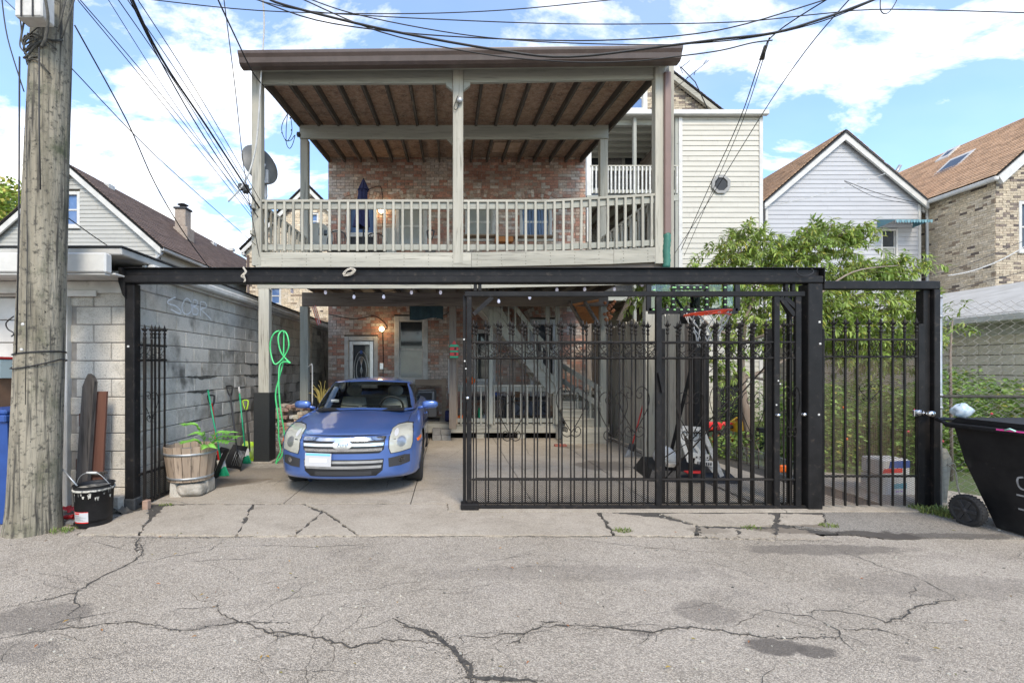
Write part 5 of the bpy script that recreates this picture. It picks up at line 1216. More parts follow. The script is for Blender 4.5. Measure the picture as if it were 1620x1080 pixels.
for px, py in ((738, 629), (1226, 656), (1267, 655)):
    m = MB(); m.lathe([(0, -.03), (.016, -.03), (.018, -.01), (.018, 0)], (gx(px)+.01, y, gz_(py)), 12, 'y'); m.build('lock_cylinder', M['chrome'], ga)
m = MB(); m.bar((gx(1040), y-.02, gz_(589)), (gx(1046), y-.02, gz_(620)), .03, .03); m.build('latch_arm', M['steel'], ga)
for px, py in ((734, 537), (735, 571), (737, 583), (1229, 602), (1232, 607), (1226, 640)):
    m = MB(); m.bbox(gx(px)-.008, y-.006, gz_(py)-.008, gx(px)+.008, y, gz_(py)+.008, .002); m.build('worn_spot_plate', M['white'], ga)

# second leaf right behind it
gb_ = thing('rear_gate_leaf', 'black wrought iron gate leaf parked just behind the sliding gate, with a diagonal brace rod', 'gate', (gx(1000), GD+.2, 0))
GD2 = 5.16
def hx(px): return wx(px, GD2)
def hz(py): return wz(py, GD2)
y = GD2
for a, b, z0_, z1_ in ((1045.5, 1052, 795, 520), (1212, 1221, 795, 520), (1247, 1253, 795, 470)): tubebar(gb_, 'stile', hx(a), hz(z0_), hx(b), hz(z1_), y-.01)
tubebar(gb_, 'bottom_rail', hx(750), hz(795)-.03, hx(1256), hz(795)-.001, y-.01)
for py in (542.5, 567, 757.5):
    for a, b in ((752, 1045), (1052.4, 1211.6)): tubebar(gb_, 'rail', hx(a), hz(py)-.010, hx(b), hz(py)+.010, y-.0, .030, 'iron')
for k in range(15):
    px = 753.5+19.45*k; o = inst('picket', PK[.014], gb_, (hx(px), y+.015, hz(795)), None, (1, 1, hz(528.5)-hz(795))); inst('finial', FIN, o, (hx(px), y+.015, hz(528.5)-.01))
for k in range(7):
    px = 1073+19.6*k; o = inst('picket', PK[.026], gb_, (hx(px), y+.015, hz(795)), None, (1, 1, hz(530)-hz(795))); inst('finial', FIN, o, (hx(px), y+.015, hz(530)-.01), None, (1.25, 1.25, 1))
for px in (792, 830, 868, 907, 945, 984, 1020, 1105, 1145, 1185): inst('scroll', SCR, gb_, (hx(px), y-.012, hz(567)))
for px, k in ((809, 1), (969, 1), (1092, 1), (1190, .8)): inst('heart_scroll', HEART, gb_, (hx(px), y-.012, hz(690)), None, (k, 1, 1))
m = MB(); m.tube([(hx(1050), y-.03, hz(756)), (hx(1212), y-.03, hz(575))], .009, 6); m.build('brace_rod', M['iron'], gb_)
m = MB(); m.tube([(hx(1050), y-.028, hz(722)), (hx(1090), y-.028, hz(697))], .006, 6); m.tube([(hx(1090), y-.028, hz(697)), (hx(1180), y-.028, hz(600))], .007, 6); m.build('brace_rod', M['iron'], gb_)
m = MB(); m.tube([(hx(1233), y, hz(470)), (hx(1249), y, hz(500)), (hx(1249), y, hz(795))], .02, 8); m.build('bent_pipe', M['steel'], gb_)

# stub panel standing along the block wall at the left
sp = thing('wall_side_gate_panel', 'narrow black wrought iron panel standing along the block wall behind the left post', 'gate', (WX+.16, 5.3, 0))
ya = [5.02, 5.20, 5.28, 5.40, 5.55]; pxs = [229, 240, 245.5, 252, 260.5]; xsp = []
for px, yy in zip(pxs, (5.10, 5.22, 5.30, 5.38, 5.50)): xsp.append((wx(px, yy), yy))
for i, (x, yy) in enumerate(xsp):
    o = inst('picket', PK[.018 if i else .026], sp, (x, yy, .04), None, (1, 1, wz(534 if i != 1 else 536, yy)-.04)); inst('finial', FIN, o, (x, yy, wz(534, yy)-.01))
a, b = (wx(219, 5.05), 5.05), (wx(262.5, 5.52), 5.52)
for za, zb in ((wz(545.5, 5.05), wz(548, 5.52)), (wz(569.5, 5.05), wz(569.5, 5.52)), (wz(751, 5.05), wz(737.5, 5.52)), (.05, .05)):
    m = MB(); m.bar((*a, za), (*b, zb), .03, .022); m.build('rail', M['iron'], sp)
ang = math.atan2(b[1]-a[1], b[0]-a[0])
for t, k in ((.22, .75), (.7, .9)): inst('scroll', SCR, sp, (a[0]+(b[0]-a[0])*t, a[1]+(b[1]-a[1])*t-.02, wz(568, 5.3)), Matrix.Rotation(ang*.4, 3, 'Z'), (k*.75, 1, 1))
inst('heart_scroll', HEARTS, sp, (wx(243, 5.3), 5.26, wz(662, 5.3)), None, (.62, 1, .75))
m = MB(); m.bbox(-.0, 0, 0, .50, .004, .36, .001); mp_ = MB()
nx, nz = 16, 13
for i in range(nx):
    for j in range(nz):
        u = i/nx; v = j/nz
        for (p, q, r__, s_) in ((0, .5, .5, 0), (.5, 0, 1, .5), (0, .5, .5, 1), (.5, 1, 1, .5)):
            def Q(aa, bb, dz): t = (i+aa)/nx; return (a[0]+(b[0]-a[0])*t, a[1]+(b[1]-a[1])*t+.012, .06+.33*(j+bb)/nz+dz)
            mp_.add([Q(p, q, -.003), Q(r__, s_, -.003), Q(r__, s_, .003), Q(p, q, .003)], [(0, 1, 2, 3)])
mp_.build('expanded_mesh', M['iron'], sp)['kind'] = 'stuff'

# pedestrian gate to the right
pf = thing('walk_gateway', 'black square-tube portal around the narrow walk gate at the right', 'gateway', (gx(1390), GD, 0))
m = MB(); m.bbox(gx(1300.3), GD-.03, gz_(458), gx(1484), GD+.06, gz_(445), .008); m.build('top_bar', M['steel'], pf)
m = MB(); m.bbox(gx(1474), GD-.03, -.02, gx(1484), GD+.10, gz_(458)-.001, .006); m.bbox(gx(1463), GD+.012, -.02, gx(1473.7), GD+.10, gz_(458)-.001, .004); m.build('post', M['steel'], pf)
pg = thing('walk_gate', 'narrow black iron walk gate with full expanded mesh and a chrome lock', 'gate', (gx(1380), GD, 0))
y = GD-.01
tubebar(pg, 'stile', gx(1300.8), gz_(800), gx(1304), gz_(520), y); tubebar(pg, 'stile', gx(1452), gz_(798), gx(1462), gz_(512), y)
for py in (537, 564, 753): tubebar(pg, 'rail', gx(1304.3), gz_(py)-.011, gx(1451.7), gz_(py)+.011, y+.002, .03, 'iron')
for k in range(8):
    px = 1319.5+18.8*k; o = inst('picket', PK[.018], pg, (gx(px), y+.018, gz_(800)), None, (1, 1, gz_(524)-gz_(800))); inst('finial', FIN, o, (gx(px), y+.018, gz_(524)-.01))
for px in (1324, 1343, 1381, 1418, 1440): inst('scroll', SCR, pg, (gx(px), y-.006, gz_(563.5)), None, (.5, 1, 1))
mesh_panel('expanded_mesh', pg, gx(1304.5), gx(1451.5), gz_(799), gz_(565), y+.036, .048, .0205, .0021, 'rustiron')
m = MB(); m.bbox(gx(1441), GD-.04, gz_(658), gx(1453), GD-.012, gz_(648), .006); m.lathe([(0, -.09), (.03, -.085), (.034, -.05), (.02, -.03), (.02, 0)], (gx(1458), GD-.03, gz_(653)), 14, 'y'); m.lathe([(.012, -.02), (.03, 0), (.03, .03), (.012, .05)], (gx(1464), GD-.05, gz_(653)), 12, 'x'); m.build('lock', M['chrome'], pg)
inst('heart_scroll', HEARTS, pg, (gx(1374), y-.005, gz_(632)), None, (.9, 1, .42))

# chain-link fence
cf = thing('chain_link_fence', 'galvanised chain link fence with rust streaked post behind the black wheeled bin', 'fence', (gx(1560), GD, 0))
m = MB(); m.tube([(gx(1491.5), GD+.05, -.02), (gx(1491.5), GD+.05, gz_(470))], .034, 14); m.lathe([(.038, 0), (.038, .03), (.0, .05)], (gx(1491.5), GD+.05, gz_(471)), 12); m.build('post', M['galv'], cf)
m = MB(); m.tube([(gx(1486), GD+.03, gz_(627)), (gx(2100), GD+.03, gz_(629))], .018, 8); m.build('rail', M['dirtline'], cf)
for py in (625, 645, 500): m = MB(); m.lathe([(.04, -.015), (.042, 0), (.04, .015)], (gx(1491.5), GD+.05, gz_(py)), 12); m.build('tension_band', M['galv'], cf)
m = MB(); P_ = .067; x = gx(1497); k = 0; ztop = gz_(473); 
while x < gx(2050):
    pts = []; z = .06; j = 0
    while z < ztop:
        wob = .010*mnoise.noise(Vector((x*1.5, z*1.3, 0))); pts.append((x+(P_/2 if (j+k) % 2 else -P_/2)*.98+wob*1.5, GD+.05+(.006 if j % 2 else -.006)+.05*mnoise.noise(Vector((x*.8, z*.8, 4))), z+wob+.01*math.sin(x*2))); z += P_*.54; j += 1
    m.tube(pts, .003, 3, cap=False); x += P_; k += 1
m.build('chain_link_mesh', M['wirem'], cf)['kind'] = 'stuff'
m = MB(); m.tube(smooth_path([(gx(1502), GD+.02, gz_(735)), (gx(1511), GD+.0, gz_(745)), (gx(1515), GD, gz_(770)), (gx(1519), GD-.02, gz_(790))]), .009, 6); m.tube(smooth_path([(gx(1500), GD, gz_(737)), (gx(1506), GD-.02, gz_(732)), (gx(1512), GD, gz_(742))]), .006, 5); tag(m.build('tangled_rope', M['rope']), 'frayed pale rope tied to the foot of the chain link fence', 'rope')
m = MB(); m.prism([(gx(1499), .05), (gx(1512), .05), (gx(1520), gz_(728)), (gx(1512), gz_(712)), (gx(1500), gz_(708))], GD+.09, GD+.11, 'y'); tag(m.build('fence_board', M['gwz']), 'pale leaning board scrap behind the foot of the chain link fence post', 'board')
# ================================================================== THE CAR
def build_car():
    S = [  # y, wm, zb, zs, zt, ws
        (0.00, .80, .25, .665, .735, .70), (.07, .835, .225, .70, .765, .745), (.22, .872, .205, .745, .80, .775), (.5, .897, .195, .79, .845, .79), (.9, .908, .19, .835, .905, .795), (1.3, .914, .185, .87, .955, .80),
        (1.9, .916, .18, .895, .965, .80), (2.6, .916, .18, .91, .975, .80), (3.4, .915, .18, .925, .99, .80), (4.0, .908, .19, .94, 1.02, .79), (4.45, .89, .21, .94, 1.04, .76), (4.72, .85, .25, .91, 1.03, .72), (4.83, .79, .32, .84, .97, .66)]
    def cr(p0, p1, p2, p3, t): return .5*((2*p1)+(p2-p0)*t+(2*p0-5*p1+4*p2-p3)*t*t+(-p0+3*p1-3*p2+p3)*t**3)
    def sec(y):
        i = 0
        while i < len(S)-2 and y > S[i+1][0]: i += 1
        t = (y-S[i][0])/(S[i+1][0]-S[i][0]); a = S[max(i-1, 0)]; b = S[i]; c = S[i+1]; d = S[min(i+2, len(S)-1)]
        return [cr(a[k], b[k], c[k], d[k], t) for k in range(1, 6)]
    def prof(y):
        w, zb, zs, zt, ws = sec(y); zm = zb+.52*(zs-zb)
        return [(0, zb-.01), (.62*w, zb-.01), (.90*w, zb), (.975*w, zb+.07), (w, zm), (.995*w, zm+.45*(zs-zm)), (ws+.72*(w-ws), zs-.045), (ws+.18*(w-ws), zs+.008), (ws-.05, zs+.016+.1*(zt-zs)), (.72*ws, zs+.55*(zt-zs)), (.42*ws, zs+.86*(zt-zs)), (0, zt)]
    def prof_pt(P, v):
        n = len(P)-1; k = min(int(v*n), n-1); t = v*n-k; a, b, c, d = P[max(k-1, 0)], P[k], P[k+1], P[min(k+2, n)]
        if k == 0: a = (-P[1][0], P[1][1])
        if k == n-1: d = (-P[n-1][0], P[n-1][1])
        return (cr(a[0], b[0], c[0], d[0], t), cr(a[1], b[1], c[1], d[1], t))
    def warp(x, y, z):
        k = max(0, 1-y/1.3); yy = y+.40*(abs(x)/.9)**2.6*k*k*(1 if y >= 0 else 1)
        k2 = max(0, (y-3.9)/.93); yy -= .22*(abs(x)/.9)**2.4*k2*k2
        return (x, yy, z)
    nv = 66; ys = [.0, .015, .035, .06, .09, .13, .18, .24]+[.24+.06*i for i in range(1, 75)]+[4.72, 4.75, 4.78, 4.80, 4.82, 4.83]
    def ring(y, sc=1, dy=0):
        P = prof(y); w, zb, zs, zt, ws = sec(y); zc = (zb+zt)/2; out = []
        for j in range(nv+1):
            x, z = prof_pt(P, j/nv); out.append((x*sc, z if sc == 1 else zc+(z-zc)*sc))
        return [warp(x, y, z) if dy == 0 else (lambda q: (q[0], q[1]+dy, q[2]))(warp(x, y, z)) for x, z in out]
    rings = []
    for s_ in (0, .1, .25, .4, .55, .68, .78, .86, .92, .96, .985): rings.append(ring(0, max(s_, .0001), -.055*(1-s_**5)**.5+.0))
    rings += [ring(y) for y in ys]
    for s_ in (.985, .96, .92, .85, .75, .6, .4, .2, .0001): rings.append(ring(4.83, s_, .045*(1-s_**5)**.5))
    V = []; Fc = []
    for side in (1, -1):
        b = len(V)
        for r in rings: V += [(side*p[0], p[1], p[2]) for p in r]
        n = nv+1
        for i in range(len(rings)-1):
            for j in range(nv):
                q = (b+i*n+j, b+i*n+j+1, b+(i+1)*n+j+1, b+(i+1)*n+j)
                Fc.append(q if side == -1 else q[::-1])
    car = thing('parked_car', 'metallic blue four-door saloon parked facing the alley beside the block wall', 'car', (-1.255, 5.36, .012), R(1.4))
    bvh_full = BVHTree.FromPolygons([Vector(v) for v in V], Fc)
    AX = [(.97, .345), (3.70, .345)]; RA = .375
    keep = []
    for f in Fc:
        c = sum((Vector(V[i]) for i in f), Vector())/len(f)
        if abs(c.x) > .60 and any((c.y-ay)**2+(c.z-az)**2 < RA*RA for ay, az in AX): continue
        # opening under the glasshouse
        if c.z > .93 and 1.42 < c.y < 4.0 and abs(c.x) < .66: continue
        keep.append(f)
    from collections import Counter
    used = set(i for f in keep for i in f)
    for i in used:
        x, y_, z = V[i]
        if abs(x) > .6:
            for ay, az in AX:
                d = math.hypot(y_-ay, z-az)
                if d < RA+.045: 
                    k = RA/d if d < RA+.028 else 1
                    V[i] = (x, ay+(y_-ay)*k, az+(z-az)*k)
    m = MB(); m.sm = True; m.add(V, keep)
    # drop loose verts
    idx = {}; nvv = []; nf = []
    for f in m.f:
        g_ = []
        for i in f:
            if i not in idx: idx[i] = len(nvv); nvv.append(m.v[i])
            g_.append(idx[i])
        nf.append(tuple(g_))
    m.v = nvv; m.f = nf
    body = m.build('body', M['carpaint'], car, local=True)
    import bmesh
    bmm = bmesh.new(); bmm.from_mesh(body.data); bmesh.ops.remove_doubles(bmm, verts=bmm.verts, dist=.0008); bmesh.ops.recalc_face_normals(bmm, faces=bmm.faces); bmm.to_mesh(body.data); bmm.free()
    for p in body.data.polygons: p.use_smooth = True
    # projected pieces
    def project(x, z, mode, off_):
        if mode == 'front': o, d = Vector((x, -1.5, z)), Vector((0, 1, 0))
        elif mode == 'top': o, d = Vector((x, z, 2)), Vector((0, 0, -1))
        elif mode == 'side+': o, d = Vector((2, x, z)), Vector((-1, 0, 0))
        else: o, d = Vector((-2, x, z)), Vector((1, 0, 0))
        h = bvh_full.ray_cast(o, d)
        if h[0] is None: return None
        n = h[1]
        if n.dot(d) > 0: n = -n
        return h[0]+n*off_, n
    def piece(name, poly, mode, off_, mat, parent=None, step=.03, skirt=.02):
        """closed outline in the projection plane -> panel lying on the body, with an edge"""
        out = []
        for i in range(len(poly)):
            a, b = Vector(poly[i]), Vector(poly[(i+1) % len(poly)]); n = max(1, int((b-a).length/step))
            for k in range(n): out.append(a.lerp(b, k/n))
        nb = len(out); xs_ = [p.x for p in out]; zs_ = [p.y for p in out]
        def inside(p):
            c = False; j = nb-1
            for i in range(nb):
                if (out[i].y > p.y) != (out[j].y > p.y) and p.x < (out[j].x-out[i].x)*(p.y-out[i].y)/(out[j].y-out[i].y)+out[i].x: c = not c
                j = i
            return c
        pts = list(out); x = min(xs_)+step/2
        while x < max(xs_):
            z = min(zs_)+step/2
            while z < max(zs_):
                p = Vector((x, z))
                if inside(p) and min((p-q).length for q in out) > step*.4: pts.append(p)
                z += step
            x += step
        r = delaunay_2d_cdt(pts, [(i, (i+1) % nb) for i in range(nb)], [], 1, 1e-5)
        vs = []; ok = []
        for p in r[0]:
            h = project(p.x, p.y, mode, off_)
            vs.append(h[0] if h else Vector((p.x, 0, p.y))); ok.append(h is not None)
        m = MB(); m.sm = True; fs = [tuple(f) for f in r[2] if all(ok[i] for i in f)]
        # make every face look outwards
        dv = {'front': Vector((0, -1, 0)), 'top': Vector((0, 0, 1)), 'side+': Vector((1, 0, 0)), 'side-': Vector((-1, 0, 0))}[mode]
        ff = []
        for f in fs:
            n = (vs[f[1]]-vs[f[0]]).cross(vs[f[2]]-vs[f[0]]); ff.append(f if n.dot(dv) > 0 else f[::-1])
        m.add(vs, ff); m.sm = False
        ring_ = [i for i in range(nb)]
        if skirt:
            sv = []; 
            for i in ring_: sv += [vs[i], vs[i]-dv*skirt]
            m.add(sv, [(2*i, 2*i+1, 2*((i+1) % nb)+1, 2*((i+1) % nb)) for i in range(nb)])
        return m.build(name, M[mat], parent or car, local=True)
    M['carblack'] = mk('car_black_trim', (.012, .012, .013), rough=.5)
    def rr_(x0, x1, z0, z1, r=.03, n=4, sk=0):
        out = []
        for cx, cz, a0 in ((x1-r, z1-r, 0), (x0+r, z1-r, 90), (x0+r, z0+r, 180), (x1-r, z0+r, 270)):
            for k in range(n+1): a = R(a0+90*k/n); out.append((cx+r*math.cos(a)+sk*(cz-z0), cz+r*math.sin(a)))
        return out
    # grille
    gp = [(-.49, .725), (-.47, .585), (-.42, .545), (.42, .545), (.47, .585), (.49, .725)]
    gr_ = piece('grille', gp, 'front', .004, 'carblack', skirt=.01)
    for z0, z1, hw in ((.688, .718, .475), (.630, .662, .465), (.572, .604, .45)):
        piece('grille_bar', [(-hw, z1), (-hw+.006, z0), (hw-.006, z0), (hw, z1)], 'front', .018, 'chrome', gr_, .05, .02)
    e = [( .115*math.cos(a*math.pi/12), .648+.052*math.sin(a*math.pi/12)) for a in range(24)]
    badge = piece('oval_badge', e, 'front', .032, 'chrome', gr_, .03, .03)
    e = [( .10*math.cos(a*math.pi/12), .648+.040*math.sin(a*math.pi/12)) for a in range(24)]
    piece('badge_face', e, 'front', .035, 'silver', badge, .03, .004) if False else None
    # script lettering on the oval badge
    fc = bpy.data.curves.new('badge_lettering', 'FONT'); fc.body = 'Ford'; fc.size = .062; fc.shear = .35; fc.extrude = .0005; fc.align_x = 'CENTER'; fc.align_y = 'CENTER'
    tf = bpy.data.objects.new('tmp', fc); COL.objects.link(tf); bpy.context.view_layer.update()
    me = bpy.data.meshes.new_from_object(tf.evaluated_get(bpy.context.evaluated_depsgraph_get())); bpy.data.objects.remove(tf)
    me.materials.clear(); me.materials.append(mk('badge_letter_grey', (.10, .12, .20), rough=.5))
    o = bpy.data.objects.new('badge_lettering', me); hh = project(0, .648, 'front', .038)
    link(o, gr_, wm(car) @ Matrix.Translation(hh[0]) @ Matrix.Rotation(R(90), 4, 'X'))
    # lower grille
    lg = piece('lower_grille', [(-.47, .475), (-.455, .34), (-.38, .28), (.38, .28), (.455, .34), (.47, .475)], 'front', .003, 'carblack', skirt=.008)
    for z0, z1, hw in ((.432, .462, .455), (.372, .402, .44)): piece('grille_bar', [(-hw, z1), (-hw+.006, z0), (hw-.006, z0), (hw, z1)], 'front', .014, 'silver', lg, .05, .015)
    piece('inner_slot', rr_(-.33, .33, .292, .338, .01), 'front', .006, 'dash', lg, .05, .004)
    # hood front seam and hood side creases, drawn as real narrow gaps
    piece('hood_gap', [(-.54, .742), (-.3, .748), (.3, .748), (.54, .742), (.3, .738), (-.3, .738)], 'front', .0025, 'carblack', skirt=0, step=.04)
    for s in (-1, 1):
        # headlights wrap around the corner
        hp = [(.545, .80), (.60, .825), (.70, .835), (.775, .83), (.79, .75), (.79, .64), (.77, .575), (.66, .555), (.55, .545), (.53, .60), (.53, .72)]
        hp = [(s*a, b-.012) for a, b in hp]
        hl = piece('headlight', hp, 'front', .006, 'headlight', step=.025, skirt=.012)
        gp_ = [(s*a, b) for a, b in [(.537, .79), (.60, .822), (.70, .834), (.788, .828), (.80, .75), (.80, .63), (.775, .555), (.66, .535), (.545, .525), (.52, .60), (.52, .72)]]
        piece('headlight_gap', gp_, 'front', .002, 'carblack', hl, .03, .0)
        c = [(s*(.665)+.052*math.cos(a*math.pi/9), .655+.058*math.sin(a*math.pi/9)) for a in range(18)]
        piece('reflector', c, 'front', .0075, 'silver', hl, .03, .0)
        c = [(s*(.60)+.025*math.cos(a*math.pi/9), .75+.035*math.sin(a*math.pi/9)) for a in range(18)]; piece('reflector', c, 'front', .0075, 'label', hl, .03, .0)
        # fog lamp pockets
        fp = piece('fog_pocket', [(s*a, b) for a, b in [(.52, .475), (.70, .50), (.765, .49), (.765, .40), (.66, .375), (.525, .37)]], 'front', .003, 'dash', step=.03, skirt=.008)
        c = [(s*.665+.030*math.cos(a*math.pi/9), .445+.030*math.sin(a*math.pi/9)) for a in range(18)]; piece('fog_lamp', c, 'front', .008, 'chrome', fp, .02, .006)
        # amber side marker, hood crease, doors, handles, sill
        md = 'side+' if s > 0 else 'side-'
        piece('side_marker', [(.42, .655), (.62, .675), (.62, .64), (.43, .622)], md, .006, 'amber', step=.03, skirt=.008)
        piece('hood_edge_gap', [(s*.70, .42), (s*.706, .42), (s*.722, .9), (s*.728, 1.28), (s*.722, 1.28), (s*.715, .9)], 'top', .002, 'carblack', skirt=0, step=.06)
        for yy in (1.62, 2.62, 3.45): piece('door_gap', [(yy, .88), (yy+.008, .88), (yy-.002, .3), (yy-.010, .3)], md, .002, 'carblack', skirt=0, step=.05)
        piece('sill_trim', [(1.4, .30), (3.28, .30), (3.28, .26), (1.4, .26)], md, .004, 'carblack', step=.08, skirt=.004)
        for yy in (2.38, 3.28):
            h = project(yy, .80, md, .018); mm = MB(); mm.bbox(h[0].x-.012, yy-.10, .785, h[0].x+.012, yy+.10, .815, .01); mm.build('door_handle', M['carpaint'], car, local=True)
    # plate
    pl = MB(); h = project(-.27, .47, 'front', .03); Mx = Matrix.Rotation(R(-3), 3, 'Z') @ Matrix.Rotation(R(2), 3, 'Y')
    pl.cbox((-.275, h[0].y-.02, .485), .305, .008, .152, Mx); plo = pl.build('licence_plate', M['label'], car, local=True)
    pl = MB(); pl.cbox((-.275, h[0].y-.0255, .545), .285, .002, .024, Mx); pl.build('plate_band', mk('light_blue_print', (.16, .48, .80), rough=.5), plo, local=True)
    pl = MB(); pl.cbox((-.275, h[0].y-.0255, .478), .20, .001, .045, Mx); pl.build('plate_wash', mk('pale_print', (.66, .68, .74), rough=.6), plo, local=True)
    # glasshouse
    N = 96
    def outline(t):
        """t: 0..1 from belt to roof; closed ring of points; returns list of (x,y,z)"""
        yf = 1.16+t*(2.02-1.16); yr = 4.28-t*(4.28-3.42); w = .77-t*.135+.02*math.sin(math.pi*t); zc = .925+t*.425
        pts = []
        for i in range(N):
            a = 2*math.pi*i/N-math.pi/2
            ca, sa = math.cos(a), math.sin(a); e = .30
            X = w*math.copysign(abs(ca)**e, ca); Yc = math.copysign(abs(sa)**e, sa); ym = (yf+yr)/2; Yv = ym+(yr-yf)/2*Yc
            # crowned windscreen in plan
            if Yc < 0: Yv += .16*(abs(X)/w)**2*(-Yc)
            pts.append((X, Yv, zc-.03*(abs(X)/w)**2*t+(.03 if Yc < -.5 else 0)*(1-t)*(1-abs(X)/w)))
        return pts
    T = [0, .06, .14, .25, .4, .55, .7, .82, .90, .96, 1.0]
    gl = {'windscreen': MB(), 'side_window_a': MB(), 'side_window_b': MB(), 'rear_window': MB(), 'pillars': MB()}
    for g__ in gl.values(): g__.sm = True
    rings_ = [outline(t) for t in T]
    for i in range(len(T)-1):
        for k in range(N):
            k2 = (k+1) % N; q = [rings_[i][k], rings_[i][k2], rings_[i+1][k2], rings_[i+1][k]]
            tm = (T[i]+T[i+1])/2; a = ((k+.5)/N)  # 0 = front centre, .25 = +x side
            ang = a if a < .5 else 1-a
            cx_ = sum(p[0] for p in q)/4; cy_ = sum(p[1] for p in q)/4
            w_ = .77-tm*.135; 
            zone = 'pillars'
            if .04 < tm < .93:
                if abs(cx_) < w_*.935 and cy_ < 2.3: zone = 'windscreen'
                elif abs(cx_) < w_*.92 and cy_ > 3.2: zone = 'rear_window'
                elif abs(cx_) >= w_*.95 and 1.75+tm*.5 < cy_ < 3.62 and abs(cy_-2.68) > .05 and .1 < tm < .9: zone = 'side_window_a' if cx_ > 0 else 'side_window_b'
            gl[zone].add(q, [(0, 1, 2, 3)])
    # roof cap
    top = rings_[-1]; prev = top; cap = gl['pillars']; tc_ = Vector((0, sum(p[1] for p in top)/N, 0))
    for s_ in (.96, .88, .75, .55, .3, .001):
        cur = []
        for p in top:
            x, y_ = p[0]*s_, tc_.y+(p[1]-tc_.y)*s_; cur.append((x, y_, 1.352+(.046)*(1-s_**2.2)-.03*(abs(p[0])/.57)**2*s_**2))
        for k in range(N): k2 = (k+1) % N; cap.add([prev[k], prev[k2], cur[k2], cur[k]], [(0, 1, 2, 3)])
        prev = cur
    for nm, mb_ in gl.items():
        if not mb_.v: continue
        mat = 'carpaint' if nm == 'pillars' else 'carglass'; name = {'pillars': 'roof', 'side_window_a': 'side_window', 'side_window_b': 'side_window'}.get(nm, nm)
        o = mb_.build(name, M[mat], car, local=True); b_ = bmesh.new(); b_.from_mesh(o.data); bmesh.ops.remove_doubles(b_, verts=b_.verts, dist=.0005); bmesh.ops.recalc_face_normals(b_, faces=b_.faces); b_.to_mesh(o.data); b_.free()
    # black band at the top of the windscreen, cowl, wipers
    m = MB(); m.prism([(1.16, .935), (1.30, .945), (1.34, .965), (1.26, .966)], -.62, .62, 'x'); m.build('cowl', M['carblack'], car, local=True)
    for x0, x1 in ((-.60, -.05), (-.02, .52)): m = MB(); m.tube([(x0, 1.40+.15*(abs(x0))**2, .985), ((x0+x1)/2, 1.335, 1.0), (x1, 1.29, .985)], .009, 5); m.build('wiper', M['carblack'], car, local=True)
    # interior
    m = MB(); m.box(-.70, 1.55, .30, .70, 4.0, .36); m.build('cabin_floor', M['dash'], car, local=True)
    m = MB(); m.bbox(-.68, 1.42, .74, .68, 1.85, .93, .05); m.build('dashboard', mk('grey_dashboard', (.12, .12, .115), rough=.7), car, local=True)
    def seat(xc, yc, sc=1):
        m = MB(); c = Vector((xc, yc, 0))
        m.grid(lambda u, v: (xc+(.25-.05*abs(2*v-1)**3*0)*math.sin(u*2*math.pi)*(1-.25*v**3), yc+.07*math.cos(u*2*math.pi)+.18*v, .5+.55*v), 20, 8)
        m.grid(lambda u, v: (xc+.135*math.sin(u*2*math.pi)*math.sin(math.pi*(.04+.92*v))**.35, yc+.20+.055*math.cos(u*2*math.pi)*math.sin(math.pi*(.04+.92*v))**.4, 1.06+.19*v), 18, 8)
        m.add([(xc-.2, yc+.1, 1.05), (xc+.2, yc+.1, 1.05), (xc+.2, yc+.25, 1.05), (xc-.2, yc+.25, 1.05)], [(0, 1, 2, 3)])
        m.bbox(xc-.25, yc-.5, .38, xc+.25, yc+.05, .58, .06); return m.build('seat', M['seat'], car, local=True)
    seat(-.36, 2.45); seat(.36, 2.45)
    m = MB(); m.bbox(-.62, 3.35, .38, .62, 3.9, .60, .06); m.bbox(-.62, 3.72, .6, .62, 3.9, 1.02, .06); m.build('rear_bench', M['seat'], car, local=True)
    m = MB(); m.tube([(.36+.185*math.cos(a*math.pi/12), 1.98-.07*math.sin(a*math.pi/12), .93+.165*math.sin(a*math.pi/12)) for a in range(24)], .016, 6, closed=True); m.cbox((.36, 1.98, .92), .30, .03, .05); m.build('steering_wheel', M['dash'], car, local=True)
    m = MB(); m.bbox(-.13, 1.98, 1.22, .13, 2.01, 1.28, .012); m.build('rear_view_mirror', M['dash'], car, local=True)
    m = MB(); m.bbox(-.50, 1.50, 1.035, -.38, 1.505, 1.075, .002); 
    m.build('dashboard_card', M['label'], car, local=True)
    # mirrors
    for s in (-1, 1):
        m = MB(); m.sm = True; n1, n2 = 14, 10
        def mf(u, v): a = 2*math.pi*u; b = math.pi*(v-.5); e = .7; c = math.cos(b); return (s*(.985)+.125*math.copysign(abs(math.cos(a))**e, math.cos(a))*abs(c)**e, 1.72+.06*math.copysign(abs(math.sin(a))**e, math.sin(a))*abs(c)**e, .985+.062*math.copysign(abs(math.sin(b))**e, math.sin(b)))
        m.grid(mf, n1, n2); m.bar((s*.80, 1.74, .93), (s*.93, 1.73, .955), .06, .04); m.build('wing_mirror', M['carpaint'], car, local=True)
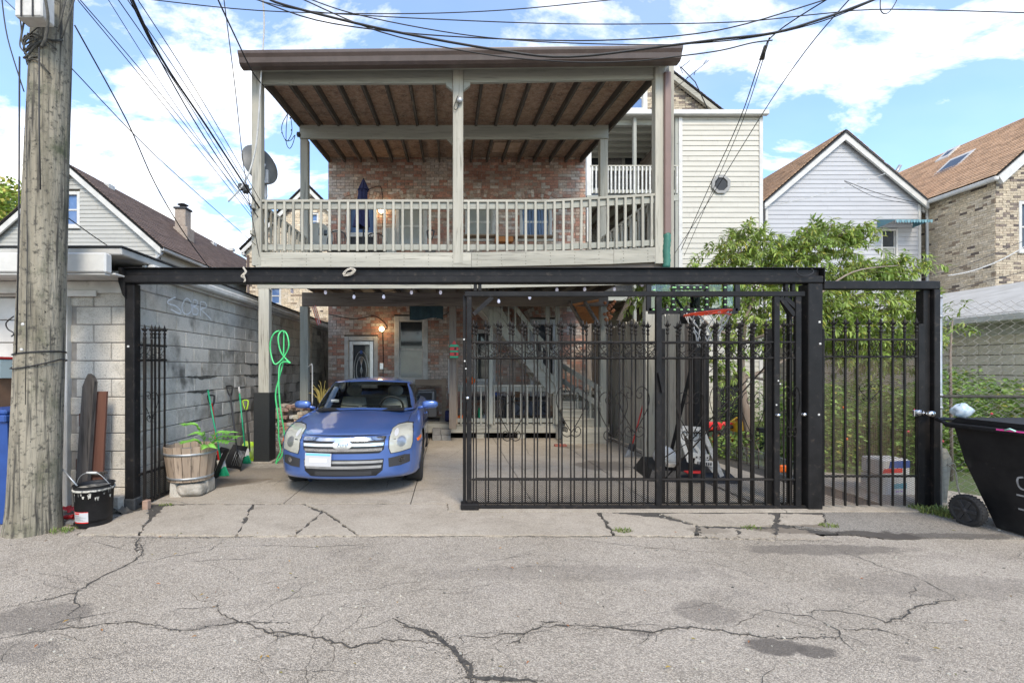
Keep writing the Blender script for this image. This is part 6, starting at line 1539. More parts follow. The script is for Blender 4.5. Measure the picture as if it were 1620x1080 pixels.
    # wheels
    for ay, az in AX:
        for s in (-1, 1):
            xw_ = s*.79; t = MB(); rt_ = .325
            t.lathe([(.215, -.10), (.29, -.11), (.315, -.10), (rt_, -.075), (rt_, .075), (.315, .10), (.29, .11), (.215, .10)], (xw_, ay, rt_-.003), 40, 'x'); ty = t.build('wheel', M['rubber'], car, local=True)
            for gx_ in (-.05, -.017, .017, .05): t = MB(); t.lathe([(rt_+.0008, gx_-.003), (rt_+.0008, gx_+.003)], (xw_, ay, rt_-.003), 40, 'x'); t.build('tread_groove', M['carblack'], ty, local=False) if False else None
            h = MB(); h.lathe([(0, s*.06), (.05, s*.065), (.06, s*.05), (.20, s*.045), (.218, s*.09), (.222, s*.09), (.222, -s*.09), (0, -s*.09)], (xw_, ay, rt_-.003), 28, 'x')
            for k in range(5): a = k*2*math.pi/5; h.bar((xw_+s*.062, ay+.04*math.cos(a), rt_+.04*math.sin(a)), (xw_+s*.07, ay+.21*math.cos(a), rt_+.21*math.sin(a)), .055, .02, (1, 0, 0))
            Mi = wm(car); h.v = [tuple(Mi @ Vector(p)) for p in h.v]; h.build('rim', M['silver'], ty)
            w = MB(); w.sm = True
            w.grid(lambda u, v: (s*(.62+.28*v) if False else s*(.60+.295*v), ay+(RA+.002)*math.cos(math.pi*(1.15*u-.075)), az+(RA+.002)*math.sin(math.pi*(1.15*u-.075))), 24, 2); w.build('wheel_arch_liner', M['carblack'], car, local=True)
            w = MB(); w.add([(s*.60, ay-.4, .16), (s*.60, ay+.4, .16), (s*.60, ay+.4, .75), (s*.60, ay-.4, .75)], [(0, 1, 2, 3)]); w.build('wheel_well', M['carblack'], car, local=True)
    m = MB(); m.box(-.6, .25, .20, .6, 4.6, .24); m.build('underbody', M['carblack'], car, local=True)
    return car
car = build_car()
# ================================================================== UTILITY POLE
PD = 4.2
pole = thing('utility_pole', 'weathered grey wooden utility pole wrapped with black cable at the left', 'utility pole', (wx(52, PD), PD, 0))
bx, tx = wx(53, PD+.19), wx(83, PD+.19)
def pole_c(z): return Vector((bx+(tx-bx)*z/4.95, PD+.19, z))
m = MB(); m.sm = True
def polef(u, v):
    z = -.02+9.2*v; r = .205-.052*min(1, z/4.95)-.01*max(0, z-4.95)/4+.02*max(0, 1-z/.35)**2
    a = 2*math.pi*u; c = pole_c(z); q = Vector((math.cos(a)*3, math.sin(a)*3, z*.5))
    r *= 1+.035*mnoise.noise(q)+.018*mnoise.noise(Vector((math.cos(a)*9, math.sin(a)*9, z*.4)))+.007*mnoise.noise(Vector((math.cos(a)*26, math.sin(a)*26, z*.8)))
    return (c.x+r*math.cos(a), c.y+r*math.sin(a), z)
m.grid(polef, 72, 150); m.build('shaft', M['pole'], pole)
def round_pole(z, r, a0, a1, dz, n=16): 
    return [pole_c(z)+Vector((math.cos(R(a0+(a1-a0)*i/n))*r, math.sin(R(a0+(a1-a0)*i/n))*r, dz(i/n))) for i in range(n+1)]
m = MB(); rad = .205-.052*2/4.95+.012
m.tube(round_pole(wz(555, 4.0), .196, 0, 360, lambda t: .02*math.cos(t*6.28)-.01), .0075, 6)
m.tube(round_pole(wz(572, 4.0), .205, 0, 360, lambda t: -.055*math.sin(math.pi*((t*2) % 1))*(t > .5)+.03*math.cos(t*6.28)), .006, 6)
m.tube(smooth_path([W(22, 500, 4.3), W(10, 510, 4.3), W(12, 520, 4.3), W(22, 527, 4.25), W(18, 532, 4.2)]), .006, 5)
m.build('wrapped_cable', M['cable'], pole)
for px, py in ((36, 513), (34, 553)):
    m = MB(); c = W(px, py, 4.03); m.lathe([(0, -.006), (.014, -.004), (.014, .004), (0, .006)], c, 12, 'y'); m.build('reflector_tack', M['white'], pole)
m = MB(); m.tube([W(62, 75, 4.02), W(62, 200, 4.03), W(64, 300, 4.02)], .006, 5); m.tube([W(31, 90, 4.1), W(30, 350, 4.1), W(26, 560, 4.08)], .007, 5); m.tube([W(42, 160, 4.02), W(43, 420, 4.0), W(40, 640, 3.99)], .004, 4); m.build('drop_wire', M['cable'], pole)
# tangle of old cable under the box
m = MB(); rnd = random.Random(3)
for k in range(15):
    z = wz(70, PD)+rnd.uniform(-.12, .10); a0 = rnd.uniform(200, 250); a1 = a0+rnd.uniform(40, 95); m.tube(round_pole(z, .166+rnd.uniform(.0, .03), a0, a1, lambda t, q=rnd.uniform(-.12, .12), w=rnd.uniform(0, 6): q*t+.03*math.sin(5*t+w), 8), rnd.uniform(.004, .010), 5)
m.tube(smooth_path([W(72, 0, 4.0), W(76, 30, 4.0), W(72, 60, 4.0), W(66, 74, 4.0)]), .012, 6); m.tube([W(119, -5, 4.1), W(98, 60, 4.02)], .007, 5); m.tube([W(105, -5, 4.05), W(92, 50, 4.0)], .008, 5)
m.tube(smooth_path([W(40, 26, 4.1), W(36, 45, 4.1), W(34, 62, 4.1), W(40, 78, 4.1)]), .008, 5); m.tube(smooth_path([W(32, 30, 4.1), W(34, 50, 4.12), W(32, 74, 4.1), W(45, 88, 4.05)]), .006, 5)
m.build('cable_tangle', M['dirtline'], pole)
m = MB(); m.bbox(wx(22, 4.02), 4.02, wz(26, 4.02), wx(66, 4.02), 4.16, wz(-40, 4.02), .012); jb = m.build('junction_box', M['offwhite'], pole)
for px in (33, 51): m = MB(); m.bbox(wx(px, 4.01)-.006, 4.008, wz(26, 4.01), wx(px, 4.01)+.006, 4.018, wz(-35, 4.01), .002); m.build('box_strap', M['cable'], jb)
m = MB(); rnd = random.Random(8)
for k in range(70):
    a = R(rnd.uniform(200, 345)); z = rnd.uniform(.5, 4.8); c = pole_c(z); r = .205-.052*z/4.95+.002; s = rnd.uniform(.003, .007)
    m.cbox(c+Vector((math.cos(a)*r, math.sin(a)*r, 0)), s, s, s*rnd.uniform(1, 3))
o = m.build('old_staples', M['dirtline'], pole); o['kind'] = 'stuff'

# ================================================================== OVERHEAD WIRES
def wire(label, pts, r=.008, mat='cable', s=0, group=None, name='overhead_wire', n=5):
    """pts: (px,py,D) sight points"""
    P = [W(*p) for p in pts]; m = MB()
    if len(P) == 2: P = sag(P[0], P[1], s)
    else: P = smooth_path(P, n)
    m.tube(P, r, 5); o = m.build(name, M[mat]); tag(o, label, 'wire', group); return o
wire('thick black wire bundle dropping from the top left towards the left porch post', [(196, -30, 4.2), (255, 92, 5.2), (330, 205, 6.2), (411, 330, 7.4)], .013)
wire('second thick black wire just left of the thick bundle', [(192, -30, 4.25), (250, 90, 5.2), (322, 215, 6.2), (409, 345, 7.4)], .008)
for i, (a, b) in enumerate((((188, -20), (404, 315)), ((180, -10), (404, 335)), ((205, -20), (412, 318)))):
    wire(['thin wire left of the thick bundle, meeting the porch post above the railing', 'thin wire second from the thick bundle on its left side', 'thin wire hugging the right side of the thick bundle'][i], [(*a, 4.3), ((a[0]+b[0])/2+3, (a[1]+b[1])/2-4, 5.8), (*b, 7.4)], .005)
wire('thin paired wire from the pole top sloping to the porch post, upper one', [(118, -10, 4.3), (255, 150, 5.8), (405, 340, 7.5)], .005)
wire('thin paired wire from the pole top sloping to the porch post, lower one', [(116, -8, 4.3), (250, 155, 5.8), (405, 352, 7.5)], .005)
wire('faint thin wire starting between the paired wires and the bundle', [(165, -10, 4.4), (280, 170, 6), (405, 348, 7.5)], .004)
wire('black wire falling from the pole past the roof chimney in a long curve', [(118, 40, 4.3), (200, 190, 5), (245, 290, 5.6), (292, 370, 6.3), (332, 425, 7)], .007)
wire('straight thin wire from the pole crossing to the porch railing', [(113, 108, 4.3), (250, 250, 5.6), (405, 388, 7.4)], .005)
wire('thick kinked black wire from the sky to the gutter corner at the left', [(338, -15, 5.2), (372, 58, 6.0), (402, 118, 6.9), (432, 152, 7.8), (455, 180, 8.6)], .010)
wire('thin wire running almost straight down beside the left porch post', [(353, -10, 5.5), (372, 140, 6.3), (385, 260, 7), (400, 350, 7.3), (412, 415, 7.4)], .006)
wire('stiff whitish cable curling around the left porch post past the dish', [(415, -10, 7.0), (418, 40, 7.1), (413, 120, 7.2), (407, 215, 7.2), (398, 262, 7.2), (386, 290, 7.1), (372, 308, 7.0), (361, 319, 7.0)], .014, 'whitecable')
wire('wire leaving the top left corner down to the pole', [(2, -10, 4.6), (12, 60, 4.6), (38, 145, 4.5)], .006)
wire('short diagonal wire at the very top left corner', [(-5, -12, 4.8), (20, 12, 4.5), (34, 26, 4.3)], .005)
wire('thin wire hanging from the garage eave behind the pole across grey siding', [(108, 345, 4.9), (150, 375, 5.4), (190, 402, 6)], .006)
wire('long top wire sagging gently from the left over the brown gutter to the right', [(225, -2, 5.5), (410, 17, 5.5), (620, 22, 5.5), (800, 16, 5.5), (985, -2, 5.5)], .006)
wire('higher of two long wires crossing right over the middle of the gutter', [(365, -12, 5.2), (470, 15, 5.2), (600, 26, 5.2), (850, 37, 5.2), (1040, 38, 5.2), (1180, 34, 5.2), (1300, 22, 5.2), (1405, 15, 5.2), (1640, 21, 5.2)], .006)
wire('long black wire that dips to the gutter and climbs steeply at right', [(395, -5, 5.0), (500, 32, 5.0), (640, 52, 5.0), (800, 62, 5.0), (950, 64, 5.0), (1080, 56, 5.0), (1180, 38, 5.0), (1330, -8, 5.0)], .007)
wire('thick leafy cable curving down from the top right over the gutter end', [(1395, -5, 4.9), (1340, 16, 4.9), (1300, 30, 4.9), (1225, 52, 4.9), (1140, 62, 4.9), (1060, 72, 4.9), (900, 90, 4.9), (780, 78, 4.9), (600, 45, 4.9), (450, 8, 4.9), (420, -6, 4.9)], .013)
wire('thin wire slung just under the thick leafy cable', [(1385, 0, 4.92), (1300, 34, 4.92), (1200, 58, 4.92), (1080, 70, 4.92), (960, 70, 4.92), (820, 64, 4.92), (700, 50, 4.92), (560, 22, 4.92), (480, -5, 4.92)], .006)
wire('lowest crossing wire grazing the brown gutter and rising to the right', [(470, -5, 5.05), (600, 50, 5.05), (760, 85, 5.05), (900, 98, 5.05), (1000, 97, 5.05), (1075, 89, 5.05), (1140, 80, 5.05), (1190, 68, 5.05), (1222, 64, 5.05)], .007)
wire('long straight wire from the right sky down to the tree top', [(1352, -10, 5.0), (1275, 80, 6.2), (1205, 182, 8), (1120, 320, 10.5), (1068, 400, 12)], .007)
wire('left wire of the twisted pair falling to the porch side at right', [(1320, -8, 5.0), (1228, 52, 5.6), (1205, 90, 6.2), (1170, 190, 8), (1120, 300, 10), (1078, 395, 12)], .008)
wire('right wire of the twisted pair falling to the porch side at right', [(1217, 60, 5.7), (1208, 92, 6.2), (1173, 196, 8), (1128, 300, 10), (1082, 405, 12)], .006)
m = MB(); m.tube([W(1211, 72, 6.1), W(1205, 95, 6.2)], [.02, .035], 8); tag(m.build('wire_clamp', M['dirtline']), 'knotted grey clamp on the twisted pair of wires', 'wire clamp')
wire('loose loop of wire hanging from the cable at the top right', [(1393, -5, 5), (1393, 15, 5), (1399, 22, 5), (1408, 18, 5), (1418, 2, 5), (1420, -8, 5)], .005)
wire('pale phone line strung low across the white gable', [(1210, 327, 14), (1300, 308, 14), (1400, 275, 14)], .010, 'whitecable')
wire('dark service line fanned over the white gable to its right eave', [(1336, 286, 14.5), (1390, 306, 14.6), (1455, 322, 15)], .009)
wire('lower service line fanned over the white gable to its right eave', [(1336, 287, 14.5), (1385, 312, 14.6), (1452, 324, 15)], .007)
wire('pale sagging cable across the tan brick wall at right', [(1500, 436, 12), (1540, 428, 12), (1590, 408, 12), (1640, 378, 12)], .014, 'whitecable')
wire('upper dark cable across the tan brick wall at right', [(1460, 440, 12), (1540, 415, 12), (1640, 372, 12)], .007)
wire('dark cable low over the pale garage roof at right', [(1500, 462, 9), (1560, 445, 9), (1640, 425, 9)], .006)
# wire loop hanging on the porch
m = MB()
for P_ in ([(455, 180), (447, 195), (446, 208), (452, 222), (460, 222), (466, 214)], [(455, 181), (453, 200), (453, 226), (458, 235), (463, 228), (467, 214)], [(460, 186), (462, 205), (460, 215), (455, 223), (452, 221)]): m.tube(smooth_path([W(a, b, 8.6) for a, b in P_]), .007, 5)
for a, b in ((459, 187), (466, 192), (461, 206), (446, 210), (452, 222)): m.lathe([(0, -.02), (.015, 0), (0, .02)], W(a, b, 8.6), 6)
tag(m.build('hanging_wire_loop', M['cable']), 'tangled loops of wire with clips hanging in the air left of the inner beam', 'wire')
m = MB(); m.lathe([(0, -.04), (.05, -.02), (.05, .03), (0, .05)], W(472, 213, 9.2), 10, 'x'); tag(m.build('flood_light', M['dash']), 'small dark flood light on the end of the inner upper beam', 'lamp')

# ================================================================== SATELLITE DISHES
def dish(label, c, r, tilt, yaw, group=None):
    t = thing('satellite_dish', label, 'satellite dish', c)
    Rm = Matrix.Rotation(yaw, 4, 'Z') @ Matrix.Rotation(tilt, 4, 'X'); Mx = wm(t) @ Rm
    m = MB(); m.sm = True
    def f(u, v): rr = r*v; a = 2*math.pi*u; return Mx @ Vector((rr*math.cos(a)*.9, rr*rr*.28/r*-1+.0, rr*math.sin(a)))
    m.grid(f, 32, 8); m.grid(lambda u, v: f(u, v)+Mx.to_3x3() @ Vector((0, .012, 0)), 32, 8); m.build('reflector', M['dish'], t)
    m = MB(); m.tube([Mx @ Vector((0, .05, -r*.2)), Mx @ Vector((0, -.25, -r*.9)), Mx @ Vector((0, -.62, -r*.55))], .018, 6); m.build('feed_arm', M['galv'], t)
    m = MB(); m.cbox(Mx @ Vector((0, -.64, -r*.42)), .09, .09, .14, Mx.to_3x3()); m.cbox(Mx @ Vector((.1, -.62, -r*.44)), .07, .07, .10, Mx.to_3x3()); m.build('receiver', M['dish'], t)
    return t
ds_ = dish('grey satellite dish on a mast beside the left upper porch post', W(416, 256, 7.75), .36, R(16), R(232))
m = MB(); m.tube([W(420, 285, 7.8), W(421, 310, 7.8), W(417, 322, 7.7)], .025, 8); m.bbox(wx(417, 7.8)-.04, 7.75, wz(292, 7.8), wx(424, 7.8)+.02, 7.82, wz(270, 7.8)); m.build('mast', M['galv'], ds_)
t = dish('pale satellite dish lying behind the porch railing at left', W(504, 378, 10.6), .36, R(-12), R(20)); 
for ch_ in t.children:
    if ch_.name.startswith('reflector'): ch_.data.materials[0] = mk('pale_dish', (.42, .40, .34), (.36, .34, .28), 5, rough=.5)

# ================================================================== ON THE UPPER DECK
um = thing('patio_umbrella', 'closed navy patio umbrella standing on the upper deck', 'umbrella', (wx(575, 10.4), 10.4, DZ1))
m = MB(); m.sm = True; x0, yD = wx(575, 10.4), 10.4; zt, zm, zbm = wz(286, yD), wz(302, yD), wz(360, yD)
def umf(u, v):
    a = 2*math.pi*u; z = zbm+(zt-zbm)*v; r = (.17-.10*v) if v < .75 else .095*(1-(v-.75)/.27)+.01; r *= 1+.22*math.cos(8*a+v*3)*(1-v*.7); lean = -.05*(1-v)
    return (x0+lean+r*math.cos(a), yD+r*math.sin(a), z+.02*math.cos(4*a)*(v < .05))
m.grid(umf, 48, 20); m.build('canopy', M['navy'], um)
m = MB(); m.grid(lambda u, v: (x0+(.125-.10*v)*(1+.12*math.cos(8*u*6.28))*math.cos(6.2832*u), yD+(.125-.10*v)*(1+.12*math.cos(8*u*6.28))*math.sin(6.2832*u), zt-.22+.24*v), 40, 5); m.build('top_cap', M['navy'], um)
m = MB(); m.tube([(x0, yD, DZ1), (x0, yD, zt+.05)], .02, 8); m.lathe([(.22, 0), (.22, .04), (.03, .08), (.03, .25)], (x0, yD, DZ1+.005), 16); m.build('pole', M['dash'], um)
tb = thing('patio_table', 'oval dark metal patio table behind the deck railing', 'table', (wx(565, 10.2), 10.2, DZ1))
m = MB(); m.lathe([(0, .70), (.62, .70), (.63, .715), (.62, .73), (0, .73)], (wx(565, 10.2), 10.2, DZ1), 28); m.build('tabletop', M['dash'], tb)
for k in range(4): a = R(45+90*k); m = MB(); m.tube([(wx(565, 10.2)+.45*math.cos(a), 10.2+.45*math.sin(a), DZ1+.7), (wx(565, 10.2)+.5*math.cos(a), 10.2+.5*math.sin(a), DZ1)], .015, 6); m.build('leg', M['dash'], tb)
def metal_chair(label, x, y, rz):
    c = thing('patio_chair', label, 'chair', (x, y, DZ1+.005), rz, 'black metal patio chairs on the upper deck')
    m = MB(); m.bbox(-.22, -.22, .41, .22, .22, .43, .008); m.build('seat', M['dash'], c, local=True)
    m = MB(); m.tube(smooth_path([(-.22, .22, .42), (-.22, .27, .75), (-.15, .29, .92), (0, .29, .97), (.15, .29, .92), (.22, .27, .75), (.22, .22, .42)], 4), .012, 6); m.build('back_frame', M['dash'], c, local=True)
    m = MB()
    for i in range(-3, 4): m.tube([(i*.055, .225, .43), (i*.055, .285, .93)], .006, 4)
    m.build('backrest', M['dash'], c, local=True)
    for sx in (-1, 1):
        for sy in (-1, 1): m = MB(); m.tube([(sx*.2, sy*.2, .41), (sx*.22, sy*.23, 0)], .011, 5); m.build('leg', M['dash'], c, local=True)
metal_chair('black metal patio chair left of the closed umbrella', wx(546, 10.0), 9.75, R(170)); metal_chair('black metal patio chair right of the umbrella by the table end', wx(592, 10.0), 9.9, R(200))
ld = thing('leaning_panel_door', 'short cream panelled door leaning against the wall behind the deck railing', 'door', (wx(616, 11.4), 11.4, DZ1))
m = MB(); a, b = wx(605, 11.4), wx(627, 11.4); zt = wz(361, 11.4); m.bbox(a, 11.36, DZ1+.006, b, 11.42, zt, .008); lo = m.build('panel', M['cream'], ld)
for i in range(2):
    for j in range(3): m = MB(); w_ = (b-a)/2; hh = (zt-DZ1)/3; m.bbox(a+w_*i+.04, 11.345, DZ1+hh*j+.05, a+w_*(i+1)-.04, 11.358, DZ1+hh*(j+1)-.05, .006); m.build('raised_field', M['cream'], lo)
sh = thing('spade_handle', 'black D-handled spade standing upright against the deck railing', 'spade', (wx(681, 7.75), 7.75, DZ1))
def dhandle(parent, a, d, mat, r=.013, w=.055):
    """D grip at the point a, with the shaft pointing along d"""
    a, d = Vector(a), Vector(d).normalized(); s = Vector((1, 0, 0)); m = MB()
    m.tube(smooth_path([a-d*.05, a+s*w*.6, a+s*w+d*.09, a+s*w*.8+d*.12, a-s*w*.8+d*.12, a-s*w+d*.09, a-s*w*.6, a-d*.05], 3), r, 6); return m.build('grip', M[mat], parent)
m = MB(); m.tube([(wx(681, 7.75), 7.75, DZ1+.03), (wx(681, 7.75), 7.75, wz(378, 7.75))], .016, 8); m.bbox(wx(681, 7.75)-.09, 7.74, DZ1+.005, wx(681, 7.75)+.09, 7.76, DZ1+.22, .01); m.build('shaft', M['dash'], sh); dhandle(sh, (wx(681, 7.75), 7.75, wz(376, 7.75)), (0, 0, 1), 'dash')

# ================================================================== LOWER PORCH PLATFORM AND STAIRS
LD = 10.0; pz = .34
lp = thing('lower_wood_platform', 'low weathered wooden platform with a short railing in front of the brick house', 'platform', (0, 10.8, 0))
px0_, px1_ = wx(655, LD), wx(965, LD)
for i in range(12): m = MB(); m.bbox(px0_, LD+.04+i*.14, pz-.03, px1_, LD+.04+i*.14+.132, pz, .003); m.build('deck_board', M['gwx'], lp)
m = MB(); m.bbox(px0_, LD-.0, pz-.20, px1_, LD+.037, pz-.005, .004); m.build('rim_board', M['gwx'], lp)
for px in (668, 760, 826, 890, 950): m = MB(); m.bbox(wx(px, LD)-.09, LD+.045, .01, wx(px, LD)+.09, LD+.2, pz-.205, .006); m.build('support_block', M['gwx'], lp)
for i, (a, b, z0_, z1_, yy) in enumerate(((684, 698, 0.012, .13, 9.72), (698.5, 713, .012, .13, 9.72), (684, 697, .132, .26, 9.75), (697.5, 713, .132, .25, 9.75))):
    m = MB(); m.bbox(wx(a, yy), yy, z0_, wx(b, yy), yy+.24, z1_, .006); m.build('step_block', mk('grey_step_block_%d' % i, (.17, .165, .155), (.24, .235, .22), 9, rough=.95), lp)
q = MB(); q.bbox(-.018, -.018, 0, .018, .018, 1, .003); bal2 = q.mesh('baluster', M['gwz'])
rail_run('railing', (wx(724, LD), LD+.02), (wx(881, LD), LD+.02), (wz(608.5, LD),)*2, (wz(668, LD),)*2, 15, .1, 1, bal=bal2, parent=lp)
m = MB(); m.bbox(wx(711, LD-.1), LD-.12, pz, wx(724, LD-.1), LD+.0, wz(560, LD), .006); m.build('newel_post', M['bwz'], lp)
m = MB(); m.bbox(wx(880, LD), LD-.03, .01, wx(888, LD), LD+.08, wz(565, LD), .006); m.build('newel_post', M['gwz'], lp)
m = MB(); m.bbox(wx(657, 11.2), 11.15, wz(610, 11.2), wx(707, 11.2), 11.2, wz(600, 11.2), .004); m.bbox(wx(699, 11.2), 11.14, pz, wx(706, 11.2), 11.22, wz(598, 11.2), .004); m.build('back_rail', M['bwx'], lp)
m = MB(); m.tube(smooth_path([(wx(714, 9.8), 9.8, wz(566, 9.8)), (wx(711, 9.8), 9.8, wz(569, 9.8)), (wx(710.5, 9.8), 9.8, wz(575, 9.8)), (wx(710.5, 9.8), 9.8, wz(615, 9.8)), (wx(711.5, 9.8), 9.8, wz(621, 9.8)), (wx(715, 9.8), 9.8, wz(624, 9.8))]), .02, 8); m.build('grab_bar', M['white'], lp)
# main flight
st = thing('porch_stairs', 'grey wooden stairs with slatted rail descending right behind the gate', 'stairs', (1.8, 10.6, 0))
yA, yB = 9.95, 10.75
a = Vector((wx(752, yA), 0, wz(478, yA)+.25)); b = Vector((wx(878, yA), 0, wz(618, yA)))
for yy, mat in ((yA, 'ptx'), (yB, 'ptx')):
    m = MB(); m.bar((a.x, yy, a.z), (b.x, yy, b.z), .05, .28, (0, 0, 1)); m.build('stringer', M[mat], st)
nst = 11
for i in range(nst):
    t = (i+.5)/nst; p = a.lerp(b, t); m = MB(); m.bbox(p.x-.13, yA+.026, p.z+.06, p.x+.14, yB-.026, p.z+.10, .004); m.build('tread', M['gwy'], st)
    m = MB(); m.bbox(p.x-.13, yA+.03, p.z-.10, p.x-.11, yB-.03, p.z+.058, .003); m.build('riser', M['offwhite'], st)
m = MB(); m.bar((a.x-.1, yA+.4, a.z-.16), (b.x, yA+.4, b.z-.1), .70, .03); m.build('soffit_panel', M['cream'], st)
r_ = sub('hand_rail', st)
for dz in (.62, .12):
    m = MB(); m.bar((a.x+.1, yA-.05, a.z+dz-.02), (b.x+.05, yA-.05, b.z+dz), .045, .09); m.build('rail', M['ptx'], r_)
q = MB(); q.bbox(-.018, -.018, 0, .018, .018, 1, .003); bq = q.mesh('baluster', M['ptz'])
for i in range(12): t = (i+.5)/12; p = a.lerp(b, t); inst('baluster', bq, r_, (p.x+.06, yA-.09, p.z+.02), None, (1, 1, .66))
for px, z0_, z1_ in ((776, pz, DZ0-.1), (881, pz, DZ0-.1), (866, 1.9, DZ0-.1)): m = MB(); m.bbox(wx(px, yA)-.045, yA-.06, z0_, wx(px, yA)+.045, yA-.028 if px == 866 else yA-.0271, z1_, .004); m.build('newel_post', M['ptz'], st)
# landing and lower flight towards the viewer
m = MB(); m.bbox(wx(881, 10.3), 10.0, .98, wx(953, 10.3), 11.2, 1.03, .004); m.build('landing', M['gwx'], st)
for i in range(4):
    z = .34+.165*i; yy = 9.35+.22*i; m = MB(); m.bbox(wx(888, 9.8), yy, z-.04 if i else z-.10, wx(953, 9.8), yy+.26, z, .004); m.build('tread', M['gwx'], st)
    m = MB(); m.bbox(wx(888, 9.8)+.03, yy+.24, z+.001, wx(953, 9.8)-.03, yy+.26, z+.125, .002); m.build('riser', M['gwx'], st)
for zz in (0, .34):
    m = MB(); m.bar((wx(888, 10.2), 10.6, wz(573, 10.2)-zz), (wx(950, 9.4), 9.4, wz(604, 9.4)-zz-.15), .05, .10); m.build('rail', M['ptx'], st)
for i in range(7):
    t = (i+.5)/7; x = wx(888, 10.2)*(1-t)+wx(950, 9.4)*t; yy = 10.6*(1-t)+9.4*t; zz = (wz(573, 10.2))*(1-t)+(wz(604, 9.4)-.15)*t; inst('baluster', bq, st, (x, yy, zz-.85), None, (1, 1, .85))
m = MB(); m.prism([(wx(889, 9.3), .015), (wx(960, 9.3), .015), (wx(960, 9.3), .26), (wx(889, 9.3), .26)], 9.31, 9.345, 'y'); m.build('stair_skirt', M['gwx'], st)
# orange-brown plank roof underside hung near the right of the deck
aw_ = thing('plank_panel', 'bright orange-brown planks fixed under the deck near the right inner post', 'wood panel', (wx(925, 9.7), 9.7, 2.2))
for i in range(5):
    t0, t1 = i/5, (i+1)/5; Aq = W(903, 482, 9.3); Bq = W(947, 474, 9.3); Cq = W(918, 515, 10.3); Dq_ = W(952, 508, 10.3)
    p0, p1, p2, p3 = Aq.lerp(Cq, t0+.01), Bq.lerp(Dq_, t0+.01), Bq.lerp(Dq_, t1), Aq.lerp(Cq, t1)
    m = MB(); up = Vector((0, 0, .02)); m.add([p0, p1, p2, p3, p0+up, p1+up, p2+up, p3+up], [(0, 3, 2, 1), (4, 5, 6, 7), (0, 1, 5, 4), (1, 2, 6, 5), (2, 3, 7, 6), (3, 0, 4, 7)]); m.build('plank', mk('orange_cedar_%d' % i, (.55, .25, .10), (.42, .18, .07), 12, (1, .1, 1), rough=.7, bump=.2), aw_)
m = MB(); m.bar(W(901, 478, 9.25), W(925, 520, 9.9), .05, .07); m.bar(W(925, 478, 9.25), W(946, 512, 9.9), .05, .07); m.build('batten', M['dwx'], aw_)
m = MB(); rnd = random.Random(2)
for i in range(16): c = W(963+rnd.uniform(-3, 6), 477+i*2.0, 9.2); m.lathe([(0, -.04), (.04, -.01), (.035, .02), (0, .04)], c+Vector((rnd.uniform(-.05, .05), 0, 0)), 6)
tag(m.build('hanging_dried_corn', mk('dried_brown', (.42, .16, .06), (.2, .09, .05), 20, rough=.9)), 'bunch of orange-brown dried husks hanging beside the right inner post', 'decoration')
m = MB(); m.grid(lambda u, v: W(648+53*u, 484+ (22-2*math.sin(u*3.1))*v+2*v*math.sin(u*6), 9.35+.03*math.sin(u*14)), 24, 6); m.grid(lambda u, v: W(648+53*u, 484+(22-2*math.sin(u*3.1))*v+2*v*math.sin(u*6), 9.365+.03*math.sin(u*14)), 24, 6, True); tag(m.build('dark_cloth', M['darkfab']), 'dark teal cloth hung over the lower inner beam above the window', 'cloth')

# bird house on the brown post
bh = thing('bird_house', 'two-storey red and green bird house on the brown porch post', 'bird house', W(718.5, 566, 9.25))
c = W(718.5, 566, 9.25)
for z0_, z1_, mt in ((0, .04, 'green'), (.04, .11, 'red'), (.11, .15, 'green'), (.15, .22, 'red')): m = MB(); m.bbox(c.x-.085, c.y-.08, c.z+z0_, c.x+.085, c.y+.08, c.z+z1_-.001, .003); m.build('storey', M[mt], bh)
m = MB(); m.prism([(c.x-.11, c.z+.22), (c.x+.11, c.z+.22), (c.x, c.z+.33)], c.y-.1, c.y+.1, 'y'); m.build('roof', M['green'], bh)
m = MB(); m.prism([(c.x-.05, c.z+.27), (c.x+.05, c.z+.27), (c.x, c.z+.35)], c.y-.11, c.y+.11, 'y'); m.build('roof_ridge', M['red'], bh)
for zz in (.075, .185): m = MB(); m.lathe([(0, 0), (.022, 0), (.022, .004), (0, .004)], (c.x+.02, c.y-.086, c.z+zz), 10, 'y'); m.build('entrance_hole', M['dash'], bh)
# pumpkins and clutter on the platform
def pumpkin(label, c, r):
    t = thing('pumpkin', label, 'pumpkin', c); m = MB()
    m.grid(lambda u, v: (c[0]+r*math.sin(math.pi*v)*(1+.09*abs(math.cos(5*u*6.283)))*math.cos(u*6.283), c[1]+r*math.sin(math.pi*v)*(1+.09*abs(math.cos(5*u*6.283)))*math.sin(u*6.283), c[2]+r*.9-r*.86*math.cos(math.pi*v)), 40, 12); m.build('shell', M['orange'], t)
    for dx, dz in ((-.3, .25), (.3, .25)): m = MB(); m.prism([(c[0]+(dx-.16)*r, c[2]+r*(.9+dz-.12)), (c[0]+(dx+.16)*r, c[2]+r*(.9+dz-.12)), (c[0]+dx*r, c[2]+r*(.9+dz+.15))], c[1]-r*1.06, c[1]-r*.9, 'y'); m.build('eye', M['dash'], t)
    m = MB(); m.prism([(c[0]-.4*r, c[2]+r*.72), (c[0]-.2*r, c[2]+r*.5), (c[0]+.2*r, c[2]+r*.5), (c[0]+.4*r, c[2]+r*.72), (c[0], c[2]+r*.62)], c[1]-r*1.06, c[1]-r*.9, 'y'); m.build('mouth', M['dash'], t)
pumpkin('larger orange plastic pumpkin with a face standing on the platform rail', (wx(744, 10.1), LD+.02, wz(608.5, LD)+.0), .10)
pumpkin('small orange pumpkin bucket on the platform floor left of the gate edge', (wx(730, 10.15), 10.2, pz), .10)
pumpkin('tiny orange pumpkin on the platform beside the brown post', (wx(722, 10.6), 10.6, pz), .07)
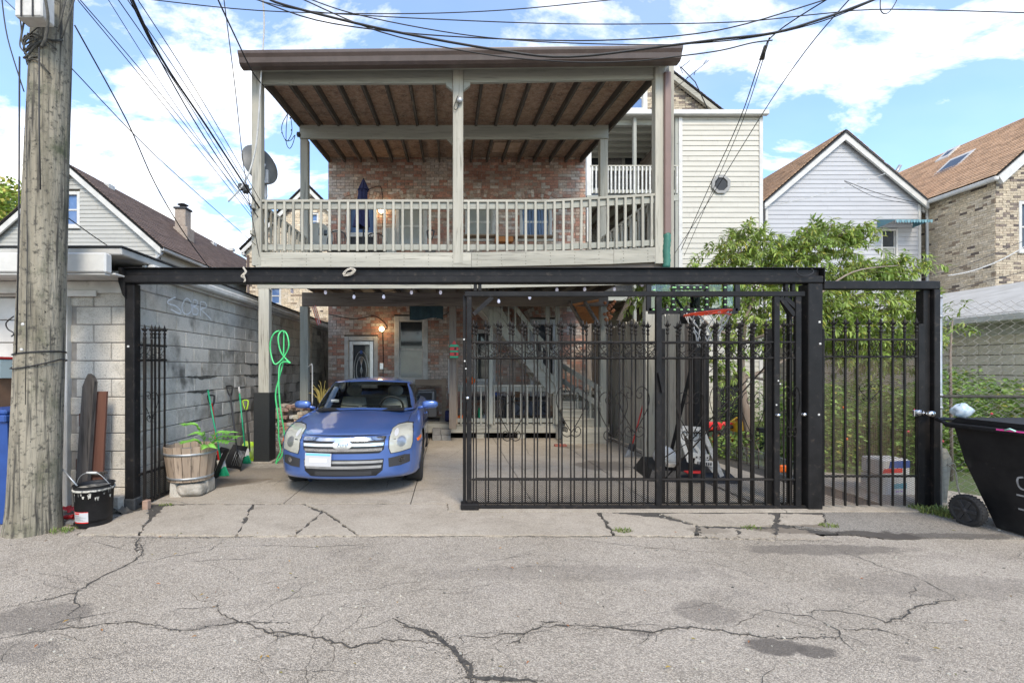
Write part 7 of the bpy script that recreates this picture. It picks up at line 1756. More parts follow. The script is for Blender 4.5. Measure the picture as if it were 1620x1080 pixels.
gl_ = thing('patio_grill', 'grey lidded cooler cart on the platform behind the blue car', 'cooler', (wx(678, 10.7), 10.7, pz))
x0, x1 = wx(661, 10.7), wx(692, 10.7); zg = lambda py: wz(py, 10.7)
m = MB(); m.bbox(x0, 10.5, zg(659)-.0, x1, 10.9, zg(640), .03); m.build('lower_case', mk('warm_grey_plastic', (.20, .18, .16), rough=.5), gl_)
m = MB(); m.bbox(x0-.02, 10.48, zg(639), x1-.03, 10.92, zg(616), .04); gb2 = m.build('lid', mk('grey_lid', (.14, .145, .15), (.18, .18, .185), 9, rough=.4, metal=.3), gl_); m = MB(); m.bbox(x0+.05, 10.455, zg(634), x1-.12, 10.478, zg(620), .01); m.build('lid_panel', M['dash'], gb2)
m = MB(); m.tube([(x0+.05, 10.47, zg(616)-.03), (x0+.05, 10.42, zg(616)+.0), (x1-.1, 10.42, zg(616)), (x1-.1, 10.47, zg(616)-.03)], .012, 6); m.build('handle', M['galv'], gl_)
m = MB(); m.box(x0-.04, 10.5, pz+.001, x1+.05, 10.9, pz+.04); m.build('shelf', M['dash'], gl_)
for i, (lab, px0__, px1__, py0, py1, yy, mt, nm, ct) in enumerate((
    ('navy cloth bag on the platform left of the brown post', 704, 716, 650, 668, 10.35, 'navy', 'tote_bag', 'bag'),
    ('grey plastic tub under the table behind the platform railing', 757, 778, 655, 667, 10.6, 'galv', 'tub', 'tub'),
    ('green plastic pot behind the platform railing', 757, 763, 646, 662, 10.4, 'green', 'plant_pot', 'pot'),
    ('cardboard carton on the dark shelf behind the platform railing', 812, 826, 619, 640, 10.9, 'card', 'carton', 'box'),
    ('blue storage lid on the dark shelf behind the platform railing', 771, 791, 621, 627, 10.9, 'bluepl', 'storage_lid', 'lid'))):
    m = MB(); z0_ = max(pz+.002, wz(py1, yy)); m.bbox(wx(px0__, yy), yy, z0_, wx(px1__, yy), yy+.28, wz(py0, yy), .03); tag(m.build(nm, M[mt]), lab, ct)
wt = thing('work_table', 'dark work table with shelf against the brick wall behind the platform railing', 'table', (wx(810, 11), 11, pz))
m = MB(); m.bbox(wx(742, 11), 10.85, wz(632, 11), wx(868, 11), 11.5, wz(628, 11), .005); m.build('tabletop', M['dash'], wt)
for px in (744, 800, 866): m = MB(); m.bbox(wx(px, 11)-.03, 10.9, pz, wx(px, 11)+.03, 10.96, wz(632.5, 11), .004); m.build('leg', M['dash'], wt)
m = MB(); m.bbox(wx(812, 11), 10.82, wz(655, 11), wx(868, 11), 10.84, wz(634, 11), .005); m.build('front_panel', mk('slate_blue_panel', (.08, .09, .12), rough=.6), wt)
for a_, b_ in (((816, 654), (838, 636)), ((838, 654), (816, 636)), ((842, 654), (866, 636)), ((866, 654), (842, 636))): m = MB(); m.bar(W(a_[0], a_[1], 10.80), W(b_[0], b_[1], 10.80), .012, .03); m.build('cross_strap', M['carblack'], wt)

# ================================================================== ALONG THE BLOCK WALL
# half barrel planter on stones
D = 5.65; cx = wx(302, D); hb = thing('half_barrel_planter', 'wooden half barrel planter with metal hoops resting on broken stones', 'planter', (cx, D, .2))
zt, zb_ = wz(703, D), wz(756, D); rt_, rb_2 = .30, .245; ns = 18
for k in range(ns):
    a0, a1 = 2*math.pi*(k+.04)/ns, 2*math.pi*(k+.96)/ns; jz = random.uniform(-.012, .012)
    vs = []
    for (r, z) in ((rb_2, zb_), (rt_, zt+jz)):
        for dr in (0, -.022):
            for a in (a0, a1): vs.append((cx+(r+dr)*math.cos(a), D+(r+dr)*math.sin(a), z))
    m = MB(); m.add(vs, [(0, 1, 5, 4), (3, 2, 6, 7), (4, 5, 7, 6), (0, 2, 3, 1), (0, 4, 6, 2), (1, 3, 7, 5)]); m.build('stave', M['bwz'], hb)
for f in (.10, .80):
    r = rb_2+(rt_-rb_2)*f+.004; z = zb_+(zt-zb_)*f; m = MB(); m.lathe([(r-.002, z-.013), (r+.002, z-.013), (r+.005, z+.013), (r+.001, z+.013)], (cx, D, 0), 36); m.build('hoop', M['galv'], hb)
m = MB(); m.lathe([(0, zt-.07), (rt_-.03, zt-.075)], (cx, D, 0), 20); m.build('potting_soil', M['soil'], hb)
pl_ = thing('leafy_seedling', 'bright green feathery seedling growing out of the half barrel', 'plant', (cx+.2, D, zt-.06))
m = MB(); rnd = random.Random(4); base = Vector((cx+.20, D-.02, zt-.07))
def leaflet(mb, p, d, l, w, up, t=1):
    d = d.normalized(); s = d.cross(up).normalized(); n = s.cross(d); mb.tint = (t, t, t)
    a = p+d*l*.35+s*w+n*.0; b = p+d*l*.35-s*w; c = p+d*l-Vector((0, 0, l*.22)); mb.add([p, a, c, b], [(0, 1, 2), (0, 2, 3)])
for (dx, dz, dy) in ((.34, .14, -.1), (.30, .02, -.05), (-.18, .24, -.12), (.0, .14, -.2), (.14, -.02, -.2), (-.2, .03, -.12), (.36, .07, .02)):
    tip = base+Vector((dx, dy, dz+.10)); P_ = smooth_path([base, base+Vector((dx*.4, dy*.4, dz*.8+.10)), tip], 5); m.tint = (1, 1, 1); m.tube(P_, .003, 4)
    for i in range(3, len(P_)):
        dd = (P_[i]-P_[i-1]).normalized()
        for s in (-1, 1): leaflet(m, P_[i], dd*.6+Vector((-dd.y*s, dd.x*s, .1))+Vector((0, -.2, 0)), .11, .020, Vector((0, -.3, 1)), rnd.uniform(1.1, 1.6))
M['seed'] = mk('bright_leaf', (.13, .33, .05), (.19, .40, .07), 6, rough=.5, attr=True); leaf_translucent(M['seed']); m.build('fronds', M['seed'], pl_)['kind'] = 'stuff'
def rock(label, c, sx, sy, sz, seed, mat='stone', name='stone', cat='stone', sq=.5):
    m = MB()
    def f(u, v):
        a = 2*math.pi*u; b = math.pi*(v-.5); x, y_, z = math.cos(a)*math.cos(b), math.sin(a)*math.cos(b), math.sin(b)
        k = (abs(x)**4+abs(y_)**4+abs(z)**4)**-.25; k = k*sq+(1-sq); n = 1+.16*mnoise.noise(Vector((x, y_, z))*2+Vector((seed, 0, 0)))+.05*mnoise.noise(Vector((x, y_, z))*7)
        return (c[0]+x*k*n*sx, c[1]+y_*k*n*sy, c[2]+sz+z*k*n*sz)
    m.grid(f, 28, 16); return tag(m.build(name, M[mat]), label, cat)
rock('large rough pale stone under the half barrel', (wx(301, 5.5), 5.55, .012), .155, .13, .08, 1, sq=.8)
m = MB(); m.prism([(wx(268, 5.45), .012), (wx(287, 5.45), .012), (wx(279, 5.45), .10), (wx(277, 5.45), .18), (wx(269, 5.45), .18)], 5.45, 5.56, 'y'); tag(m.build('broken_block', M['blockwall']), 'wedge of broken grey block leaning left under the half barrel', 'stone')
m = MB(); m.bbox(wx(314, 5.6), 5.6, .012, wx(328, 5.6), 5.8, .185, .02); tag(m.build('paving_block', M['stone']), 'upright pale block at the right under the half barrel', 'stone')
# shovels and brooms leaning on the wall
def shaft(parent, a, b, r, mat, name='shaft'): m = MB(); m.tube([a, b], r, 8); return m.build(name, M[mat], parent)
def scoop(parent, c, w, h, mat, lean, yaw=0, ribs=True):
    m = MB(); m.sm = True
    Mx = Matrix.Translation(Vector(c)) @ Matrix.Rotation(yaw, 4, 'Z') @ Matrix.Rotation(lean, 4, 'X')
    for o_, fl_ in ((0, False), (.006, True)): m.grid(lambda u, v: Mx @ Vector(((u-.5)*w*(1-.12*(1-v) if False else 1-.16*v), o_-.09*(2*(u-.5))**2*(1)+.05*v*v, h*v)), 16, 8, fl_)
    o = m.build('scoop', M[mat], parent)
    if ribs:
        for i in range(-3, 4): r = MB(); r.tube([Mx @ Vector((i*w*.09, -.012-.09*(2*(i*.09))**2, h*.15)), Mx @ Vector((i*w*.08, -.01, h*.8))], .004, 4); r.build('rib', M['galv'], o)
    return o
def shovel(label, head_px, D0, top_px, D1, w, h, hmat, smat, gmat, yaw=0, low=None):
    base = W(*head_px, D0); top = W(*top_px, D1); t = thing('snow_shovel', label, 'shovel', (base.x, base.y, 0))
    scoop(t, (base.x, base.y, .012), w, h, hmat, R(-14), yaw); shaft(t, Vector((base.x, base.y+.03, h*.5)), top, .014, smat); dhandle(t, top, (top-base), gmat, .012, .045); return t
shovel('black snow shovel with red handle leaning beside the half barrel', (345, 752), 6.5, (335, 638), 6.68, .38, .40, 'blackplastic', 'red', 'blackplastic', R(-55))
shovel('black ribbed snow shovel with black handle leaning in the middle of the wall', (375, 741), 6.95, (364, 622), 7.22, .46, .36, 'blackplastic', 'dash', 'blackplastic', R(-35))
shovel('lime green snow shovel leaning next to the black-wrapped post', (394, 728), 7.6, (389, 644), 7.8, .34, .32, 'lime', 'dash', 'lime', R(-20))
def broom(label, foot, top, D0, D1, mat, cat='broom', tipmat=None):
    f = G(*foot, .0); f = W(foot[0], foot[1], D0); f.z = .015; t_ = W(*top, D1); t = thing('broom', label, cat, (f.x, f.y, 0)); d = (t_-f).normalized()
    shaft(t, f+d*.20, t_, .012, mat)
    m = MB(); m.bar(f+d*.12, f+d*.24, .10, .05); m.build('broom_cap', M['white'] if mat != 'red' else M['dash'], t)
    b = MB(); rnd = random.Random(1)
    for i in range(110): u = rnd.uniform(-.5, .5); v = rnd.uniform(-.5, .5); b.tube([f+d*.14+Vector((u*.09, v*.04, 0)), f+Vector((u*.15, v*.06, rnd.uniform(0, .02)))], .0028, 3, cap=False)
    b.build('bristles', M['green'] if mat == 'green' else M['galv'], t)['kind'] = 'stuff'
    if tipmat: m = MB(); m.tube([t_-d*.10, t_+d*.01], .0135, 8); m.build('white_tip', M['white'], t)
broom('green broom with white cap leaning across the half barrel end', (354, 751), (329, 617), 6.5, 6.58, 'green'); broom('green broom with white-tipped handle beside the lime shovel', (390, 731), (378, 613), 7.35, 7.55, 'green', tipmat=1)
broom('red-handled push broom leaning on the board fence behind the gate', (995, 716), (1021, 627), 7.9, 8.1, 'red')
# hose hung on the post
hs = thing('garden_hose', 'bright green garden hose looped over the front left porch post', 'hose', (wx(440, 7.3), 7.3, 0))
m = MB(); P_ = [(455, 738), (437, 733), (446, 720), (450, 690), (443, 640), (441, 600), (443, 577), (452, 572), (459, 574), (452, 567), (444, 556), (440, 535), (445, 524), (453, 527), (457, 545), (452, 560), (440, 574), (433, 574), (428, 556), (428, 540), (434, 527), (442, 523)]
m.tube(smooth_path([W(a, b, 7.35-.02*(i % 3)) for i, (a, b) in enumerate(P_)], 6), .0125, 8); m.build('hose_coil', M['hose'], hs)
m = MB(); P_ = [(449, 524), (448, 570), (441, 600), (436, 625), (440, 660), (441, 690), (444, 712), (440, 722), (436, 733)]; m.tube(smooth_path([W(a, b, 7.40) for a, b in P_], 6), .0125, 8); m.build('hose_length', M['hose'], hs)
# pile of old bricks
bp = thing('brick_pile', 'stacked pile of old broken bricks against the block wall beside the car', 'brick pile', (wx(455, 8.9), 8.9, 0))
rnd = random.Random(6); kk = 0; bmsh = []
for k in range(9):
    q = MB(); q.tint = brick_pal(rnd, 'red', .45+.04*k); q.tint = tuple(min(.6, x*1.25) for x in q.tint); q.bbox(-.10, -.05, 0, .10, .05, .062, .008); bmsh.append(q.mesh('brick', M['brick']))
for row in range(13):
    for col in range(9):
        for dp in range(2):
            if row > 9+2*math.sin(col*1.3) and rnd.random() < .6: continue
            D = 8.55+dp*.22+.04*row*0; x = WX+.16+col*.105+rnd.uniform(-.02, .02)
            if x > wx(482, D): continue
            inst('brick', rnd.choice(bmsh), bp, (x, D+.0+rnd.uniform(-.03, .03)+.03*row*.3, .012+row*.066), Matrix.Rotation(R(90)+rnd.uniform(-.35, .35), 3, 'Z') @ Matrix.Rotation(rnd.uniform(-.1, .1), 3, 'X'))
for k in range(10): inst('brick', rnd.choice(bmsh), bp, (wx(425+rnd.uniform(0, 55), 8.3), 8.35+rnd.uniform(-.1, .1), .02), Matrix.Rotation(rnd.uniform(0, 3), 3, 'Z'))
for i, (mt, px) in enumerate((('bluepl', 497.5), ('yellow', 495.5), ('yellow', 473.5))):
    pass
m = MB()
for k in range(26):
    a = R(rnd.uniform(20, 165)); r = rnd.uniform(.12, .26); c = W(510, 632, 8.9); m.tube(smooth_path([c+Vector((0, 0, -.2)), c+Vector((math.cos(a)*r*.6, rnd.uniform(-.05, .05), math.sin(a)*r)), c+Vector((math.cos(a)*r*1.1, 0, math.sin(a)*r*1.5))], 4), .006, 4)
tag(m.build('yellow_rope_coil', mk('faded_yellow_rope', (.42, .34, .09), (.30, .24, .07), 20, rough=.8)), 'fan of faded yellow rope loops behind the car roof at left', 'rope')
m = MB(); m.tube(smooth_path([W(488, 580, 8.95), W(492, 577, 8.9), W(494, 582, 8.9), W(494, 640, 8.9)]), .014, 8); tag(m.build('bent_white_pipe', M['white']), 'thin bent white pipe beside the inner left post', 'pipe')
m = MB(); m.bbox(wx(498, 9.3), 9.3, wz(520, 9.3), wx(500, 9.3), 9.32, wz(484, 9.3)); fl_ = thing('hanging_flag', 'small red and white striped flag hanging beside the inner left post', 'flag', W(500, 500, 9.3))
for i in range(5):
    m = MB(); m.grid(lambda u, v, i=i: W(493+i*1.3+u*1.3+v*9, 485+v*29-i*.6+u*.5, 9.25+.02*math.sin(v*9+i)), 1, 8); m.build('stripe', M['red'] if i % 2 == 0 else M['white'], fl_)

# ================================================================== BY THE POLE
bk = thing('tar_bucket', 'black tar-smeared bucket with printed label beside the utility pole', 'bucket', (wx(149, 4.5), 4.55, 0))
D = 4.55; cx = wx(149, D)-.0; m = MB(); zt = wz(764, D); m.lathe([(.145, .003), (.148, .01), (.162, zt-.055), (.172, zt-.052), (.172, zt-.040), (.164, zt-.036), (.166, zt-.005), (.175, zt), (.168, zt), (.158, zt-.02), (.15, .05), (0, .05)], (cx, D, 0), 36); m.build('pail', M['blackplastic'], bk)
M['smear'] = mk('dried_tar_smear', (.45, .43, .37), (.10, .10, .09), 18, rough=.9, ramp=(.45, .55))
m = MB(); m.lathe([(.1735, zt-.054), (.1745, zt-.045), (.1735, zt-.036)], (cx, D, 0), 36); m.build('smeared_rim', M['smear'], bk)
m = MB(); rnd = random.Random(31)
for k in range(26):
    a = rnd.uniform(math.pi, 2*math.pi); z0_ = rnd.uniform(zt-.12, zt-.05); r = .1645; l = rnd.uniform(.01, .05); w = rnd.uniform(.004, .012)/r
    m.add([(cx+r*math.cos(a-w), D+r*math.sin(a-w), z0_), (cx+r*math.cos(a+w), D+r*math.sin(a+w), z0_), (cx+(r-.002)*math.cos(a+w*.4), D+(r-.002)*math.sin(a+w*.4), z0_-l), (cx+(r-.002)*math.cos(a-w*.4), D+(r-.002)*math.sin(a-w*.4), z0_-l)], [(3, 2, 1, 0)])
m.build('drips', M['smear'], bk)['kind'] = 'stuff'
def onpail(a0, a1, z0_, z1_, e, mat, name, par):
    m = MB(); r0, r1 = .148+(.014)*(z0_/.24)+e, .148+.014*(z1_/.24)+e
    m.grid(lambda u, v: (cx+(r0+(r1-r0)*v)*math.cos(R(a0+(a1-a0)*u)), D+(r0+(r1-r0)*v)*math.sin(R(a0+(a1-a0)*u)), z0_+(z1_-z0_)*v), 10, 1); return m.build(name, M[mat], par)
lb = onpail(236, 291, .055, .165, .002, 'label', 'paper_label', bk); onpail(236, 291, .055, .066, .003, 'red', 'red_band', lb); onpail(236, 291, .158, .165, .003, 'red', 'red_band', lb); onpail(240, 262, .140, .154, .003, 'red', 'red_print', lb)
for k in range(7): onpail(240, 262+(k*7) % 24, .128-.008*k, .1315-.008*k, .003, 'dash' if k == 0 else 'galv', 'print_line', lb)
m = MB(); m.tube(smooth_path([(cx-.17, D-.02, zt-.03), (cx-.12, D-.03, zt+.07), (cx-.05, D-.03, zt+.11), (cx+.05, D-.03, zt+.11), (cx+.12, D-.02, zt+.05), (cx+.17, D, zt-.03)]), .0035, 5); hd = m.build('bail', M['galv'], bk)
m = MB(); m.tube([(cx-.05, D-.03, zt+.112), (cx+.05, D-.03, zt+.112)], .011, 8); m.build('bail_grip', M['white'], hd)
m = MB(); m.tube([W(99, 742, 4.5), W(122, 768, 4.45)], .008, 6); tag(m.build('mixing_rod', M['galv']), 'thin grey rod leaning from the pole into the bucket', 'rod')
# two can/crushed wrappers
cans = [((108, 822), 'red', .09, .3, 'crushed red drink can lying between the pole and bucket'), ((114, 831), 'silver', .09, -.2, 'crumpled silver can in front of the red can')]
for (px, py), mt, l, a, lab in cans:
    p = G(px, py); m = MB(); n = 14; m.sm = True
    m.grid(lambda u, v: (p.x+(v-.5)*l*math.cos(a)+.028*(1-.3*abs(math.sin(v*7)))*math.cos(6.283*u)*math.sin(a)*-1, p.y+(v-.5)*l*math.sin(a)+.028*math.cos(6.283*u)*math.cos(a), .03+.027*math.sin(6.283*u)*(1-.35*abs(math.sin(v*6+u*5)))), 18, 10); tag(m.build('drink_can', M[mt]), lab, 'can')
p = G(110, 812); m = MB(); m.grid(lambda u, v: (p.x-.09+.18*u, p.y+.06*math.sin(u*9)*.3+.08*v, .01+.06*abs(mnoise.noise(Vector((u*5, v*5, 0))))+.04*math.sin(v*3)), 12, 6); tag(m.build('red_wrapper', M['red']), 'crumpled red wrapper behind the cans by the bucket', 'wrapper')
p = G(133, 822); rock('flat grey slate chip in front of the bucket', (p.x, p.y-.02, .0), .075, .03, .014, 9, 'galv' if False else 'blockwall', 'slate_chip', 'stone', .9)
# reclaimed planks: weathered picket and red-brown board tied with cross pieces
pk = thing('old_fence_section', 'dark weathered pointed picket and red-brown board on cross pieces leaning on the block wall', 'fence piece', (wx(140, 4.95), 4.95, 0))
D = 5.0
def plank(parent, pts_px, D0, t, mat, nm='plank'):
    m = MB(); m.prism([(wx(a, D0), wz(b, D0)) for a, b in pts_px], D0, D0+t, 'y'); return m.build(nm, M[mat], parent)
M['oldpicket'] = mk('old_weathered_picket', (.075, .062, .052), (.13, .11, .092), 20, (1, 1, .08), rough=.95, bump=.9, bscale=60, bdist=.008, streak=((.03, .026, .022), 40, (1, 1, .06), (.5, .65)))
M['redboard'] = mk('red_brown_board', (.115, .045, .028), (.16, .07, .045), 12, (1, 1, .1), rough=.85, bump=.3, bscale=60, streak=((.28, .20, .15), 16, (1, 1, .06), (.66, .8)))
plank(pk, [(119, 768), (138, 762), (149, 604), (145, 595), (139, 591), (134, 601), (130, 612)], 4.90, .05, 'oldpicket', 'picket')
plank(pk, [(142, 770), (161, 770), (168.5, 619), (152.5, 619)], 4.98, .025, 'redboard', 'board')
plank(pk, [(120, 745), (160, 745), (160, 726), (120, 726)], 5.01, .025, 'redboard', 'cross_piece'); plank(pk, [(125, 674), (163, 674), (163, 654), (125, 654)], 5.01, .025, 'redboard', 'cross_piece')
plank(pk, [(130, 751), (164, 751), (164, 747), (130, 747)], 4.94, .06, 'oldpicket', 'cross_piece')
m = MB(); m.grid(lambda u, v: (wx(170+30*u, 4.9), 4.85+.2*v, .001+.09*math.sin(3.14*u)*(.5+.5*mnoise.noise(Vector((u*6, v*6, 2))))), 12, 8); tag(m.build('rubble_heap', M['soil'], None), 'low heap of dark rubble at the foot of the left gate post', 'rubble')
m = MB(); m.bbox(wx(172, 4.92), 4.9, .0, wx(190, 4.92), 5.02, wz(785, 4.92), .01); tag(m.build('half_buried_brick', M['stone']), 'pale half buried stone at the foot of the left gate post', 'stone')
m = MB(); m.bbox(wx(224, 4.98), 4.98, .0, wx(233, 4.98), 5.05, .105, .008); tag(m.build('loose_brick', mk('pinkish_brick', (.36, .24, .18), (.28, .18, .13), 12, rough=.9)), 'small upright pinkish brick just right of the left gate post', 'brick')
m = MB(); D = 4.9; m.prism([(wx(196-21, D), wz(740, D)), (wx(182, D), wz(748, D)), (wx(189, D), wz(746, D)), (wx(184, D), wz(752, D)), (wx(190, D), wz(758, D)), (wx(182, D), wz(754, D)), (wx(178, D), wz(752, D))], GY-.004, GY-.001, 'y')
# blue bin at the left edge
bb = thing('blue_recycling_bin', 'blue wheeled recycling bin cut by the left edge behind the pole', 'bin', (-4.75, 4.45, 0))
m = MB(); D0 = 4.45; xr_ = wx(13, D0)+.0
vs = []; 
for (x0, x1, y0, y1, z) in ((xr_-.50, xr_-.06, D0+.08, D0+.5, .005), (xr_-.58, xr_-.01, D0, D0+.6, wz(668, D0))): vs += [(x0, y0, z), (x1, y0, z), (x1, y1, z), (x0, y1, z)]
m.add(vs, [(0, 3, 2, 1), (4, 5, 6, 7), (0, 1, 5, 4), (1, 2, 6, 5), (2, 3, 7, 6), (3, 0, 4, 7)]); m.build('bin_body', M['bluepl'], bb)
m = MB(); m.bbox(xr_-.62, D0-.03, wz(668, D0)+.001, xr_+.0, D0+.63, wz(656, D0), .012); m.build('rim', M['bluepl'], bb); m = MB(); m.bbox(xr_-.62, D0-.02, wz(656, D0)+.001, xr_-.005, D0+.6, wz(648, D0), .02); m.build('lid', M['bluepl'], bb)
m = MB(); m.bbox(wx(-70, 4.9), 4.75, wz(646, 4.9)-.3, wx(18, 4.9), 5.0, wz(598, 4.9), .006); tag(m.build('cardboard_box', M['card']), 'brown cardboard box standing behind the blue bin at the left edge', 'box')
sg = thing('plastic_sign_box', 'clear box with a red rim perched on the cardboard box at the left edge', 'box', W(0, 598, 4.85)); m = MB()
m.bar(W(-40, 590, 4.85), W(6, 566, 4.85), .3, .02); m.bar(W(5, 566, 4.85), W(20, 566, 4.85), .3, .02); m.build('red_rim', M['red'], sg); m = MB(); m.prism([(wx(-40, 4.85), wz(597.6, 4.85)), (wx(19, 4.85), wz(597.6, 4.85)), (wx(19, 4.85), wz(569, 4.85)), (wx(6, 4.85), wz(569, 4.85)), (wx(-40, 4.85), wz(593, 4.85))], 4.72, 4.98, 'y'); m.build('clear_case', mk('cloudy_plastic', (.42, .52, .52), rough=.3), sg)
dd_ = dish('dark satellite dish barely showing above the gutter at the left edge', W(-6, 420, 6.5), .30, R(14), R(190))

# ================================================================== BLACK BIN AT RIGHT
bnt = thing('black_wheeled_bin', 'large black wheeled refuse bin with its lid pushed back at the right edge', 'bin', (5.45, 4.35, 0))
bX, bYf, bYb, bZ = 5.12, 3.93, 4.66, 1.0
def frust(mb, b0, b1, z0, z1):
    vs = [(b0[0], b0[2], z0), (b0[1], b0[2], z0), (b0[1], b0[3], z0), (b0[0], b0[3], z0), (b1[0], b1[2], z1), (b1[1], b1[2], z1), (b1[1], b1[3], z1), (b1[0], b1[3], z1)]
    mb.add(vs, [(0, 3, 2, 1), (0, 1, 5, 4), (1, 2, 6, 5), (2, 3, 7, 6), (3, 0, 4, 7)])
body = MB(); frust(body, (5.28, 5.64, 4.02, 4.40), (5.20, 5.72, 3.97, 4.60), .02, .62); frust(body, (5.20, 5.72, 3.97, 4.60), (5.14, 5.78, 3.94, 4.64), .62, bZ-.04); body.build('bin_body', M['blackplastic'], bnt)
m = MB(); m.bbox(bX-.03, bYf-.03, bZ-.05, bX+.03, bYb+.04, bZ+.0, .012); m.bbox(bX+.031, bYf-.03, bZ-.05, 5.82, bYf+.03, bZ, .012); m.bbox(bX+.031, bYb-.02, bZ-.05, 5.82, bYb+.04, bZ, .01); m.bbox(5.76, bYf+.031, bZ-.05, 5.82, bYb-.021, bZ, .01); m.build('rim', M['blackplastic'], bnt)
m = MB(); m.prism([(bYf-.03, bZ+.004), (bYb+.02, bZ+.004), (bYb-.04, bZ+.055), (bYf+.1, bZ+.05)], bX+.02, 5.82, 'x'); m.build('lid', M['blackplastic'], bnt)
m = MB(); m.tube([(bX+.03, bYb+.03, bZ-.03), (bX+.0, bYb+.13, bZ+.02), (5.78, bYb+.13, bZ+.02), (5.76, bYb+.03, bZ-.03)], .018, 8); m.build('handle', M['blackplastic'], bnt)
m = MB(); m.box(bX-.034, 4.02, bZ-.022, bX-.031, 4.24, bZ-.008); m.build('pink_edge', mk('hot_pink', (.85, .08, .35), rough=.4), bnt); m = MB(); m.tube([(bX-.036, 4.09, bZ-.014), (bX-.04, 4.13, bZ+.004), (bX-.036, 4.17, bZ-.014)], .008, 6); m.build('mint_tab', mk('mint', (.45, .72, .62), rough=.5), bnt)
for xx in (5.12, 5.74):
    m = MB(); m.lathe([(0, -.03), (.097, -.03), (.113, -.024), (.117, -.034), (.143, -.034), (.150, -.02), (.150, .02), (.143, .034), (.0, .034)], (xx, 4.50, .152), 36, 'x'); wo = m.build('wheel', M['rubber'], bnt)
    for k in range(6): a = k*math.pi/3; m = MB(); m.bar((xx-.034, 4.50+.02*math.cos(a), .152+.02*math.sin(a)), (xx-.034, 4.50+.102*math.cos(a), .152+.102*math.sin(a)), .028, .014, (1, 0, 0)); m.build('spoke', M['dash'], wo)
    m = MB(); m.lathe([(0, -.045), (.024, -.043), (.028, -.03)], (xx, 4.50, .152), 14, 'x'); m.build('hub', M['dash'], wo)
    m = MB()
    for k in range(30): a = k*2*math.pi/30; m.cbox((xx, 4.50+.151*math.cos(a), .152+.151*math.sin(a)), .06, .006, .013, Matrix.Rotation(a, 3, 'X'))
    m.build('tread', M['rubber'], wo)
m = MB()
def strip(pts, w):
    """stencil stroke on the left side of the bin: pts are (y, z)"""
    P = smooth_path([(0, a, b) for a, b in pts], 5); vs = []; n = len(P)
    for i, p in enumerate(P):
        d = (P[min(i+1, n-1)]-P[max(i-1, 0)]).normalized(); s = Vector((0, -d.z, d.y))
        for k in (-1, 1): q = p+s*w*k; vs.append((5.276-.08*(q.z-.02)/.6, q.y, q.z))
    m.add(vs, [(2*i, 2*i+1, 2*i+3, 2*i+2) for i in range(n-1)])
strip([(4.13, .565), (4.17, .55), (4.18, .50), (4.16, .455), (4.10, .45)], .008); strip([(4.20, .39), (4.04, .39)], .008); strip([(4.20, .26), (4.05, .26)], .008); m.build('stencilled_marks', mk('faded_stencil', (.38, .39, .40), (.2, .2, .2), 30, rough=.8), bnt)
m = MB(); c = Vector((5.20, 4.62, bZ+.06)); m.grid(lambda u, v: (c.x+.085*math.cos(6.283*u)*math.sin(3.14*v)*(1+.7*mnoise.noise(Vector((math.cos(6.283*u)*2, v*5, math.sin(6.283*u)*2)))), c.y+.06*math.sin(6.283*u)*math.sin(3.14*v), c.z+.065-.075*math.cos(3.14*v)*(1+.2*mnoise.noise(Vector((u*6, v*6, 3))))), 22, 12); tag(m.build('plastic_bag', mk('clear_blue_bag', (.25, .36, .46), (.52, .58, .62), 18, rough=.25, coat=.6)), 'crumpled clear blue plastic bag on the rim of the black bin', 'bag')
# printed tub and box behind the walk gate
tb = thing('printed_tub_box', 'white printed carton with blue and red stripes behind the walk gate', 'box', (wx(1422, 5.6), 5.65, 0))
D = 5.55; m = MB(); m.bbox(wx(1396, D), D, .01, wx(1448, D), D+.3, wz(754, D), .006); tbb = m.build('lower_box', M['white'], tb)
m = MB(); m.bbox(wx(1396, D), D+.02, wz(754, D)+.002, wx(1444, D), D+.3, wz(727, D), .02); tp = m.build('upper_box', M['white'], tb)
for (a, b, c_, d_, mt, par, yy) in ((1408, 1442, 728.5, 741, 'bluepl', tp, D+.018), (1398, 1430, 741, 749, 'red', tp, D+.018), (1410, 1434, 764, 773, 'teal', tbb, D-.002), (1412, 1428, 776, 778, 'violet', tbb, D-.002), (1411, 1434, 782, 786, 'teal', tbb, D-.002), (1400, 1410, 757, 795, 'grey', tbb, D-.002)):
    if mt in ('teal', 'violet', 'grey'): M.setdefault(mt, mk('print_'+mt, {'teal': (.10, .30, .36), 'violet': (.3, .1, .5), 'grey': (.5, .5, .5)}[mt], rough=.5))
    m = MB(); m.prism([(wx(a, D), wz(d_, D)), (wx(b, D), wz(d_-1, D)), (wx(b, D), wz(c_, D)), (wx(a+3, D), wz(c_+1, D))], yy-.001, yy, 'y'); m.build('printed_patch', M[mt], par)
# ropes on the track beam
for lab, pts in (('knotted pale cord hanging on the track beam below the left porch corner', [(385, 423), (388, 430), (384, 436), (388, 441), (386, 446)]), ('loose pale rope coil lying over the track beam', [(558, 424), (551, 427), (545, 432), (546, 435), (555, 434), (561, 428), (556, 424), (560, 430), (551, 434)])):
    m = MB()
    for o_ in range(4): m.tube(smooth_path([W(a+random.uniform(-2.5, 2.5), b+random.uniform(-1.5, 1.5), 4.93-.006*o_) for a, b in pts]), .0055, 5)
    tag(m.build('cord_knot', M['rope']), lab, 'rope')
m = MB(); m.tube(smooth_path([W(a, b, 4.92) for a, b in ((1262, 424), (1261, 431), (1268, 436), (1280, 435), (1287, 430), (1284, 425))]), .005, 5); tag(m.build('wire_ring', M['cable']), 'thin black wire ring hooked over the right end of the track beam', 'wire')
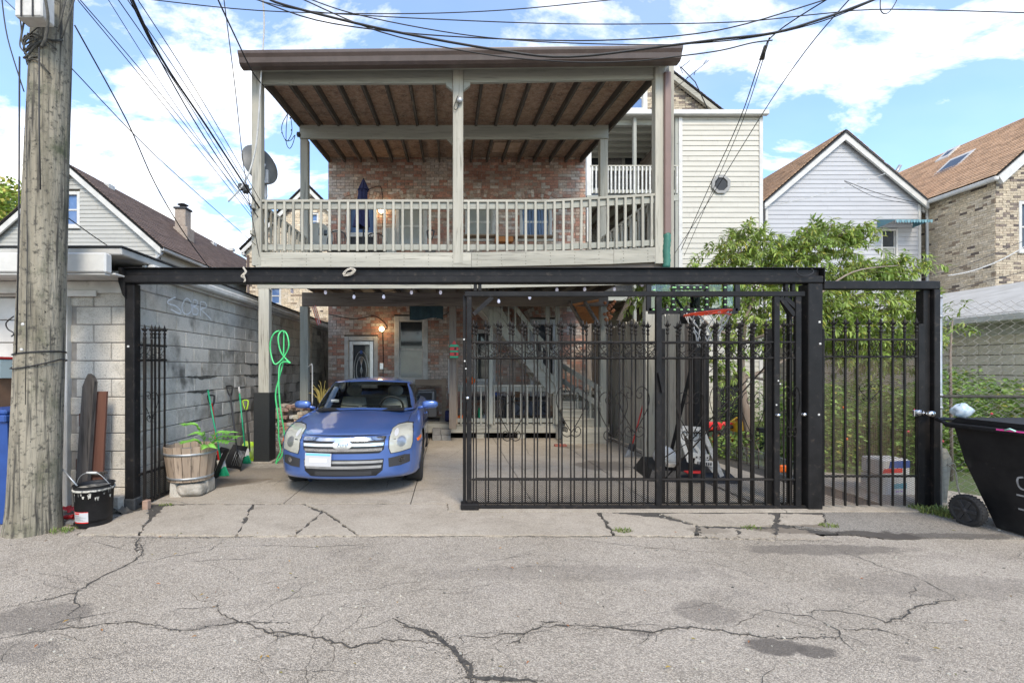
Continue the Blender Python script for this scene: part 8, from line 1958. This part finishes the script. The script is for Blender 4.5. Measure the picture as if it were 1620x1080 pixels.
# ================================================================== BOARD FENCE (right side of the yard)
bf = thing('board_fence', 'tall weathered vertical board fence running back from the basketball stand to the stairs', 'fence', (3.6, 9, 0))
rnd = random.Random(14); y = 6.9; i = 0
M['bfz'] = wood('fence_board', (.33, .30, .235), (.47, .44, .37), 'z', dark=(.09, .085, .07))
while y < 11.4:
    w = .135; z1 = 2.45+rnd.uniform(-.03, .05)+.012*(y-6.9); m = MB(); xx = 3.6+rnd.uniform(-.006, .006)
    m.prism([(y+.004, .03), (y+w-.004, .03), (y+w-.004, z1-.04), (y+w-.03, z1), (y+.03, z1), (y+.004, z1-.04)], xx-.012, xx+.012, 'x'); m.build('board', M['bfz'], bf); y += w+.004
for z in (.5, 2.0): m = MB(); m.bbox(3.614, 6.9, z, 3.66, 11.4, z+.09); m.build('rail', M['bfz'], bf)
m = MB(); m.bbox(3.55, 6.8, .0, 3.65, 6.895, 2.5, .006); m.build('post', M['dw'+'z'], bf)
# ================================================================== BASKETBALL STAND
hp = thing('basketball_hoop', 'portable black basketball hoop with neon dotted backboard frame and red rim', 'basketball hoop', (4.2, 6.7, 0))
D = 6.0; bxl, bxr = wx(1026, D), wx(1166, D); bz0 = wz(492, D); bz1 = wz(441, D); bxc = (bxl+bxr)/2
def framebar(a, b, w=.045, nm='frame_bar'): m = MB(); m.bar(a, b, .035, w, (0, 0, 1) if abs(a[0]-b[0]) > .01 else (1, 0, 0)); return m.build(nm, M['blackplastic'], hp)
framebar((bxl, D, bz0), (bxr, D, bz0), .075); framebar((bxl, D, bz1), (bxr, D, bz1), .05); framebar((bxl, D, bz0), (bxl, D, bz1), .06); framebar((bxr, D, bz0), (bxr, D, bz1), .06)
q0, q1 = wx(1065, D), wx(1118, D); 
framebar((q0, D, bz0+.03), (q0, D, bz1), .04); framebar((q1, D, bz0+.03), (q1, D, bz1), .04); framebar((q0, D, wz(455, D)), (q1, D, wz(455, D)), .05); framebar((wx(1147, D), D, bz0), (wx(1147, D), D, bz1), .04)
framebar((wx(1072, D), D+.06, wz(470, D)), (wx(1087, D), D+.06, bz0), .02, 'strut'); framebar((wx(1108, D), D+.06, wz(470, D)), (wx(1093, D), D+.06, bz0), .02, 'strut')
m = MB(); m.box(bxl+.03, D+.01, bz0+.04, bxr-.03, D+.014, bz1-.02); m.build('backboard_pane', M['carglass'], hp)
dm = MB(); dm.lathe([(0, -.008), (.016, -.006), (.016, .0), (0, .002)], (0, 0, 0), 10, 'y'); dme = dm.mesh('neon_dot', M['neon'])
pts = [(px, 455) for px in range(1068, 1118, 10)]+[(px, 490) for px in range(1034, 1112, 11)]
pts += [(1065, y_) for y_ in range(437, 486, 9)]+[(1118, y_) for y_ in range(437, 486, 9)]+[(1147, y_) for y_ in range(437, 486, 9)]+[(1035, y_) for y_ in range(450, 462, 9)]
for a, b in pts: inst('neon_dot', dme, hp, W(a, b, D-.022)+Vector((0, 0, 0)), None, (1.1, 1, .75))
Dr = 5.62; rc = Vector((wx(1119, Dr), Dr, wz(495, Dr))); rr = .255
M['rimred'] = mk('orange_red_rim', (.80, .07, .02), rough=.4)
m = MB(); m.tube([rc+Vector((rr*math.cos(a*math.pi/18), rr*math.sin(a*math.pi/18), .025*math.cos(a*math.pi/18))) for a in range(36)], .012, 8, closed=True); m.tube([rc+Vector((rr*.98*math.cos(a*math.pi/18), rr*.98*math.sin(a*math.pi/18), -.035)) for a in range(18, 37)], .008, 6); rm = m.build('rim', M['rimred'], hp)
m = MB(); m.bar(rc+Vector((-.06, .22, -.03)), (rc.x-.06, D-.02, rc.z-.03), .2, .05); m.bbox(rc.x-.16, D-.04, rc.z-.10, rc.x+.06, D-.02, rc.z+.06); m.build('rim_bracket', M['green'] if False else M['blackplastic'], rm)
m = MB(); levels = [(1, 0), (.86, -.10), (.66, -.19), (.5, -.27), (.46, -.35), (.40, -.42)]; n = 12
for k in range(n):
    for s in (1, -1):
        P_ = []
        for j, (f, dz) in enumerate(levels):
            a = 2*math.pi*(k+s*.5*j)/n; jit = mnoise.noise(Vector((k, j, s)))*.02; P_.append(rc+Vector((rr*f*math.cos(a)+jit, rr*f*math.sin(a), dz+jit)))
        m.tube(P_, .006, 4)
m.build('net', M['white'], rm)
m = MB(); m.bbox(wx(1096, 6.5), 6.45, .2, wx(1105, 6.5), 6.53, bz1-.1, .01); m.build('pole', M['steel'], hp)
for zz in (bz0+.1, bz1-.2): m = MB(); m.bar((wx(1100, 6.5), 6.45, zz-.25), (bxc, D+.03, zz), .04, .05); m.build('arm', M['steel'], hp)
m = MB(); m.bar((wx(1100, 6.5)+.03, 6.47, 2.0), (wx(1060, 6.9), 6.9, .22), .035, .035); m.build('rear_strut', M['steel'], hp)
m = MB(); x0, x1 = wx(1003, 6.7), wx(1150, 6.4); vs = [(x0, 6.2, .013), (x1, 6.05, .013), (x1+.1, 6.9, .013), (x0+.1, 7.0, .013), (x0+.08, 6.28, .15), (x1-.08, 6.2, .13), (x1-.05, 6.85, .2), (x0+.2, 6.9, .22)]
m.add(vs, [(0, 3, 2, 1), (4, 5, 6, 7), (0, 1, 5, 4), (1, 2, 6, 5), (2, 3, 7, 6), (3, 0, 4, 7)]); m.build('base_tank', M['blackplastic'], hp)
m = MB(); m.lathe([(.0, -.09), (.13, -.09), (.15, 0), (.13, .09), (0, .09)], (wx(1046, 6.6), 6.5, .30), 20, 'y'); tag(m.build('white_round_lid', M['white']), 'white round lid standing on the black base behind the gate', 'lid')
m = MB(); m.bbox(wx(1045, 6.5), 6.3, .18, wx(1064, 6.5), 6.5, .24, .01); tag(m.build('pale_block', M['stone']), 'pale block lying on the basketball base by the round lid', 'block')
m = MB(); m.bbox(wx(1085, 6.1), 6.05, .155, wx(1112, 6.1), 6.16, .175, .006); tag(m.build('red_tool', M['red']), 'small red tool lying on the right of the black basketball base', 'tool')
m = MB(); m.bbox(wx(877, 9), 8.95, .013, wx(896, 9), 9.05, .06, .01); tag(m.build('red_brick', mk('dull_red', (.35, .10, .07), (.2, .08, .06), 20, rough=.9)), 'single dull red brick lying on the concrete in front of the stairs', 'brick')
# black upright post behind the net, and barricade
m = MB(); m.bbox(wx(1106, 6.9), 6.88, .0, wx(1121, 6.9), 6.98, wz(530, 6.9), .006); m.lathe([(.05, 0), (.06, .03), (0, .06)], (wx(1113, 6.9), 6.93, wz(530, 6.9)), 10); tag(m.build('black_post', M['steel']), 'thick black steel post behind the basketball net', 'post')
ba = thing('white_barricade', 'white A-frame barricade board leaning behind the gate with worn print', 'barricade', (wx(1110, 6.1), 6.1, 0))
D = 6.1
def wplank(a, b, w, nm, mat='offwhite', dy=0, t=.02): m = MB(); m.bar((wx(a[0], D), D+dy, wz(a[1], D)), (wx(b[0], D), D+dy+.0, wz(b[1], D)), t, w, (1, 0, .5)); return m.build(nm, M[mat], ba)
wplank((1074, 678), (1090, 730), .05, 'leg'); wplank((1112, 682), (1142, 753), .055, 'leg'); wplank((1078, 677), (1108, 679), .07, 'cross_slat', dy=-.02); wplank((1094, 719), (1120, 722), .07, 'cross_slat', dy=-.02); wplank((1098, 728), (1128, 734), .07, 'cross_slat', dy=-.02); wplank((1082, 680), (1130, 746), .045, 'brace', dy=.02)
m = MB(); m.prism([(wx(1096, D), wz(686, D)), (wx(1110, D), wz(686, D)), (wx(1121, D), wz(718, D)), (wx(1098, D), wz(717, D))], D+.03, D+.04, 'y'); m.build('grey_panel', mk('grey_panel', (.30, .32, .33), rough=.6), ba)
m = MB()
for k in range(7): m.box(wx(1101+k*3.4, D), D-.035, wz(733.5+k*.35, D), wx(1103+k*3.4, D), D-.033, wz(729+k*.35, D))
for a, b in ((1084, 679), (1090, 679), (1098, 680), (1100, 722), (1106, 722), (1112, 723), (1117, 723)): m.box(wx(a, D)-.01, D-.035, wz(b, D)-.01, wx(a, D)+.01, D-.033, wz(b, D)+.01)
m.build('worn_print', M['dash'], ba)
# children's ride-on bike, red and yellow
bkx = thing('kids_bicycle', 'red and yellow childs bicycle with black tyres parked by the peach tree', 'bicycle', (wx(1160, 8.4), 8.4, 0))
D = 8.4
for px, r in ((1160, .23), (1128, .20), (1192, .16)):
    m = MB(); c = (wx(px, D), D, r+.02); m.tube([(c[0]+r*math.cos(a*math.pi/14), D, c[2]+r*math.sin(a*math.pi/14)) for a in range(28)], .032, 8, closed=True); w = m.build('wheel', M['rubber'], bkx)
    m = MB()
    for k in range(8): a = k*math.pi/4; m.tube([(c[0], D, c[2]), (c[0]+r*.92*math.cos(a), D, c[2]+r*.92*math.sin(a))], .004, 4)
    m.lathe([(0, -.03), (.03, -.03), (.03, .03), (0, .03)], c, 10, 'y'); m.build('spokes', M['red'], w)
m = MB(); m.tube([W(1128, 690, D), W(1145, 668, D), W(1172, 672, D), W(1192, 700, D)], .02, 8); m.tube([W(1145, 668, D), W(1160, 700, D), W(1172, 672, D)], .018, 8); m.build('frame', M['red'], bkx)
m = MB(); m.grid(lambda u, v: W(1163+22*u, 664+(18*u*u)+6*v, D-.06+.12*v), 10, 4); m.grid(lambda u, v: W(1164+24*u, 661+(20*u*u), D-.1+.2*v), 10, 3); m.build('mudguard', M['red'], bkx)
m = MB(); m.prism([(wx(1158, D), wz(668, D)), (wx(1170, D), wz(660, D)), (wx(1178, D), wz(664, D)), (wx(1186, D), wz(684, D)), (wx(1172, D), wz(680, D)), (wx(1160, D), wz(682, D))], D-.09, D+.09, 'y'); m.build('side_panel', M['yellow'], bkx)
m = MB()
for k in range(3): m.box(wx(1174+k*3.2, D), D-.093, wz(679+k, D), wx(1176+k*3.2, D), D-.091, wz(674+k, D))
m.build('decal', M['dash'], bkx)
m = MB(); m.bbox(wx(1115, D), D-.1, wz(680, D), wx(1138, D), D+.1, wz(667, D), .03); m.build('seat', M['red'], bkx)
m = MB(); m.tube([W(1175, 662, D+.1), W(1180, 655, D), W(1186, 658, D-.15)], .013, 6); m.bbox(wx(1198, D), D-.05, wz(684, D), wx(1208, D), D+.05, wz(676, D), .01); m.build('handlebar', M['dash'], bkx)
# low wire garden edging
ge = thing('garden_edging', 'low rusty wire mesh garden edging beside the driveway behind the gate', 'fence', (4.6, 7, 0))
A_, B_ = Vector((wx(1290, 5.9), 5.9, 0)), Vector((wx(1136, 8.3), 8.3, 0)); m = MB(); m.tube([A_+Vector((0, 0, .26)), B_+Vector((0, 0, .26))], .008, 5); m.tube([A_+Vector((0, 0, .03)), B_+Vector((0, 0, .03))], .006, 5); m.build('rail', M['galv'], ge)
for k in range(9): p = A_.lerp(B_, k/8); m = MB(); m.tube([p, p+Vector((0, 0, .28))], .008, 5); m.build('stake', M['rustiron'], ge)
m = MB(); n = 70
for k in range(n):
    for s in (0, 1): a, b = (k+s)/n, (k+1-s)/n; m.tube([A_.lerp(B_, a)+Vector((0, 0, .03)), A_.lerp(B_, b)+Vector((0, 0, .26))], .0022, 3, cap=False)
m.build('wire_mesh', M['galv'], ge)['kind'] = 'stuff'
m = MB(); m.bbox(0, 0, 0, .01, .01, .01)
p = W(1239, 741, 6.2); m = MB(); m.bbox(p.x-.06, p.y-.03, .14, p.x+.05, p.y+.03, .24, .02); tag(m.build('orange_pot', M['orange']), 'small orange pot among the shrubs behind the garden edging', 'pot')

# ================================================================== PEACH TREE
TX, TY = wx(1186, 8.1), 8.1
pt = thing('peach_tree', 'spreading peach tree with drooping olive leaves behind the gate posts', 'tree', (TX, TY, 0))
def limb(pts, r0, r1, nm='limb'):
    P_ = smooth_path([Vector(p) for p in pts], 5); n = len(P_); m = MB(); m.tube(P_, [r0+(r1-r0)*i/(n-1) for i in range(n)], 8); m.build(nm, M['bark'], pt); return P_
trunk = limb([(TX, TY, -.02), (TX-.02, TY, .5), (TX-.08, TY+.05, 1.0), (TX-.12, TY+.05, 1.45), (TX-.15, TY, 1.9), (TX-.1, TY, 2.4)], .085, .05, 'trunk')
def tp(px, py, D): return tuple(W(px, py, D))
limbs = []
for pts, r in ([[trunk[14], tp(1200, 590, 8.1), tp(1240, 570, 8.0), tp(1300, 530, 8.2), tp(1370, 480, 8.4), tp(1440, 450, 8.4)], .035], [[trunk[-1], tp(1180, 500, 8.0), tp(1210, 440, 8.2), tp(1250, 400, 8.3), tp(1300, 370, 8.3)], .035],
               [[trunk[-3], tp(1150, 500, 8.2), tp(1130, 460, 8.3), tp(1115, 425, 8.3)], .028], [[trunk[-1], tp(1185, 470, 8.4), tp(1190, 420, 8.4), tp(1200, 375, 8.5)], .026],
               [[trunk[-5], tp(1230, 520, 7.6), tp(1290, 470, 7.5), tp(1350, 430, 7.6), tp(1420, 420, 7.8)], .03], [[trunk[15], tp(1230, 600, 8.6), tp(1300, 570, 8.9), tp(1380, 560, 9.0), tp(1440, 590, 9.0)], .028],
               [[trunk[-4], tp(1130, 520, 7.8), tp(1090, 480, 7.9), tp(1060, 455, 8.0), tp(1020, 470, 8.1)], .024], [[trunk[12], tp(1150, 570, 8.4), tp(1120, 590, 8.5)], .02], [[trunk[-2], tp(1240, 480, 8.8), tp(1320, 440, 9.0), tp(1400, 410, 9.0)], .028]):
    limbs.append(limb(pts, r, .008))
rnd = random.Random(21)
LM = MB()
def peach_leaf(mb, p, d, l, w, t):
    """a long folded drooping leaf"""
    d = d.normalized(); side = d.cross(Vector((0, 0, 1))); side = side.normalized() if side.length > .01 else Vector((1, 0, 0)); a = rnd.uniform(-.9, .9); side = (Matrix.Rotation(a, 3, d) @ side); P_ = []
    c = p.copy(); dd = d.copy()
    for k in range(4): P_.append(c.copy()); dd = (dd+Vector((0, 0, -.42))).normalized(); c = c+dd*l/3
    ws = [0, w, w*.8, 0]; g_ = rnd.uniform(.75, 1.35); y_ = rnd.random(); mb.tint = (g_*(1.35 if y_ > .9 else 1)*t, g_*t, g_*(.8 if y_ > .9 else 1)*t)
    nrm = side.cross(d)*w*.35
    vs = [P_[0], P_[1]+side*ws[1]+nrm, P_[1], P_[1]-side*ws[1]+nrm, P_[2]+side*ws[2]+nrm, P_[2], P_[2]-side*ws[2]+nrm, P_[3]]
    mb.add(vs, [(0, 1, 2), (0, 2, 3), (1, 4, 5, 2), (2, 5, 6, 3), (4, 7, 5), (5, 7, 6)])
def twig(p, d, L_, nleaf, mb, tw, ls=1.0):
    c = Vector(p); dd = Vector(d).normalized(); P_ = [c.copy()]
    for k in range(6): dd = (dd+Vector((rnd.uniform(-.15, .15), rnd.uniform(-.15, .15), -.16))).normalized(); c = c+dd*L_/6; P_.append(c.copy())
    tw.tube(P_, [.005, .005, .004, .004, .003, .003, .002], 4, cap=False)
    tt = rnd.uniform(.8, 1.2)
    for k in range(nleaf):
        f = rnd.uniform(.1, 1)*6; i = min(int(f), 5); q = P_[i].lerp(P_[i+1], f-i); ax = (P_[i+1]-P_[i]).normalized(); a = rnd.uniform(0, 6.28)
        o_ = ax.orthogonal().normalized(); o_ = Matrix.Rotation(a, 3, ax) @ o_; peach_leaf(mb, q, ax*.5+o_*.8+Vector((0, 0, .15)), ls*rnd.uniform(.10, .16), ls*rnd.uniform(.011, .017), tt)
TW = MB()
# crown: clumps around the sight outline of the crown (centre px, py, depth, radius m, twigs)
clumps = [(1122, 422, 8.2, .36, 20), (1150, 405, 8.3, .30, 16), (1168, 378, 8.4, .22, 14), (1192, 375, 8.4, .30, 18), (1215, 402, 8.3, .34, 20), (1240, 405, 8.3, .34, 20), (1268, 398, 8.2, .34, 20), (1300, 378, 8.2, .34, 24), (1316, 372, 8.3, .30, 20), (1345, 372, 8.3, .28, 16), (1362, 388, 8.3, .24, 10),
          (1180, 415, 8.3, .4, 20), (1310, 405, 8.2, .34, 18), (1370, 430, 8.1, .36, 20), (1405, 428, 8.1, .34, 18), (1436, 425, 8.1, .26, 14), (1340, 440, 8.1, .40, 24), (1300, 440, 8.0, .36, 18), (1395, 455, 8.3, .36, 16), (1250, 440, 8.2, .4, 18), (1200, 450, 8.2, .4, 22), (1150, 455, 8.2, .4, 22), (1100, 460, 8.1, .32, 16), (1060, 470, 8.0, .28, 16), (1035, 478, 8.0, .2, 10), (1008, 470, 8.0, .14, 7),
          (1225, 470, 8.0, .4, 24), (1275, 480, 8.0, .4, 26), (1320, 485, 7.9, .44, 32), (1370, 490, 8.0, .44, 32), (1415, 490, 8.1, .42, 28), (1450, 480, 8.2, .3, 14), (1240, 505, 7.9, .36, 22), (1190, 500, 8.0, .34, 18), (1140, 495, 8.1, .3, 14),
          (1320, 525, 7.9, .4, 28), (1365, 530, 7.9, .42, 30), (1410, 535, 8.0, .42, 28), (1445, 540, 8.2, .32, 16), (1280, 530, 8.0, .34, 18), (1335, 560, 8.0, .30, 14), (1385, 570, 8.1, .34, 16), (1430, 580, 8.2, .3, 12), (1140, 545, 8.0, .22, 9), (1128, 580, 8.1, .16, 7), (1145, 600, 8.1, .16, 6), (1170, 540, 8.0, .2, 7), (1215, 535, 8.0, .2, 7), (1460, 520, 8.3, .2, 8)]
for (px, py, D, r, n) in clumps:
    c = W(px, py, D)
    for k in range(int(n*1.55)):
        v = Vector((rnd.gauss(0, 1), rnd.gauss(0, 1), rnd.gauss(0, .8))); v = v.normalized()*r*rnd.random()**.5
        d = Vector((v.x*1.4+rnd.uniform(-.3, .3), v.y*1.4+rnd.uniform(-.3, .3), .18+.3*v.z/r)); twig(c+v*.75-Vector((0, 0, .02)), d, rnd.uniform(.18, .34), rnd.randint(16, 22), LM, TW)
LM.build('foliage', M['leaf'], pt)['kind'] = 'stuff'; TW.build('twigs', M['bark'], pt)['kind'] = 'stuff'
# scrap of the same tree beyond the chain-link post
LM = MB(); TW = MB()
for (px, py, D, r, n) in ((1506, 500, 6.3, .14, 10), (1500, 520, 6.3, .15, 10), (1512, 515, 6.3, .12, 7)):
    c = W(px, py, D)
    for k in range(n): v = Vector((rnd.gauss(0, 1), rnd.gauss(0, 1), rnd.gauss(0, 1))).normalized()*r*rnd.random()**.5; twig(c+v, v+Vector((0, 0, .1)), .16, 8, LM, TW, .7)
bt = thing('bush_branch', 'small leafy bush top showing just right of the rusty fence post', 'bush', (wx(1506, 6.3), 6.3, 0)); LM.build('foliage', M['leaf'], bt)['kind'] = 'stuff'; m = MB(); m.tube([(wx(1506, 6.3), 6.3, 0), W(1503, 560, 6.3), W(1507, 505, 6.3)], [.02, .015, .006], 6); m.build('stem', M['bark'], bt)
# shrubs
def shrub(name, label, cat, x0, x1, y0, y1, h, n, ls, mat='leaf2', flowers=None, seed=1, z0=0, hump=None, tint=1, group=None):
    rn = random.Random(seed); t = thing(name, label, cat, ((x0+x1)/2, (y0+y1)/2, 0), 0, group); m = MB()
    for i in range(n):
        u, w = rn.random(), rn.random(); x = x0+(x1-x0)*u; y = y0+(y1-y0)*w; hh = h*(.55+.45*math.sin(math.pi*u))*(.75+.5*mnoise.noise(Vector((x*1.7, y*1.7, seed)))+.25)
        z = z0+hh*(1-(rn.random()**1.6)*.98) if rn.random() < .8 else z0+hh*rn.random()
        a = rn.uniform(0, 6.28); l = ls*rn.uniform(.6, 1.3); d = Vector((math.cos(a), math.sin(a), rn.uniform(-.5, .6))).normalized(); s = d.cross(Vector((rn.uniform(-.6, .6), rn.uniform(-.6, .6), 1))).normalized()*l*.32
        g_ = rn.uniform(.6, 1.5)*tint; r_ = 1.6 if rn.random() > .93 else 1; m.tint = (g_*r_, g_, g_*.9); p = Vector((x, y, z)); m.add([p, p+d*l*.5+s, p+d*l-Vector((0, 0, l*.2)), p+d*l*.5-s], [(0, 1, 2), (0, 2, 3)])
    m.build('foliage', M[mat], t)['kind'] = 'stuff'
    s = MB()
    for i in range(12): x = x0+(x1-x0)*rn.random(); y = y0+(y1-y0)*rn.random(); s.tube([(x, y, 0), (x+rn.uniform(-.15, .15), y+rn.uniform(-.1, .1), h*rn.uniform(.5, .95))], [.010, .004], 4)
    s.build('stems', M['bark'], t)['kind'] = 'stuff'
    if flowers:
        for i in range(flowers[1]):
            x = x0+(x1-x0)*rn.random(); f = MB(); c = (x, y0-.02, h*rn.uniform(.2, .85)); f.lathe([(0, -.015), (.014, -.01), (.02, .0), (.01, .01), (0, .012)], c, 8, 'y'); f.build('blossom', M[flowers[0]], t)
    return t
M['rose'] = mk('rose_red', (.45, .03, .05), rough=.6)
shrub('rose_bush', 'large tangled rose bush behind the walk gate', 'bush', wx(1305, 8), wx(1440, 8), 6.6, 8.2, 1.3, 6500, .075, flowers=('rose', 7), seed=3, tint=1.0)
shrub('leafy_shrub', 'yellowing leafy shrub between the gate posts behind the garden edging', 'bush', wx(1228, 7.6), wx(1300, 7.6), 6.8, 7.8, 1.3, 3000, .08, seed=5, tint=1.15, flowers=('orange', 2))
shrub('low_weeds', 'low green weeds under the peach tree trunk', 'plant', wx(1120, 8), wx(1230, 8), 7.6, 8.6, .42, 1500, .06, seed=7)
shrub('ivy_bank', 'bank of green ivy in front of the pale garage behind the chain link fence', 'ivy', 8.2, 10.5, 6.4, 8.8, 1.35, 8500, .085, seed=9, tint=1.0)
shrub('back_hedge', 'low dark hedge along the far end of the pale garage wall', 'hedge', 7.4, 10.4, 9.0, 13, 1.25, 6000, .07, seed=11, tint=.9)
# tree far left
lt = thing('background_tree', 'round autumn green tree beyond the clapboard house at the far left', 'tree', (-19.5, 20, 0))
m = MB(); m.tube([(-19.5, 20, 0), (-19.4, 20, 4), (-19.2, 20, 7.5)], [.3, .22, .1], 8); m.build('trunk', M['bark'], lt)
m = MB(); rn = random.Random(5)
for i in range(9000):
    v = Vector((rn.gauss(0, 1), rn.gauss(0, 1), rn.gauss(0, 1))).normalized(); k = 1+.3*mnoise.noise(v*2.3); p = Vector((-20.0, 20, 7.6))+Vector((v.x*2.1, v.y*2, v.z*2.5))*k*rn.random()**.35; l = rn.uniform(.12, .26); d = Vector((rn.uniform(-1, 1), rn.uniform(-1, 1), rn.uniform(-.8, .5))).normalized(); s = d.orthogonal().normalized()*l*.35
    g_ = rn.uniform(.6, 1.5); r_ = rn.choice((1, 1, 1.5)); m.tint = (g_*r_, g_, g_*.8); m.add([p, p+d*l*.5+s, p+d*l, p+d*l*.5-s], [(0, 1, 2, 3)])
m.build('crown', M['leaf'], lt)['kind'] = 'stuff'
